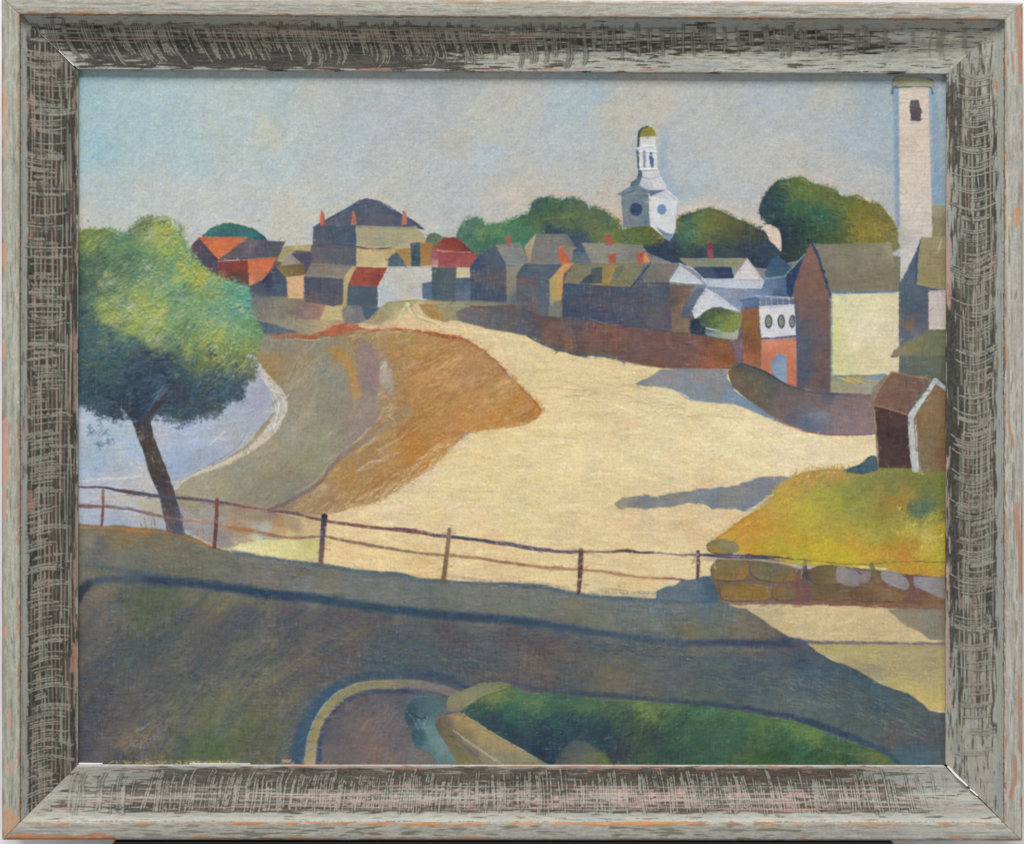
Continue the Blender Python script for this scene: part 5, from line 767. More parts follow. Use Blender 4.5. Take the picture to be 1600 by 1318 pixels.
    nt = [(125, 390, (106, 125, 63)), (135, 368, (112, 130, 67)), (165, 370, (108, 132, 78)), (190, 378, (82, 117, 91)), (205, 375, (84, 127, 95)), (150, 395, (95, 114, 80)), (175, 400, (91, 125, 80)), (220, 380, (99, 134, 89)), (232, 352, (127, 134, 91)), (245, 360, (151, 160, 71)), (262, 365, (158, 164, 71)), (240, 375, (119, 151, 104)), (275, 380, (121, 153, 89)), (283, 395, (91, 147, 112)),
          (262, 400, (151, 160, 63)), (250, 385, (158, 162, 84)), (275, 410, (93, 140, 121)), (245, 405, (104, 138, 86)), (215, 400, (86, 127, 91)), (225, 415, (76, 119, 99)), (195, 420, (99, 130, 86)), (165, 425, (86, 112, 95)), (140, 420, (80, 104, 91)), (125, 410, (67, 89, 67)), (125, 440, (54, 71, 69)), (140, 445, (82, 106, 93)), (165, 450, (106, 127, 89)), (190, 445, (127, 149, 91)), (210, 440, (125, 147, 91)), (235, 435, (125, 153, 104)),
          (255, 440, (91, 147, 112)), (275, 430, (106, 153, 102)), (295, 425, (151, 164, 71)), (305, 440, (158, 164, 67)), (300, 415, (117, 153, 99)), (325, 435, (158, 162, 78)), (320, 455, (132, 153, 86)), (345, 450, (106, 158, 104)), (365, 455, (91, 160, 125)), (380, 465, (82, 151, 138)), (360, 475, (95, 158, 121)), (340, 470, (99, 147, 106)), (372, 485, (91, 151, 132)),
          (290, 460, (106, 149, 104)), (265, 460, (99, 147, 104)), (240, 465, (143, 162, 91)), (215, 470, (153, 166, 84)), (190, 470, (121, 143, 108)), (165, 480, (156, 171, 78)), (175, 495, (160, 168, 78)), (200, 490, (143, 160, 91)), (225, 490, (149, 164, 86)), (250, 485, (147, 166, 91)), (240, 510, (134, 153, 95)), (270, 490, (112, 153, 99)), (300, 490, (99, 149, 108)), (325, 490, (99, 153, 112)), (310, 505, (112, 147, 104)),
          (345, 500, (132, 160, 121)), (375, 510, (106, 149, 106)), (395, 515, (99, 145, 93)), (290, 515, (132, 158, 84)), (265, 525, (136, 153, 91)), (210, 515, (149, 166, 82)), (190, 515, (125, 147, 91)), (225, 535, (125, 143, 86)), (250, 540, (121, 138, 89)), (145, 480, (76, 106, 104)), (130, 480, (65, 91, 86)), (150, 510, (56, 82, 99)), (135, 520, (58, 86, 91)), (165, 520, (67, 95, 99)), (180, 535, (63, 89, 95)), (205, 540, (78, 104, 89)),
          (310, 530, (121, 140, 58)), (330, 520, (138, 151, 84)), (350, 525, (136, 158, 95)), (345, 545, (117, 130, 52)), (320, 550, (112, 127, 56)), (375, 535, (140, 156, 91)), (395, 545, (127, 138, 71)), (360, 555, (121, 134, 56)), (330, 570, (104, 112, 59)), (380, 565, (110, 110, 76)), (390, 580, (106, 108, 87)), (305, 560, (118, 130, 76)), (290, 545, (112, 134, 80)), (270, 555, (84, 106, 89)), (350, 580, (88, 108, 87)), (365, 590, (84, 100, 83)),
          (130, 550, (60, 91, 93)), (160, 550, (67, 95, 89)), (190, 560, (56, 78, 89)), (215, 565, (48, 66, 93)), (240, 570, (38, 54, 87)), (260, 575, (40, 56, 91)), (285, 575, (52, 70, 91)), (150, 580, (62, 88, 87)), (130, 590, (56, 82, 87)), (180, 590, (60, 82, 87)), (205, 590, (46, 66, 93)), (230, 600, (36, 56, 102)), (250, 600, (48, 70, 110)), (275, 600, (38, 56, 91)), (310, 590, (54, 76, 91)), (330, 600, (58, 80, 89)),
          (140, 610, (50, 74, 87)), (170, 615, (52, 74, 89)), (195, 620, (40, 58, 85)), (215, 625, (46, 66, 110)), (290, 620, (56, 68, 85)), (320, 620, (52, 68, 83)), (345, 615, (48, 72, 102)), (300, 640, (58, 68, 85)), (330, 635, (66, 76, 85)), (370, 605, (48, 74, 110)), (150, 632, (52, 76, 93)), (185, 640, (44, 64, 89))]
    P(tree, nt, sm=True, wob=3.0, soft=1.8, h=.3, ang=-25)
    DABS(tree, 2600, nt, (5, 15), (2.5, 6), -30, 38, .13, .036, (.3, .7), .45, out=4, seed=60, bend=.8)
    DABS(tree, 2200, nt, (3, 9), (1, 2.6), -35, 55, .13, .03, (.25, .6), .35, out=5, seed=160, bend=.8)
    DABS([(280, 385), (390, 460), (400, 560), (330, 580), (240, 540), (160, 500), (160, 460), (240, 400)], 520, [(x, y, (min(255, c[0] + 40), min(255, c[1] + 38), min(255, c[2] + 44))) for x, y, c in nt], (3, 9), (.9, 1.8), -38, 26, .06, .03, (.2, .45), .5, seed=61)
    DABS([(150, 470), (200, 470), (262, 480), (255, 520), (200, 515), (165, 500)], 130, [(170, 485, (158, 166, 78)), (230, 480, (166, 172, 92))], (10, 20), (1.2, 2.2), -32, 12, .05, .02, (.35, .65), .5, seed=62)
    DABS([(242, 350), (268, 356), (296, 400), (345, 440), (300, 445), (260, 400)], 120, [(255, 365, (160, 162, 72)), (300, 420, (164, 160, 66)), (270, 390, (150, 158, 76))], (8, 18), (1.2, 2.6), 55, 14, .06, .02, (.4, .75), .5, seed=63)
    DABS([(340, 440), (388, 460), (385, 495), (345, 490)], 100, [(365, 465, (84, 152, 128)), (350, 480, (104, 158, 118))], (7, 14), (1.4, 2.6), -70, 20, .06, .02, (.4, .7), .5, seed=64)
    DABS([(175, 470), (200, 470), (212, 508), (190, 500), (170, 465)], 45, [(180, 480, (140, 148, 150))], (3, 9), (1, 2), 40, 20, .06, .02, (.4, .75), .4, seed=65)
    DABS([(206, 396), (240, 410), (248, 450), (222, 440), (205, 420)], 60, [(225, 430, (160, 158, 134))], (4, 10), (.9, 1.6), 45, 20, .06, .03, (.35, .7), .4, seed=66)
    DABS([(280, 520), (400, 500), (405, 560), (385, 600), (300, 600)], 130, [(340, 550, (168, 170, 132)), (390, 540, (176, 176, 140))], (5, 13), (.9, 1.6), -45, 20, .06, .03, (.3, .6), .4, seed=67)
    DABS([(236, 352), (250, 358), (240, 378), (222, 376)], 26, [(235, 365, (160, 160, 140))], (4, 9), (1, 2), -25, 20, .06, .03, (.4, .7), .4, seed=68)
    DABS([(215, 352), (230, 340), (262, 340), (262, 345), (240, 350), (222, 360)], 44, [(235, 345, (98, 106, 84))], (4, 10), (1, 2), -30, 35, .1, .03, (.5, .9), .35, seed=69)
    big = [(x, y, c) for x, y, c in nt]
    pal = [(162, 168, 84), (92, 152, 124), (108, 146, 88), (74, 110, 100), (168, 168, 140), (140, 156, 70)]
    r = random.Random(4)
    for k in range(520):
        x = r.uniform(124, 400); y = r.uniform(352, 590)
        if not inside(spline(tree, n=2), x, y) or (y > 500 and x < 270) or (x < 160 and y > 430): continue
        c = C(*pal[0 if 240 < x < 320 and y < 450 and r.random() < .5 else (1 if x > 320 and y < 520 and r.random() < .6 else r.randrange(6))])
        c = c * .6 + fcol(x, y, nt) * .4
        dab(x, y, r.uniform(6, 17), r.uniform(2.5, 6), math.radians(r.choice([-35, -50, -20, 40, 60]) + r.gauss(0, 15)), c, r.uniform(.25, .6), .5, r.uniform(-1, 1))
    for k in range(200):
        x = r.uniform(124, 385); y = r.uniform(540, 650)
        if not inside(spline(tree, n=2), x, y): continue
        dab(x, y, r.uniform(6, 16), r.uniform(2.5, 6), math.radians(r.choice([-35, -60, 40]) + r.gauss(0, 20)), C(*r.choice([(44, 74, 106), (58, 88, 88), (40, 58, 88), (74, 98, 96), (36, 64, 104)])), r.uniform(.25, .55), .4, r.uniform(-1, 1))
    for gx, gy, gs in ((196, 648, 7), (186, 655, 9), (250, 654, 7), (262, 662, 8), (330, 650, 8), (388, 600, 8), (398, 570, 6), (392, 556, 4), (142, 642, 6), (312, 655, 7), (364, 628, 6)):
        for q in range(7): dab(gx + r.gauss(0, gs * .5), gy + r.gauss(0, gs * .4), r.uniform(4, 9), r.uniform(2, 4), r.uniform(-1, 1), C(174, 182, 200), .6, .3)
    lit = [(130, 372), (240, 350), (285, 385), (385, 460), (402, 530), (380, 585), (300, 560), (230, 535), (165, 505), (150, 440)]
    low_ = [(124, 450), (160, 500), (240, 545), (320, 570), (385, 590), (370, 620), (290, 650), (205, 650), (124, 620)]
    SCUM(lit, (176, 176, 152), .9, 5, .65, 501, -38, 2.2); SCUM(lit, (66, 108, 96), .7, 8, .6, 503, -40, 1.8); SCUM(lit, (176, 176, 84), .9, 6, .6, 505, -45, 2.4)
    SCUM([(300, 415), (390, 455), (395, 520), (330, 500), (250, 430)], (92, 156, 136), .3, 8, .6, 507, -60, 2)
    SCUM([(124, 370), (220, 370), (215, 440), (160, 470), (124, 470)], (62, 92, 76), .4, 9, .6, 509, -30, 2)
    SCUM(low_, (98, 122, 120), .9, 4, .55, 511, -40, 2.5); SCUM(low_, (30, 46, 78), .6, 9, .6, 513, -30, 1.6); SCUM(low_, (52, 92, 130), 1.1, 6, .6, 515, -50, 2)
    RAG(tree, nt, 420, 15, (3, 9), (1, 3), -35, 60, (.3, .8), seed=77, keep=lambda x, y: y > 560 or x > 330)
    RAG(tree, nt, 900, 8, (3, 9), (1, 2.6), -30, 55, seed=71, keep=lambda x, y: not (200 < x < 245 and y > 640))
    RAG([(205, 365), (220, 350), (234, 342), (260, 342), (282, 364)], [(235, 350, (96, 110, 84)), (260, 355, (110, 128, 84))], 90, 7, seed=72, keep=lambda x, y: y < 368)
    # hanging leaves
    for (x, y, rx, ry, c) in ((155, 648, 9, 12, (58, 96, 110)), (158, 675, 13, 12, (84, 118, 150)), (140, 672, 6, 8, (80, 112, 146)), (172, 690, 8, 6, (92, 122, 158)), (155, 694, 5, 6, (70, 104, 140)), (282, 664, 10, 6, (74, 98, 140)), (262, 656, 8, 5, (84, 108, 146)), (300, 656, 8, 5, (66, 92, 132)), (326, 652, 14, 6, (88, 104, 120)), (378, 616, 5, 14, (56, 82, 120)), (340, 640, 8, 6, (84, 88, 92)), (392, 560, 8, 16, (104, 104, 86))):
        DABS([(x + rx * math.cos(t), y + ry * math.sin(t)) for t in [k * .7 for k in range(9)]], 16, [(x, y, c)], (4, 9), (1, 2.4), -35, 45, .1, .03, (.45, .9), .3, seed=int(x))
    # trunk and limbs
    P([(201, 628), (210, 640), (222, 640), (232, 652), (236, 662), (240, 684), (250, 707), (262, 737), (272, 768), (281, 800), (288, 834), (272, 833), (260, 828), (257, 808), (250, 773), (240, 752), (230, 727), (224, 705), (217, 687), (208, 664), (203, 645)],
      [(215, 645, (58, 60, 84)), (222, 670, (70, 62, 62)), (235, 700, (74, 66, 62)), (226, 690, (66, 60, 60)), (245, 730, (66, 58, 58)), (250, 750, (62, 56, 62)), (262, 770, (76, 66, 70)), (258, 790, (66, 58, 66)), (275, 800, (72, 84, 112)), (266, 815, (84, 74, 84)), (284, 825, (72, 84, 116)), (262, 825, (96, 78, 76))], wob=1.1, soft=1, h=.4, ang=70)
    L([(228, 662), (240, 640), (252, 624), (268, 606)], [12, 10, 7, 3], (56, 54, 66), dry=1); L([(214, 660), (200, 640), (184, 628), (166, 618)], [12, 8, 6, 3], (46, 52, 82), dry=1); L([(216, 655), (214, 630), (210, 606)], [9, 8, 4], (42, 52, 88), dry=1)
    L([(232, 640), (246, 618), (256, 600)], 2.5, (92, 128, 158), a=.6); L([(246, 625), (262, 608)], 3.5, (98, 92, 92), a=.7)
    L([(276, 798), (282, 815), (286, 832)], 4, (82, 96, 130), a=.6); L([(240, 722), (238, 716)], 2, (168, 140, 100), a=.8)
    DABS([(208, 664), (236, 662), (262, 737), (286, 830), (262, 828), (240, 752)], 90, [(240, 720, (92, 84, 78)), (270, 800, (98, 98, 110))], (5, 13), (.8, 1.5), 68, 12, .1, .03, (.3, .6), .35, seed=70)
    for x, y in ((222, 822), (228, 820), (236, 824), (243, 822), (308, 838), (319, 838), (328, 842)): L([(x, y + 3), (x - 3 + (x % 3) * 2, y - 12)], 1.1, (120, 116, 90), a=.7)

    # rail fence -----------------------------------------------------------------
    lc = [(122, 760, (104, 86, 92)), (180, 766, (78, 66, 82)), (235, 773, (74, 72, 108)), (335, 783, (98, 76, 98)), (400, 794, (122, 88, 88)), (440, 799, (96, 74, 84)), (500, 810, (122, 86, 84)), (560, 820, (120, 78, 82)), (640, 828, (112, 72, 78)), (690, 836, (110, 76, 94)), (740, 842, (70, 68, 92)), (800, 852, (92, 80, 104)), (880, 861, (104, 82, 108)), (950, 861, (128, 108, 92)), (985, 859, (84, 66, 78)), (1050, 863, (124, 112, 112)), (1100, 867, (92, 82, 108)), (1200, 869, (72, 62, 94))]
    L([(112, 759), (135, 761), (160, 761), (185, 766), (212, 770), (245, 774), (275, 777), (305, 780), (335, 783), (370, 788), (400, 794), (420, 799), (445, 799), (475, 806), (500, 811), (537, 817), (600, 825), (637, 828), (687, 836), (737, 842), (770, 846), (800, 851), (837, 857), (882, 862), (912, 861), (940, 862), (975, 860), (1000, 862), (1025, 863), (1060, 866), (1090, 866), (1150, 868), (1205, 869), (1240, 873)],
      [3, 3.5, 3, 5, 6, 5, 4, 4.5, 4.5, 4, 4, 3.5, 4.5, 4.5, 5, 5.5, 5, 7, 5.5, 5, 6, 6, 6, 5.5, 4.5, 3, 5, 3.5, 3, 2.5, 4, 4.5, 4, 2], lc, soft=.9, h=.45, wob=.5)
    L([(1240, 873), (1280, 876), (1330, 881), (1380, 879), (1430, 877), (1482, 878)], 1.4, (92, 84, 66), a=.75)
    L([(1100, 872), (1150, 871), (1190, 874), (1225, 880), (1250, 888)], [4, 6, 5, 4, 2], (178, 168, 152), a=.75, h=.5); L([(1098, 866), (1130, 870), (1160, 871), (1200, 871)], 3, (66, 58, 92), a=.85)
    L([(112, 789), (135, 790), (165, 791), (190, 793), (215, 798), (240, 803), (262, 808), (285, 811), (310, 813), (335, 817), (360, 823), (400, 830), (437, 838), (470, 839), (500, 837), (525, 841), (550, 846), (600, 855), (640, 861), (687, 866), (712, 868), (750, 872), (800, 879), (850, 886), (900, 889), (950, 893), (985, 899), (1012, 902), (1045, 903), (1068, 905)],
      [6, 7, 5, 4.5, 4.5, 4.5, 4, 4, 4, 4.5, 5, 6, 4, 4, 3.5, 4.5, 5, 5, 4.5, 5, 4.5, 5, 4.5, 5, 4, 4.5, 4, 4.5, 4, 2.5],
      [(130, 790, (118, 84, 86)), (200, 797, (120, 100, 108)), (260, 808, (124, 92, 88)), (310, 813, (176, 138, 108)), (370, 826, (166, 112, 78)), (430, 837, (150, 106, 84)), (500, 838, (132, 108, 88)), (560, 848, (122, 98, 84)), (640, 861, (134, 116, 92)), (690, 866, (142, 120, 92)), (740, 872, (156, 118, 88)), (800, 879, (144, 106, 84)), (860, 887, (160, 124, 92)), (930, 891, (168, 116, 84)), (1000, 901, (178, 132, 94)), (1060, 904, (136, 84, 72))], soft=1, h=.4, wob=.5, a=.92)
    for pts, w, c in (([(161, 765), (161, 790), (159, 820)], [5, 4.5, 4], [(160, 770, (128, 96, 84)), (160, 815, (104, 64, 62))]), ([(339, 780), (338, 815), (335, 853)], [6, 6, 6.5], [(338, 790, (112, 72, 60)), (336, 845, (92, 58, 66))]),
                      ([(507, 806), (504, 840), (501, 881)], [9.5, 8, 8], [(506, 810, (58, 50, 74)), (503, 845, (88, 72, 92)), (502, 875, (112, 88, 82))]), ([(702, 827), (698, 866), (693, 905)], [6, 7, 8], [(700, 840, (132, 110, 92)), (696, 895, (116, 90, 70))]),
                      ([(908, 859), (907, 890), (904, 926)], [7, 8, 5], [(907, 870, (92, 64, 72)), (906, 910, (84, 58, 60))]), ([(1091, 861), (1091, 880), (1090, 902)], [6, 6, 5], [(1091, 870, (92, 72, 84)), (1091, 895, (94, 68, 62))])):
        L(pts, w, c, soft=1.1, h=.5, wob=.12, dry=.25)
        L([(p[0] + w[0] * .5, p[1] + 2) for p in pts], 1.0, (196, 168, 120), a=.4)
    L([(504, 806), (507, 803), (510, 808)], 3, (36, 34, 52)); L([(1086, 868), (1084, 876), (1081, 880)], 1.6, (142, 112, 84), a=.7)
    L([(400, 796), (440, 803), (500, 815)], 1.5, (206, 184, 144), a=.5)
    r = random.Random(5)
    for k in range(40):   # specks of grime
        dab(r.uniform(120, 1480), r.uniform(110, 1195), r.uniform(1, 3), 1.2, r.uniform(0, 3), C(70, 66, 60), .7, 0)
def restroke():
    """go over everything once more, small strokes that drag one colour a little into the next"""
    r = random.Random(909)
    for k in range(15000):
        x = r.uniform(116, 1484); y = r.uniform(104, 1200)
        xi = int(x - OX); yi = int(y - OY)
        village = 370 < y < 620 and x > 300
        a0 = ANG[yi, xi]
        if village: ln = r.uniform(4, 11); w = r.uniform(1.2, 2.8); al = r.uniform(.2, .55)
        elif y < 400: ln = r.uniform(6, 18); w = r.uniform(1.5, 3.5); al = r.uniform(.12, .3)
        else: ln = r.uniform(7, 24); w = r.uniform(1.3, 3.6); al = r.uniform(.18, .5)
        o = 1.6
        c = IMG[min(max(int(yi + r.gauss(0, o)), 0), PH - 1), min(max(int(xi + r.gauss(0, o)), 0), PW - 1)].copy()
        j = .022 if y < 400 and not village else .05
        c = c * (1 + r.gauss(0, j)) + np.array([r.gauss(0, .4 * j), r.gauss(0, .25 * j), r.gauss(0, .4 * j)])
        dab(x, y, ln, w, math.radians(a0 + r.gauss(0, 16 if not village else 40)), np.clip(c, .03, .93), al, .3, r.uniform(-.4, .4))

def finish():
    restroke()
    """bristle marks, canvas weave and dry-brush over the whole picture"""
    global IMG, HGT
    k8 = [0, 22.5, 45, 67.5, 90, -22.5, -45, -67.5]
    a = (ANG + 90) % 180 - 90
    S = np.zeros((PH, PW)); WT = np.zeros((PH, PW))
    for i, q in enumerate(k8):
        d = np.abs((a - q + 90) % 180 - 90)
        w = np.clip(1 - d / 22.5, 0, 1)
        if w.max() <= 0: continue
        S += w * streak(PH, PW, q, 8, .9, 200 + i); WT += w
    S /= np.maximum(WT, .2)
    S = np.clip(S, -2.6, 2.6) * STR
    ar = np.radians(a)
    Y, X = np.mgrid[0:PH, 0:PW].astype(float)
    dd = S * .8
    IMG[:] = bil(IMG, Y + dd * np.sin(ar), X + dd * np.cos(ar))
    lum = (IMG * np.array([.3, .59, .11])).sum(2, keepdims=True)
    blu = np.clip((IMG[..., 2:3] - IMG[..., 1:2] - .01) * 9, 0, 1) * np.clip((.62 - lum) * 4, 0, 1)
    IMG[:] = lum + (IMG - lum) * (.95 - .33 * blu)
    grn = np.clip((IMG[..., 1:2] - IMG[..., 0:1] - .01) * 6, 0, 1) * np.clip((IMG[..., 1:2] - IMG[..., 2:3]) * 5, 0, 1)
    red = np.clip((IMG[..., 0:1] - IMG[..., 1:2] - .14) * 5, 0, 1)
    IMG[:] = lum + (IMG - lum) * (1 - .14 * grn - .16 * red)
    IMG[..., 2:3] += .012 * grn
    IMG[..., 0:1] -= .012 * blu
    IMG[..., 1:2] += .006 * blu
    for k in range(3):
        IMG[:, :, k] = IMG[:, :, k] * .8 + fgauss(IMG[:, :, k], .8, .8) * .2
    gr = np.random.RandomState(77).normal(size=(PH, PW)); gr = fgauss(gr, .7, .7)
    gr /= gr.std()
    IMG[:] = IMG * (1 + .022 * S[..., None] + .02 * gr[..., None])
    weave = streak(PH, PW, 0, 4, .75, 401) + streak(PH, PW, 90, 4, .75, 402)
    dark = np.clip((.62 - lum[..., 0]) / .4, 0, 1)
    patch = np.clip(noise(PH, PW, 45, seed=403, octv=3) * 1.4 + .35, 0, 1)
    IMG[:] += (weave * (  .005 + .008 * dark * patch))[..., None]
    sc = np.clip(weave + gr * .8 - 2.1, 0, 2) * patch * dark
    IMG[:] += (sc * .03)[..., None] * np.array([1, .97, .85])
    HGT[:] += .035 * weave
    hue = noise(PH, PW, 9, seed=300, octv=2)
    IMG[:] += hue[..., None] * .010 * np.array([1, .1, -1]) + noise(PH, PW, 5, 14, seed=301, octv=2)[..., None] * .010
    HGT[:] = np.clip(HGT, -.6, 1.6) + .09 * S + .035 * gr
# ----------------------------------------------------------------------------
# the worn paint of the frame: one strip per moulding (u along, v across from the outer edge)
# ----------------------------------------------------------------------------
SV = 124            # pixels across the strip
def lines_mask(H, W, pls, width):
    """many thin scratches at once: polylines given as (u, v) arrays"""
    m = np.zeros((H, W))
    us = []; vs = []; ws = []
    for p, wt in pls:
        p = np.asarray(p, float)
        d = np.hypot(*(p[1:] - p[:-1]).T); s = np.concatenate([[0], np.cumsum(d)])
        t = np.arange(0, s[-1], .45)
        us.append(np.interp(t, s, p[:, 0])); vs.append(np.interp(t, s, p[:, 1])); ws.append(np.full(len(t), wt))
    u = np.concatenate(us); v = np.concatenate(vs); w = np.concatenate(ws)
    k = (u > 0) & (u < W - 2) & (v > 0) & (v < H - 2)
    u, v, w = u[k], v[k], w[k]
    ui = u.astype(int); vi = v.astype(int); fu = u - ui; fv = v - vi
    for a, b, c in ((0, 0, (1 - fu) * (1 - fv)), (1, 0, fu * (1 - fv)), (0, 1, (1 - fu) * fv), (1, 1, fu * fv)):
        np.add.at(m, (vi + b, ui + a), w * c)
    m = np.clip(m * .6, 0, 1.2)
    m = fgauss(m, width, width) * 1.5
    return np.clip(m, 0, 1)

def strip(kind, W, seed):
    H = SV
    r = random.Random(seed)
    V, U = np.mgrid[0:H, 0:W].astype(float)
    fine = noise(H, W, 3, seed=seed + 1, octv=1); med = noise(H, W, 10, 26, seed=seed + 2, octv=3); big = noise(H, W, 30, 120, seed=seed + 3, octv=3)
    grain = streak(H, W, 0, 8, .75, seed + 4); grain2 = streak(H, W, 0, 40, 1.0, seed + 5); speck = streak(H, W, 0, .8, .8, seed + 6)
    cross = streak(H, W, 90, 9, .9, seed + 7)
    def env(pts):      # piecewise value along the moulding
        return np.interp(U[0], [p[0] for p in pts], [p[1] for p in pts])[None, :]
    def band(a, b, s=4):
        return np.clip((V - a) / s, 0, 1) * np.clip((b - V) / s, 0, 1)
    pale = C(160, 161, 152) if kind != 'bottom' else C(172, 172, 164)
    img = np.ones((H, W, 3)) * pale
    img = img * (1 + .035 * med + .03 * big)[..., None] + (.018 * noise(H, W, 8, 50, seed=seed + 8)[..., None] * np.array([1, .2, -1]))
    img = img * (1 + .022 * grain + .018 * speck)[..., None]
    h = .12 * grain + .05 * speck
    def mix(col, m):
        nonlocal img
        m = np.clip(m, 0, 1)[..., None]
        img = img * (1 - m) + np.array(col) * m
    if kind == 'top':
        dk = env([(0, .05), (60, .35), (110, .8), (230, 1), (560, 1), (700, .85), (800, .7), (1000, .55), (1250, .5), (1390, .35), (1440, .12), (1600, .05)])
        low = env([(0, .0), (110, .1), (160, .8), (300, 1.2), (640, 1.15), (740, .55), (800, .25), (1000, .12), (1600, .05)])
        lcol = C(124, 122, 111)  # scratch colour darkened for the shade on the top rail
    elif kind == 'bottom':
        dk = env([(0, 0), (50, .1), (100, .35), (200, .65), (350, .85), (700, 1), (1300, 1), (1390, .75), (1460, .3), (1500, .05), (1600, 0)])
        low = env([(0, 0), (150, .1), (260, .7), (500, .9), (1300, .95), (1380, .3), (1420, 0), (1600, 0)])
        lcol = C(166, 163, 153)
    elif kind == 'left':
        dk = env([(0, 0), (45, .2), (70, 1), (1190, 1.05), (1235, 1), (1260, .5), (1280, 0)])
        low = env([(0, 0), (60, .1), (110, 1), (1200, 1.1), (1250, .6), (1275, 0)])
        lcol = C(142, 141, 130)
    else:
        dk = env([(0, 0), (60, .1), (120, .3), (200, .5), (380, .75), (900, .85), (1020, .55), (1120, .4), (1170, .25), (1240, .08), (1300, 0)])
        low = env([(0, 0), (120, .1), (160, .9), (280, .3), (440, .4), (470, 1.1), (620, 1.1), (900, 1.05), (1000, .5), (1100, .3), (1180, .1), (1300, 0)])
        lcol = C(148, 147, 136)
    black = C(46, 46, 42); brown = C(82, 72, 62)
    if kind == 'left':
        dm = band(38, 118, 6) * dk + .3 * med + .2 * grain + .12
    elif kind == 'right':
        dm = (band(36, 104, 8) * dk * 1.1 + band(92, 120, 5) * low * 1.1 + .35 * med + .3 * grain - .1)
    elif kind == 'top':
        dm = (band(40, 90, 12) * dk * 1.1 + band(70, 118, 8) * low * 1.1 + .3 * med + .28 * grain - .14)
    else:
        dm = (band(40, 88, 7) * dk * 1.1 + band(72, 117, 6) * low * 1.1 + .35 * med + .3 * grain - .1)
    dm = dm + .1 * speck - .12 * med
    m = np.clip((dm - .2) * 2.3, 0, 1) * (V > 31)
    tone = np.clip(.5 + big * .9, 0, 1)[..., None]
    dcol = (black * (1 - tone * .55) + brown * tone * .55) * {'bottom': 1.5, 'right': 1.15, 'top': .85, 'left': .85}[kind]
    img = img * (1 - m[..., None] * .93) + dcol * (1 + .12 * speck[..., None]) * m[..., None] * .93
    h -= .35 * m
    # fine rubbed streaks running with the moulding, pale over the dark
    pls = []
    n = {'top': 2300, 'bottom': 2600, 'left': 2600, 'right': 2300}[kind]
    for k in range(n):
        u = r.uniform(0, W); v = r.triangular(36, 120, 96) if kind in ('top', 'right') else r.uniform(36, 120)
        l = r.uniform(4, 24) * (1 if kind != 'left' else 1.3)
        sl = r.gauss(0, .035)
        pls.append(([(u, v), (u + l, v + l * sl + r.gauss(0, .4))], r.uniform(.2, .75)))
    fm = lines_mask(H, W, pls, .45) * (V > 34)
    mix(lcol * .8, fm * .36)
    h += .22 * fm
    # combed lines across the moulding
    pls = []; dark = []
    u = 20.0
    while u < W - 20:
        d = float(dk[0, int(min(W - 1, u))])
        if r.random() > d * 1.25 + .05:
            u += r.uniform(3, 11); continue
        nk = r.choice([1, 1, 2, 2, 3, 3, 4]); sp = r.uniform(2.0, 3.7)
        jog = r.gauss(0, 2.2); jb = r.uniform(0, 6.28); st = r.uniform(.55, 1.25)
        if kind == 'top':
            v0 = r.uniform(38, 48); v1 = r.uniform(84, 113) if u < 1000 else r.uniform(78, 98)
            drift = 26 * math.sin((u - 100) / 260.0) if u > 700 else 34 * (1 - .3 * math.sin(u / 90))
            drift = np.interp(u, [0, 120, 420, 560, 700, 850, 1000, 1600], [30, 36, 30, 22, 26, 12, 4, 1])
            hook = np.interp(u, [0, 380, 480, 660, 760, 1000, 1600], [2, 4, -18, -24, -14, -14, -5])
            f = lambda t: drift * max(t, 0) ** 1.5 + hook * max(0, t - .6) ** 2 * 7
        elif kind == 'bottom':
            v0 = r.uniform(42, 52); v1 = r.uniform(92, 112)
            lean = np.interp(u, [0, 200, 500, 700, 850, 1000, 1250, 1450, 1600], [6, 8, 10, 4, -3, -8, -13, -15, -15])
            hook = np.interp(u, [0, 400, 700, 900, 1600], [12, 14, 4, -3, -4])
            f = lambda t: lean * t + hook * max(0, t - .6) ** 2 * 6
        elif kind == 'left':
            v0 = r.uniform(38, 50); v1 = r.choice([r.uniform(70, 96), r.uniform(92, 113)])
            amp = np.interp(u, [0, 200, 700, 900, 1300], [2, 5, -4, -7, -12]); ph = u / 160.0
            f = lambda t: amp * math.sin(t * 3.0 + .3 * math.sin(ph)) + np.interp(u, [0, 700, 1300], [4, -3, -8]) * t
        else:
            v0 = r.uniform(42, 54); v1 = r.choice([r.uniform(76, 98), r.uniform(96, 112)])
            amp = np.interp(u, [0, 200, 500, 800, 1000, 1300], [3, 7, 10, 9, 5, 2])
            f = lambda t: amp * math.sin(t * 4.4 - .6) - (5 * max(0, t - .8) * 4 if 600 < u < 980 else 0)
        for k in range(nk):
            a = v0 + r.uniform(-4, 6); b = v1 + r.uniform(-22, 3) * (r.random() ** .7); uu = u + k * sp + r.gauss(0, .4)
            pts = [(uu + f((v - 38) / 78.0) + jog * math.sin(v / 17.0 + jb) * .7 + r.gauss(0, .12), v) for v in np.linspace(a, b, 14)]
            w = r.uniform(.6, 1.7) * st
            pls.append((pts, w)); dark.append(([(x + 1.7, y) for x, y in pts], .8)); dark.append(([(x - 1.7, y) for x, y in pts], .6))
        u += nk * sp + r.choice([.5, 1.5, 2.5, 3.5, 5, 8]) * (1 if d > .8 else 1.8)
    dmk = lines_mask(H, W, dark, .55)
    mix(black * 1.1, dmk * .55 * np.clip(dk * 1.4, 0, 1))
    cm = lines_mask(H, W, pls, .55)
    cm = np.clip(cm * (1 + .35 * speck + .35 * med), 0, 1)
    mix(lcol, cm * .93)
    h += .75 * cm - .25 * dmk
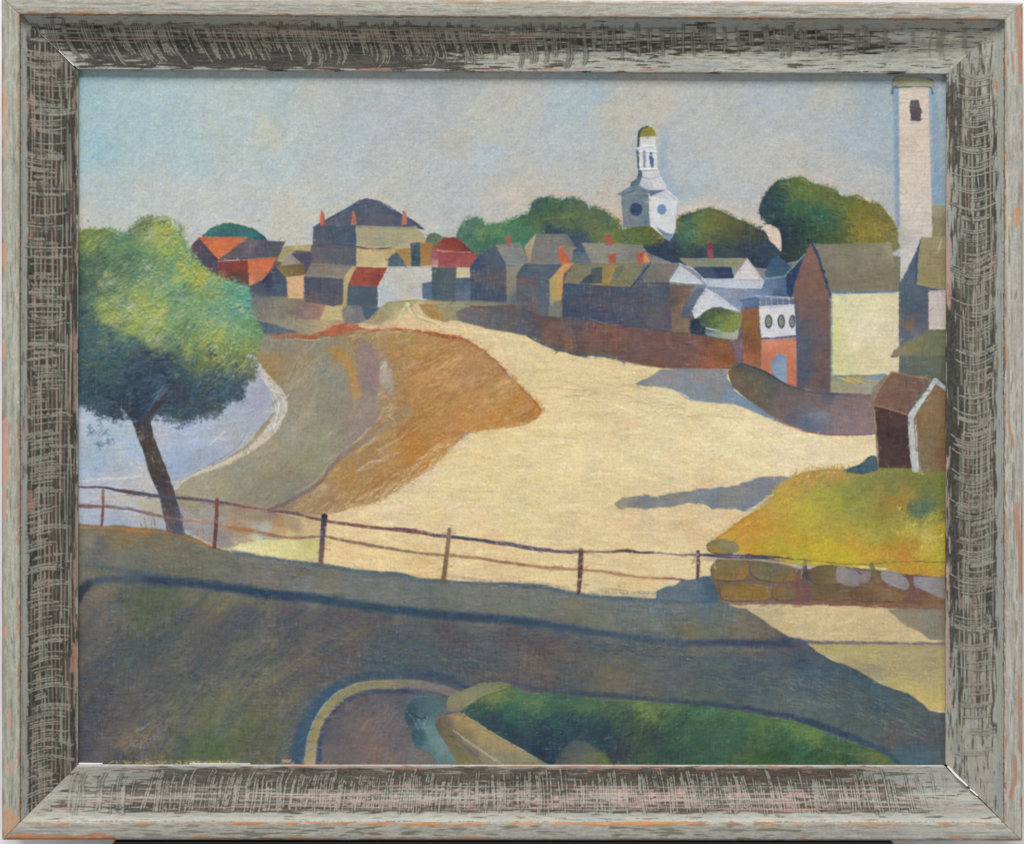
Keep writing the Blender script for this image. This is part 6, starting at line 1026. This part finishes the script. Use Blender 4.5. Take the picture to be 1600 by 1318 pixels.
    # combed lines running with the moulding, partly rubbed to the pink ground
    pls = []; ppk = []
    vs = {'top': [45, 48, 51, 55, 58, 62, 66, 71], 'bottom': [48, 52, 57, 60, 64, 68, 73, 78, 84], 'left': [46, 51, 56, 59, 62, 67, 72, 78, 84, 90, 93, 98, 102, 106], 'right': [46, 50, 54, 58, 62, 66, 70, 75, 79, 83, 89, 94, 98]}[kind]
    pink = C(186, 152, 142) if kind == 'bottom' else C(152, 132, 122)
    for v in vs:
        u = r.uniform(0, 60); vv = v
        while u < W:
            l = r.uniform(20, 130)
            if r.random() < .8 * float(dk[0, int(min(W - 1, u))]) + .03:
                pts = [(u + q, vv + math.sin((u + q) / 37.0 + v) * .8) for q in np.arange(0, l, 6)]
                if len(pts) > 1:
                    (ppk if r.random() < (.5 if kind != 'right' else .3) else pls).append((pts, r.uniform(.35, 1.5)))
            u += l * r.uniform(.5, 1.2); vv = v + r.uniform(-1.2, 1.2)
    m = mlong = lines_mask(H, W, pls, .5) * np.clip(.9 + .5 * med, 0, 1); mix(lcol, m * .8); h += .5 * m
    m = mpink = lines_mask(H, W, ppk, .55) * np.clip(.8 + .6 * med, 0, 1); mix(pink, m * .75); h += .4 * m
    # rubbed pink / wood patches
    def rub(u0, u1, v0, v1, thr, col, a=.9, s1=22, s2=5, sd=0):
        q = noise(H, W, s2, s1, seed=seed + 50 + sd, octv=3)
        ee = np.minimum(np.minimum(U - u0, u1 - U) / max(8, .3 * (u1 - u0) if u1 - u0 < 120 else 20), np.minimum(V - v0, v1 - V) / 3.0)
        mm = np.clip((q - thr + np.minimum(ee - 1, 0) * .9 + .12 * grain) * 4, 0, 1) * (ee > 0)
        mix(col, mm * a * (.9 + .1 * speck))
    wood = C(172, 122, 88); rust = C(158, 98, 72); rose = C(190, 160, 150)
    if kind == 'bottom':
        rub(470, 1330, 50, 82, .12, C(188, 162, 154), .9, 16, 5, 1); rub(700, 1250, 60, 84, .3, rose, .9, 14, 5, 2)
        rub(930, 990, 66, 82, -.3, C(190, 166, 158), .9, 40, 8, 3); rub(780, 1330, 44, 52, -.05, C(192, 156, 146), .8, 60, 3, 4)
        rub(150, 1500, 110, 118, .0, C(182, 136, 122), .9, 40, 3, 5); rub(820, 1300, 104, 118, .25, C(176, 134, 120), .9, 16, 4, 8)
        rub(640, 1380, 82, 112, -.05, C(98, 76, 68), .35, 60, 20, 6)
    elif kind == 'top':
        rub(330, 900, 50, 66, .12, C(148, 118, 104), .8, 24, 4, 1); rub(380, 1050, 108, 117, .25, C(160, 112, 98), .9, 40, 3, 2); rub(280, 500, 38, 56, .3, C(142, 112, 104), .8, 30, 3, 7)
    elif kind == 'left':
        for a, b, c, d in ((140, 225, 37, 54), (335, 395, 36, 50), (430, 520, 46, 54), (600, 660, 38, 44), (645, 700, 34, 42), (760, 812, 36, 50), (760, 800, 44, 56), (1052, 1082, 48, 60), (1220, 1240, 36, 44)):
            rub(a, b, c, d, -.35, C(150, 118, 104), .9, 20, 5, a)
        rub(60, 1260, 108, 119, .05, C(156, 130, 118), .8, 34, 3, 2); rub(1005, 1060, 104, 118, -.4, C(154, 118, 102), .95, 24, 6, 3); rub(340, 760, 100, 112, .3, C(152, 130, 118), .6, 50, 3, 4)
        rub(720, 1080, 56, 70, .3, C(148, 126, 116), .6, 60, 4, 5)
    else:
        rub(265, 490, 109, 120, -.5, C(182, 146, 136), .95, 60, 5, 1); rub(700, 1200, 110, 120, -.05, C(184, 150, 138), .95, 40, 4, 2); rub(110, 150, 37, 44, -.5, C(178, 118, 92), .95, 20, 4, 3)
        rub(170, 240, 98, 106, .0, C(160, 134, 122), .7, 30, 4, 4); rub(380, 660, 36, 46, .25, C(160, 138, 128), .7, 30, 4, 5); rub(740, 1100, 44, 100, .45, C(160, 140, 130), .6, 30, 5, 6)
    dm2 = dmk * .6 * np.clip(dk * 1.4, 0, 1)
    mix(black * 1.3, dm2 * .7); mix(lcol * 1.05, np.clip(cm * 1.1 - .15, 0, 1) * .75); mix(lcol, mlong * .8); mix(pink, mpink * .75)
    # smooth grey band in the hollow next to the flat outer band
    mix(C(150, 152, 146), band(30, 40, 2) * (.5 if kind in ('left', 'right') else .1))
    crust = np.clip((fine * .4 + speck * .5 + med * .8 - .25) * 1.6, 0, 1) * band(27.2, 31, 1)
    mix(C(70, 64, 54), crust * (.6 if kind in ('left', 'right') else .5)); h += .3 * crust
    # flat outer band
    ob = V < 29
    base = {'top': C(164, 162, 152), 'left': C(166, 166, 154), 'right': C(172, 170, 161), 'bottom': C(168, 166, 157)}[kind]
    g = base * (1 + .04 * med + .055 * np.clip(grain2, -2, 2) + .05 * grain + .025 * speck)[..., None]
    img = np.where(ob[..., None], g, img)
    gk = np.clip((grain + .6 * grain2 + med - (1.1 if kind != 'bottom' else .3)) * .8, 0, 1) * ob
    if kind == 'bottom': gk = gk * env([(0, 0), (130, .1), (200, .75), (450, 1), (1250, .95), (1350, .6), (1430, .2), (1600, .1)])
    mix(C(98, 96, 82), gk * (.8 if kind == 'bottom' else .6)); h -= .2 * gk
    ch = noise(H, W, 6, 26, seed=seed + 30, octv=3)
    d_in = np.clip((V - 25 - ch * 5) / 1.5, 0, 1) * ob * np.clip(.75 + .4 * grain, 0, 1)
    d_out = np.clip((1.6 + ch * 4 - V) / 1.5, 0, 1)
    if kind == 'top':
        ei = env([(0, .2), (30, .9), (240, .95), (300, .5), (420, .7), (560, .1), (780, .25), (900, .3), (1100, .75), (1600, .75)]); eo = env([(0, .9), (40, .4), (100, .1), (700, .3), (1200, .5), (1600, .8)])
        mix(C(150, 132, 112), np.clip(ch + .3, 0, 1) * band(-5, 9, 3) * env([(0, 0), (400, .5), (800, .8), (1200, .4), (1600, 0)]))
    elif kind == 'bottom':
        ei = env([(0, .8), (120, .6), (400, .9), (700, .75), (1200, .7), (1570, .8)]); eo = env([(0, 1), (190, 1), (260, .55), (700, .6), (1000, .4), (1500, .8), (1600, 1)])
        ch2 = noise(H, W, 8, 40, seed=seed + 33, octv=3); d_out = np.clip((env([(0, 7), (190, 6), (230, 1.5), (1600, 1.5)]) + ch2 * 7 - V) / 1.5, 0, 1)
    elif kind == 'left':
        ei = env([(0, .3), (60, .6), (400, .35), (700, .6), (1000, .9), (1300, .95)]); eo = env([(0, .7), (200, .5), (400, .9), (700, 1), (1000, .6), (1300, .9)])
    else:
        ei = env([(0, .9), (300, .85), (420, .5), (700, .7), (1000, .5), (1300, .9)]); eo = env([(0, .9), (200, .8), (500, .2), (800, .9), (1300, .8)])
    mix(wood * (1 + .06 * med[..., None]), d_in * ei); mix(wood * (1 + .1 * med[..., None]), d_out * eo)
    h -= .3 * d_in * ei
    # long scars of bare wood on the outer band
    def scar(pts, w, col):
        sm = lines_mask(H, W, [([(a + r.gauss(0, .8), b + o) for a, b in pts], 1.6) for o in np.arange(-w / 2, w / 2 + .1, 1)], .7)
        mix(col, np.clip(sm * 1.6 - .35 + .55 * ch + .15 * grain, 0, 1) * .85 * np.clip(sm * 4, 0, 1))
    if kind == 'right':
        for p in (([(12, 8), (60, 6), (95, 4), (135, 3)], 3), ([(85, 16), (120, 14)], 2), ([(790, 10), (825, 9), (850, 4), (870, 3), (930, 2)], 5), ([(660, 22), (700, 14)], 2), ([(1185, 12), (1215, 11), (1250, 18)], 4), ([(1060, 6), (1180, 3)], 2)):
            scar(p[0], p[1], C(176, 128, 104))
        rub(320, 368, 2, 26, -.1, C(196, 138, 100), .9, 16, 8, 21); rub(1215, 1300, 20, 28, -.4, wood, .95, 20, 8, 22); rub(1212, 1224, 0, 28, -.2, C(190, 140, 104), .7, 20, 8, 23)
    if kind == 'left':
        for p in (([(140, 4), (250, 5)], 2), ([(385, 4), (395, 5), (420, 3)], 5), ([(540, 3), (565, 3)], 5), ([(660, 5), (760, 6)], 8), ([(770, 4), (810, 4)], 4), ([(985, 5), (995, 6)], 6), ([(1110, 12), (1140, 11)], 3), ([(1195, 12), (1210, 13)], 3)):
            scar(p[0], p[1], C(196, 150, 130))
        rub(1265, 1320, 0, 28, -.5, C(196, 150, 120), .85, 20, 10, 21)
        rub(655, 735, 2, 10, -.6, C(208, 154, 132), .8, 30, 6, 24)
    if kind == 'bottom':
        mix(C(196, 194, 188), np.clip(ch, 0, 1) * band(5, 20, 3) * env([(0, .8), (160, .6), (260, 0), (1250, 0), (1400, .5), (1600, .6)]))
        rub(350, 1100, 22, 30, -.05, C(196, 130, 74), .9, 70, 4, 25)
    return np.clip(img, .03, .95), h
LP = (440.0, 14.5, 14.5, .15)    # lamp powers and room light
# ----------------------------------------------------------------------------
# the scene
# ----------------------------------------------------------------------------
import bpy
S = 0.0005625                       # metres per pixel of the picture plane
DIST = 2.125                        # camera to the canvas
Z0 = 1.45                           # height of the picture's centre above the floor
CX, CY = 800.0, 659.0

def lin(c):
    c = np.clip(c, 0, 1)
    return np.where(c <= .04045, c / 12.92, ((c + .055) / 1.055) ** 2.4)

def world(px, py, z):
    """picture-plane pixel and relief (pixels towards the viewer) -> metres; outer corners were measured at their own height"""
    k = (DIST - z * S) / DIST
    return np.stack([(px - CX) * S * k, -z * S + 0 * px, Z0 + (CY - py) * S * k], -1)

def grid_mesh(name, co, col, mat, parent=None, smooth=True, flip=False):
    H, W = co.shape[:2]
    me = bpy.data.meshes.new(name)
    me.vertices.add(H * W); me.vertices.foreach_set('co', co.reshape(-1).astype(np.float32))
    i = np.arange(H * W).reshape(H, W)
    q = np.stack([i[:-1, :-1], i[1:, :-1], i[1:, 1:], i[:-1, 1:]], -1).reshape(-1, 4)
    if flip: q = q[:, ::-1]
    n = len(q)
    me.loops.add(n * 4); me.loops.foreach_set('vertex_index', q.reshape(-1).astype(np.int32))
    me.polygons.add(n); me.polygons.foreach_set('loop_start', (np.arange(n) * 4).astype(np.int32))
    me.polygons.foreach_set('loop_total', np.full(n, 4, np.int32))
    me.polygons.foreach_set('use_smooth', np.full(n, smooth, bool))
    me.update(calc_edges=True)
    ca = me.color_attributes.new('paint', 'BYTE_COLOR' if False else 'FLOAT_COLOR', 'POINT')
    rgba = np.ones((H * W, 4), np.float32); rgba[:, :3] = lin(col.reshape(-1, 3))
    ca.data.foreach_set('color', rgba.reshape(-1))
    me.materials.append(mat)
    o = bpy.data.objects.new(name, me); bpy.context.scene.collection.objects.link(o)
    if parent: o.parent = parent
    return o

def solid(name, verts, faces, mat, parent=None, bevel=0):
    me = bpy.data.meshes.new(name); me.from_pydata([tuple(v) for v in verts], [], faces); me.update()
    import bmesh
    bm = bmesh.new(); bm.from_mesh(me)
    bmesh.ops.recalc_face_normals(bm, faces=bm.faces)
    if bevel: bmesh.ops.bevel(bm, geom=list(bm.edges), offset=bevel, segments=3, profile=.5, affect='EDGES')
    bm.to_mesh(me); bm.free()
    me.materials.append(mat)
    o = bpy.data.objects.new(name, me); bpy.context.scene.collection.objects.link(o)
    if parent: o.parent = parent
    return o

def box(name, x0, x1, y0, y1, z0, z1, mat, parent=None, bevel=0):
    v = [(x, y, z) for x in (x0, x1) for y in (y0, y1) for z in (z0, z1)]
    f = [(0, 1, 3, 2), (4, 6, 7, 5), (0, 4, 5, 1), (2, 3, 7, 6), (0, 2, 6, 4), (1, 5, 7, 3)]
    return solid(name, v, f, mat, parent, bevel)

def material(name, rough=.6, spec=.3, attr=None, col=(.5, .5, .5), bump=0, scale=900, var=.05, coat=0):
    m = bpy.data.materials.new(name); m.use_nodes = True
    nt = m.node_tree; b = nt.nodes['Principled BSDF']
    b.inputs['Roughness'].default_value = rough
    b.inputs['Specular IOR Level'].default_value = spec
    tc = nt.nodes.new('ShaderNodeTexCoord')
    ns = nt.nodes.new('ShaderNodeTexNoise'); ns.inputs['Scale'].default_value = scale; ns.inputs['Detail'].default_value = 3
    nt.links.new(tc.outputs['Object'], ns.inputs['Vector'])
    if attr:
        a = nt.nodes.new('ShaderNodeAttribute'); a.attribute_name = attr
        src = a.outputs['Color']
    else:
        r = nt.nodes.new('ShaderNodeRGB'); r.outputs[0].default_value = (*col, 1); src = r.outputs[0]
    hs = nt.nodes.new('ShaderNodeHueSaturation'); nt.links.new(src, hs.inputs['Color'])
    mr = nt.nodes.new('ShaderNodeMapRange'); mr.inputs['From Min'].default_value = .25; mr.inputs['From Max'].default_value = .75
    mr.inputs['To Min'].default_value = 1 - var; mr.inputs['To Max'].default_value = 1 + var
    nt.links.new(ns.outputs['Fac'], mr.inputs['Value']); nt.links.new(mr.outputs[0], hs.inputs['Value'])
    nt.links.new(hs.outputs[0], b.inputs['Base Color'])
    if bump:
        bp = nt.nodes.new('ShaderNodeBump'); bp.inputs['Strength'].default_value = bump; bp.inputs['Distance'].default_value = .0004
        nt.links.new(ns.outputs['Fac'], bp.inputs['Height']); nt.links.new(bp.outputs[0], b.inputs['Normal'])
    return m

def sset(o, **k):
    for a, v in k.items(): o[a] = v
    return o

M_OIL = material('oil_paint', .48, .32, 'paint', scale=1400, bump=.25, var=.05)
M_FRAME = material('worn_frame_paint', .62, .25, 'paint', scale=1100, bump=.35, var=.07)
M_BACKWOOD = material('bare_wood', .7, .2, col=(.30, .19, .11), scale=200, bump=.3, var=.15)
M_GAP = material('white_gap_stand_in', .6, .3, col=(.92, .92, .92), scale=600, bump=.2)
M_WALL = material('white_wall', .85, .2, col=(.86, .86, .88), scale=80, bump=.15, var=.015)
M_BLACK = material('black_ledge', .55, .25, col=(.006, .006, .007), scale=500, bump=.2, var=.1)

root = bpy.data.objects.new('framed_painting', None); bpy.context.scene.collection.objects.link(root)
root.location = (0, 0, 0)
sset(root, label='framed oil painting of a village, in a worn grey scratched wooden frame', category='painting')

# canvas ----------------------------------------------------------------------
paint(); finish()
yy, xx = np.mgrid[0:PH, 0:PW].astype(float)
sag = 0.0
relief = np.clip(HGT, -.8, 2.0) * .72
# a stretched canvas is never quite flat
relief = relief + 1.1 * noise(PH, PW, 420, seed=900, octv=2)
co = world(xx + OX, yy + OY, relief)
cv = grid_mesh('canvas', co, IMG, M_OIL, root)
cv['label'] = 'painted harbour village with church steeple, sandy path, rail fence and leafy tree'
# its turned edges and the stretcher behind it
sx0, sx1 = OX + 1, OX + PW - 2; sy0, sy1 = OY + 1, OY + PH - 2
for nm, (a0, a1, b0, b1) in (('top', (sx0, sx1, sy0, sy0 + 70)), ('bot', (sx0, sx1, sy1 - 70, sy1)), ('l', (sx0, sx0 + 70, sy0 + 71, sy1 - 71)), ('r', (sx1 - 70, sx1, sy0 + 71, sy1 - 71))):
    box('stretcher_bar', (a0 - CX) * S, (a1 - CX) * S, .0032, .0212, Z0 + (CY - b1) * S, Z0 + (CY - b0) * S, M_BACKWOOD, root, .001)

# frame -----------------------------------------------------------------------
OUT = [(2.5, -4.5), (1598.0, 5.0), (1597.5, 1312.5), (3.5, 1311.0)]
SIG = [(122.5, 110.0), (1478.5, 117.0), (1477.0, 1194.5), (122.0, 1193.5)]
# across the moulding: v (pixels from the outer edge, of 118), relief (pixels)
PROF = [(0, 25.5), (.8, 27.5), (2.5, 28.8), (5, 29.2), (15, 29.6), (24, 29.4), (26.6, 29.0), (27.8, 27.8), (28.3, 24.5), (28.9, 20.5), (29.8, 19.0), (31.0, 18.4), (36, 15.8),
        (42, 14.2), (48, 13.4), (57, 12.6), (62, 11.6), (74, 7.0), (82, 5.9), (90, 6.0), (100, 7.2), (108, 8.4), (113, 9.2), (115.6, 9.3), (117.2, 8.4), (118, 6.8)]
pv = [p[0] for p in PROF]; pz = [p[1] for p in PROF]
vs = np.unique(np.concatenate([np.arange(0, 26, .9), np.arange(26, 32, .35), np.arange(32, 114, .95), np.arange(114, 118.01, .4)]))
vz = np.interp(vs, pv, pz)
vz = np.convolve(np.pad(vz, 1, 'edge'), [.25, .5, .25], 'valid')
# returns: sight edge down to the rebate, and the outside down to the back
tail_v = [118.0, 117.6, 104, 104, 50]; tail_z = [4.0, 2.2, 2.2, -40, -40]
head_v = [50, 0, 0, 0]; head_z = [-40, -40, 0, 15]
V_ALL = np.concatenate([head_v, vs, tail_v]); Z_ALL = np.concatenate([head_z, vz, tail_z])

def rail(kind, a, b, seed, gapa, gapb):
    """moulding from corner a to corner b; gap at each end in pixels at (outer, sight)"""
    oa, ob_, sa, sb = np.array(OUT[a]), np.array(OUT[b]), np.array(SIG[a]), np.array(SIG[b])
    horiz = kind in ('top', 'bottom')
    ax = 0 if horiz else 1
    W = 1612 if horiz else 1332
    img, h = strip(kind, W, seed)
    t = V_ALL / 118.0
    ea = oa[None] * (1 - t)[:, None] + sa[None] * t[:, None]
    eb = ob_[None] * (1 - t)[:, None] + sb[None] * t[:, None]
    if kind == 'top':        # the top rail bows a little
        pass
    ga = np.interp(V_ALL, [0, 28, 85, 118], gapa); gb = np.interp(V_ALL, [0, 28, 85, 118], gapb)
    N = 1500 if horiz else 1240
    s = np.linspace(0, 1, N)
    A = ea[:, ax] + ga; B = eb[:, ax] - gb
    pos = A[:, None] * (1 - s)[None] + B[:, None] * s[None]
    f = (pos - ea[:, ax][:, None]) / (eb[:, ax] - ea[:, ax])[:, None]
    oth = ea[:, 1 - ax][:, None] * (1 - f) + eb[:, 1 - ax][:, None] * f
    Vg = np.repeat(V_ALL[:, None], N, 1)
    # v in the strip is measured in pixels: the rails differ a little in width
    col = bil(img, Vg * (SV - 5) / 119.0, pos + 4)
    hh = bil(h, Vg * (SV - 5) / 119.0, pos + 4)
    Z = np.repeat(Z_ALL[:, None], N, 1)
    front = np.zeros(len(V_ALL)); front[len(head_v):len(head_v) + len(vs)] = 1
    low = noise(len(V_ALL), N, 60, 160, seed=seed + 70, octv=2)
    worn = noise(len(V_ALL), N, 6, 9, seed=seed + 71, octv=2)
    edge = np.exp(-((V_ALL - 27.6) / 1.6) ** 2)[:, None]
    Z = Z + front[:, None] * (hh * .7 + low * .25 - edge * np.clip(worn, 0, 1) * 1.6)
    oth = oth + front[:, None] * edge * worn * .5
    side = 1 - front
    col = col * (1 - side[:, None, None] * 0) 
    P2 = np.zeros(pos.shape + (2,)); P2[..., ax] = pos; P2[..., 1 - ax] = oth
    # ends run straight down: keep the outside faces square to the wall
    k = (DIST - np.clip(Z, 6, 40) * S) / DIST
    co = np.stack([(P2[..., 0] - CX) * S * k, -Z * S, Z0 + (CY - P2[..., 1]) * S * k], -1)
    if True:   # back and outer side: vertical walls below the front arris
        j = len(head_v)
        for i in range(len(head_v)):
            if V_ALL[i] == 0:
                co[i, :, 0] = co[j, :, 0]; co[i, :, 2] = co[j, :, 2]
    wood = C(150, 112, 78)
    side_n = noise(4, N, 2, 60, seed=seed + 80, octv=3)
    col[:4] = wood * (1 + .14 * side_n)[..., None] * .9
    o = grid_mesh('frame_rail', co, col, M_FRAME, root, flip=(kind in ('top', 'right')))
    # end grain closing both mitres
    for e in (0, N - 1):
        ring = co[:, e]
        me_v = [tuple(p) for p in ring]
    return o, co

rails = {}
specs = [('top', 0, 1, 100, (.35, .35, 1.2, 1.4), (.2, .2, .2, .15)), ('right', 1, 2, 400, (.2, .2, .2, .15), (.35, .4, 1.6, 2.6)),
         ('bottom', 3, 2, 200, (.5, .45, .4, .35), (.35, .4, 1.6, 2.8)), ('left', 0, 3, 300, (.35, .35, 1.2, 1.4), (.5, .45, .4, .35))]
lab = {'top': 'top rail, dark paint combed in curved strokes', 'right': 'right rail, grey with wavy crosshatched scratches', 'bottom': 'bottom rail, brightest, with rosy rubbed patches', 'left': 'left rail, black paint scratched through in grey lines'}
for kind, a, b, seed, g0, g1 in specs:
    o, co_ = rail(kind, a, b, seed, g0, g1)
    o['label'] = lab[kind]; rails[kind] = (o, co_)

# added white wedges stand in for the bright wall seen through open gaps
def wedge(name, pts, z0, z1, mat, parent):
    n = len(pts); v = []
    for z in (z0, z1):
        for (x, y), zz in pts:
            v.append(tuple(world(np.array(float(x)), np.array(float(y)), np.array(float(zz + z)))))
    f = [tuple(range(n)), tuple(range(n, 2 * n))] + [(i, (i + 1) % n, n + (i + 1) % n, n + i) for i in range(n)]
    return solid(name, v, f, mat, parent)
rl = rails['left'][0]; rb = rails['bottom'][0]
wedge('gap_stand_in', [((91.6, 79.6), 8.0), ((92.3, 79.2), 8.0), ((106, 92.6), 8.0), ((115.8, 102.4), 9.2), ((115.2, 103.2), 9.2), ((105.2, 93.8), 8.0)], -6, .9, M_GAP, rl)
wedge('gap_stand_in', [((1479.5, 1196.5), 9.2), ((1482.5, 1196), 9.2), ((1495, 1209), 8.4), ((1512.5, 1226.5), 8.2), ((1511, 1228.0), 8.2), ((1492.5, 1211.5), 8.4)], -6, 1.2, M_GAP, rb)
wedge('gap_stand_in', [((1514.5, 1232.0), 8.6), ((1516.2, 1231), 8.6), ((1528.5, 1241.5), 9.2), ((1527.3, 1243.0), 9.2)], -6, 1.6, M_GAP, rb)
wedge('sliver_stand_in', [((123, 1190.8), 3.5), ((160.5, 1191.2), 3.5), ((160.5, 1193.0), 3.5), ((123, 1193.0), 3.5)], -2, 2.2, M_GAP, cv)
wedge('sliver_stand_in', [((296, 1191.6), 3.5), ((391, 1191.9), 3.5), ((391, 1193.1), 3.5), ((296, 1193.0), 3.5)], -2, 2.2, M_GAP, cv)

# ledge and wall --------------------------------------------------------------
kb = (DIST - 27 * S) / DIST
zb = Z0 + (CY - 1313.6) * S * kb
led = box('black_ledge', (176.5 - CX) * S * kb, (1395.5 - CX) * S * kb, -.0165, .045, zb - .035, zb - .0006, M_BLACK, None, .0008)
sset(led, label='thin black ledge under the bottom edge of the picture frame', category='ledge')
wall = box('backdrop_wall', -3, 3, .046, .10, -.2, 3.4, M_WALL)
sset(wall, kind='structure', label='plain white wall behind the frame')
flo = box('floor', -3, 3, -5, .046, -.05, 0, material('grey_floor', .7, .3, col=(.32, .31, .30), scale=20, bump=.2))
sset(flo, kind='structure', label='plain grey studio floor')

# camera ----------------------------------------------------------------------
sc = bpy.context.scene
cam = bpy.data.cameras.new('camera'); co_ = bpy.data.objects.new('camera', cam); sc.collection.objects.link(co_)
co_.location = (0, -DIST, Z0); co_.rotation_euler = (math.radians(90), 0, 0)
cam.sensor_width = 36; cam.lens = 36 * DIST / (1600 * S); cam.clip_end = 50; cam.clip_start = .05
sc.camera = co_

# light: a large soft lamp above the picture, weaker ones to either side ---------
def lamp(name, loc, target, size, power, col=(1, 1, 1)):
    d = bpy.data.lights.new(name, 'AREA'); d.shape = 'RECTANGLE'; d.size, d.size_y = size; d.energy = power; d.color = col
    o = bpy.data.objects.new(name, d); sc.collection.objects.link(o); o.location = loc
    import mathutils
    v = mathutils.Vector(target) - mathutils.Vector(loc)
    o.rotation_euler = v.to_track_quat('-Z', 'Y').to_euler()
    return o
lamp('softbox', (-.3, -2.9, Z0 + 5.0), (0, 0, Z0 - .05), (2.0, 2.2), LP[0], (1, .985, .96))
lamp('softbox', (-2.4, -2.5, Z0 - .2), (0, 0, Z0), (.8, 1.2), LP[1], (.97, .985, 1))
lamp('softbox', (2.4, -2.5, Z0 - .2), (0, 0, Z0), (.8, 1.2), LP[2], (.97, .985, 1))
w = bpy.data.worlds.new('World'); sc.world = w; w.use_nodes = True
w.node_tree.nodes['Background'].inputs[0].default_value = (.9, .95, 1, 1)
w.node_tree.nodes['Background'].inputs[1].default_value = LP[3]
sc.view_settings.view_transform = 'Standard'; sc.view_settings.look = 'None'
sc.view_settings.exposure = 0; sc.view_settings.gamma = 1; sc.view_settings.use_curve_mapping = False
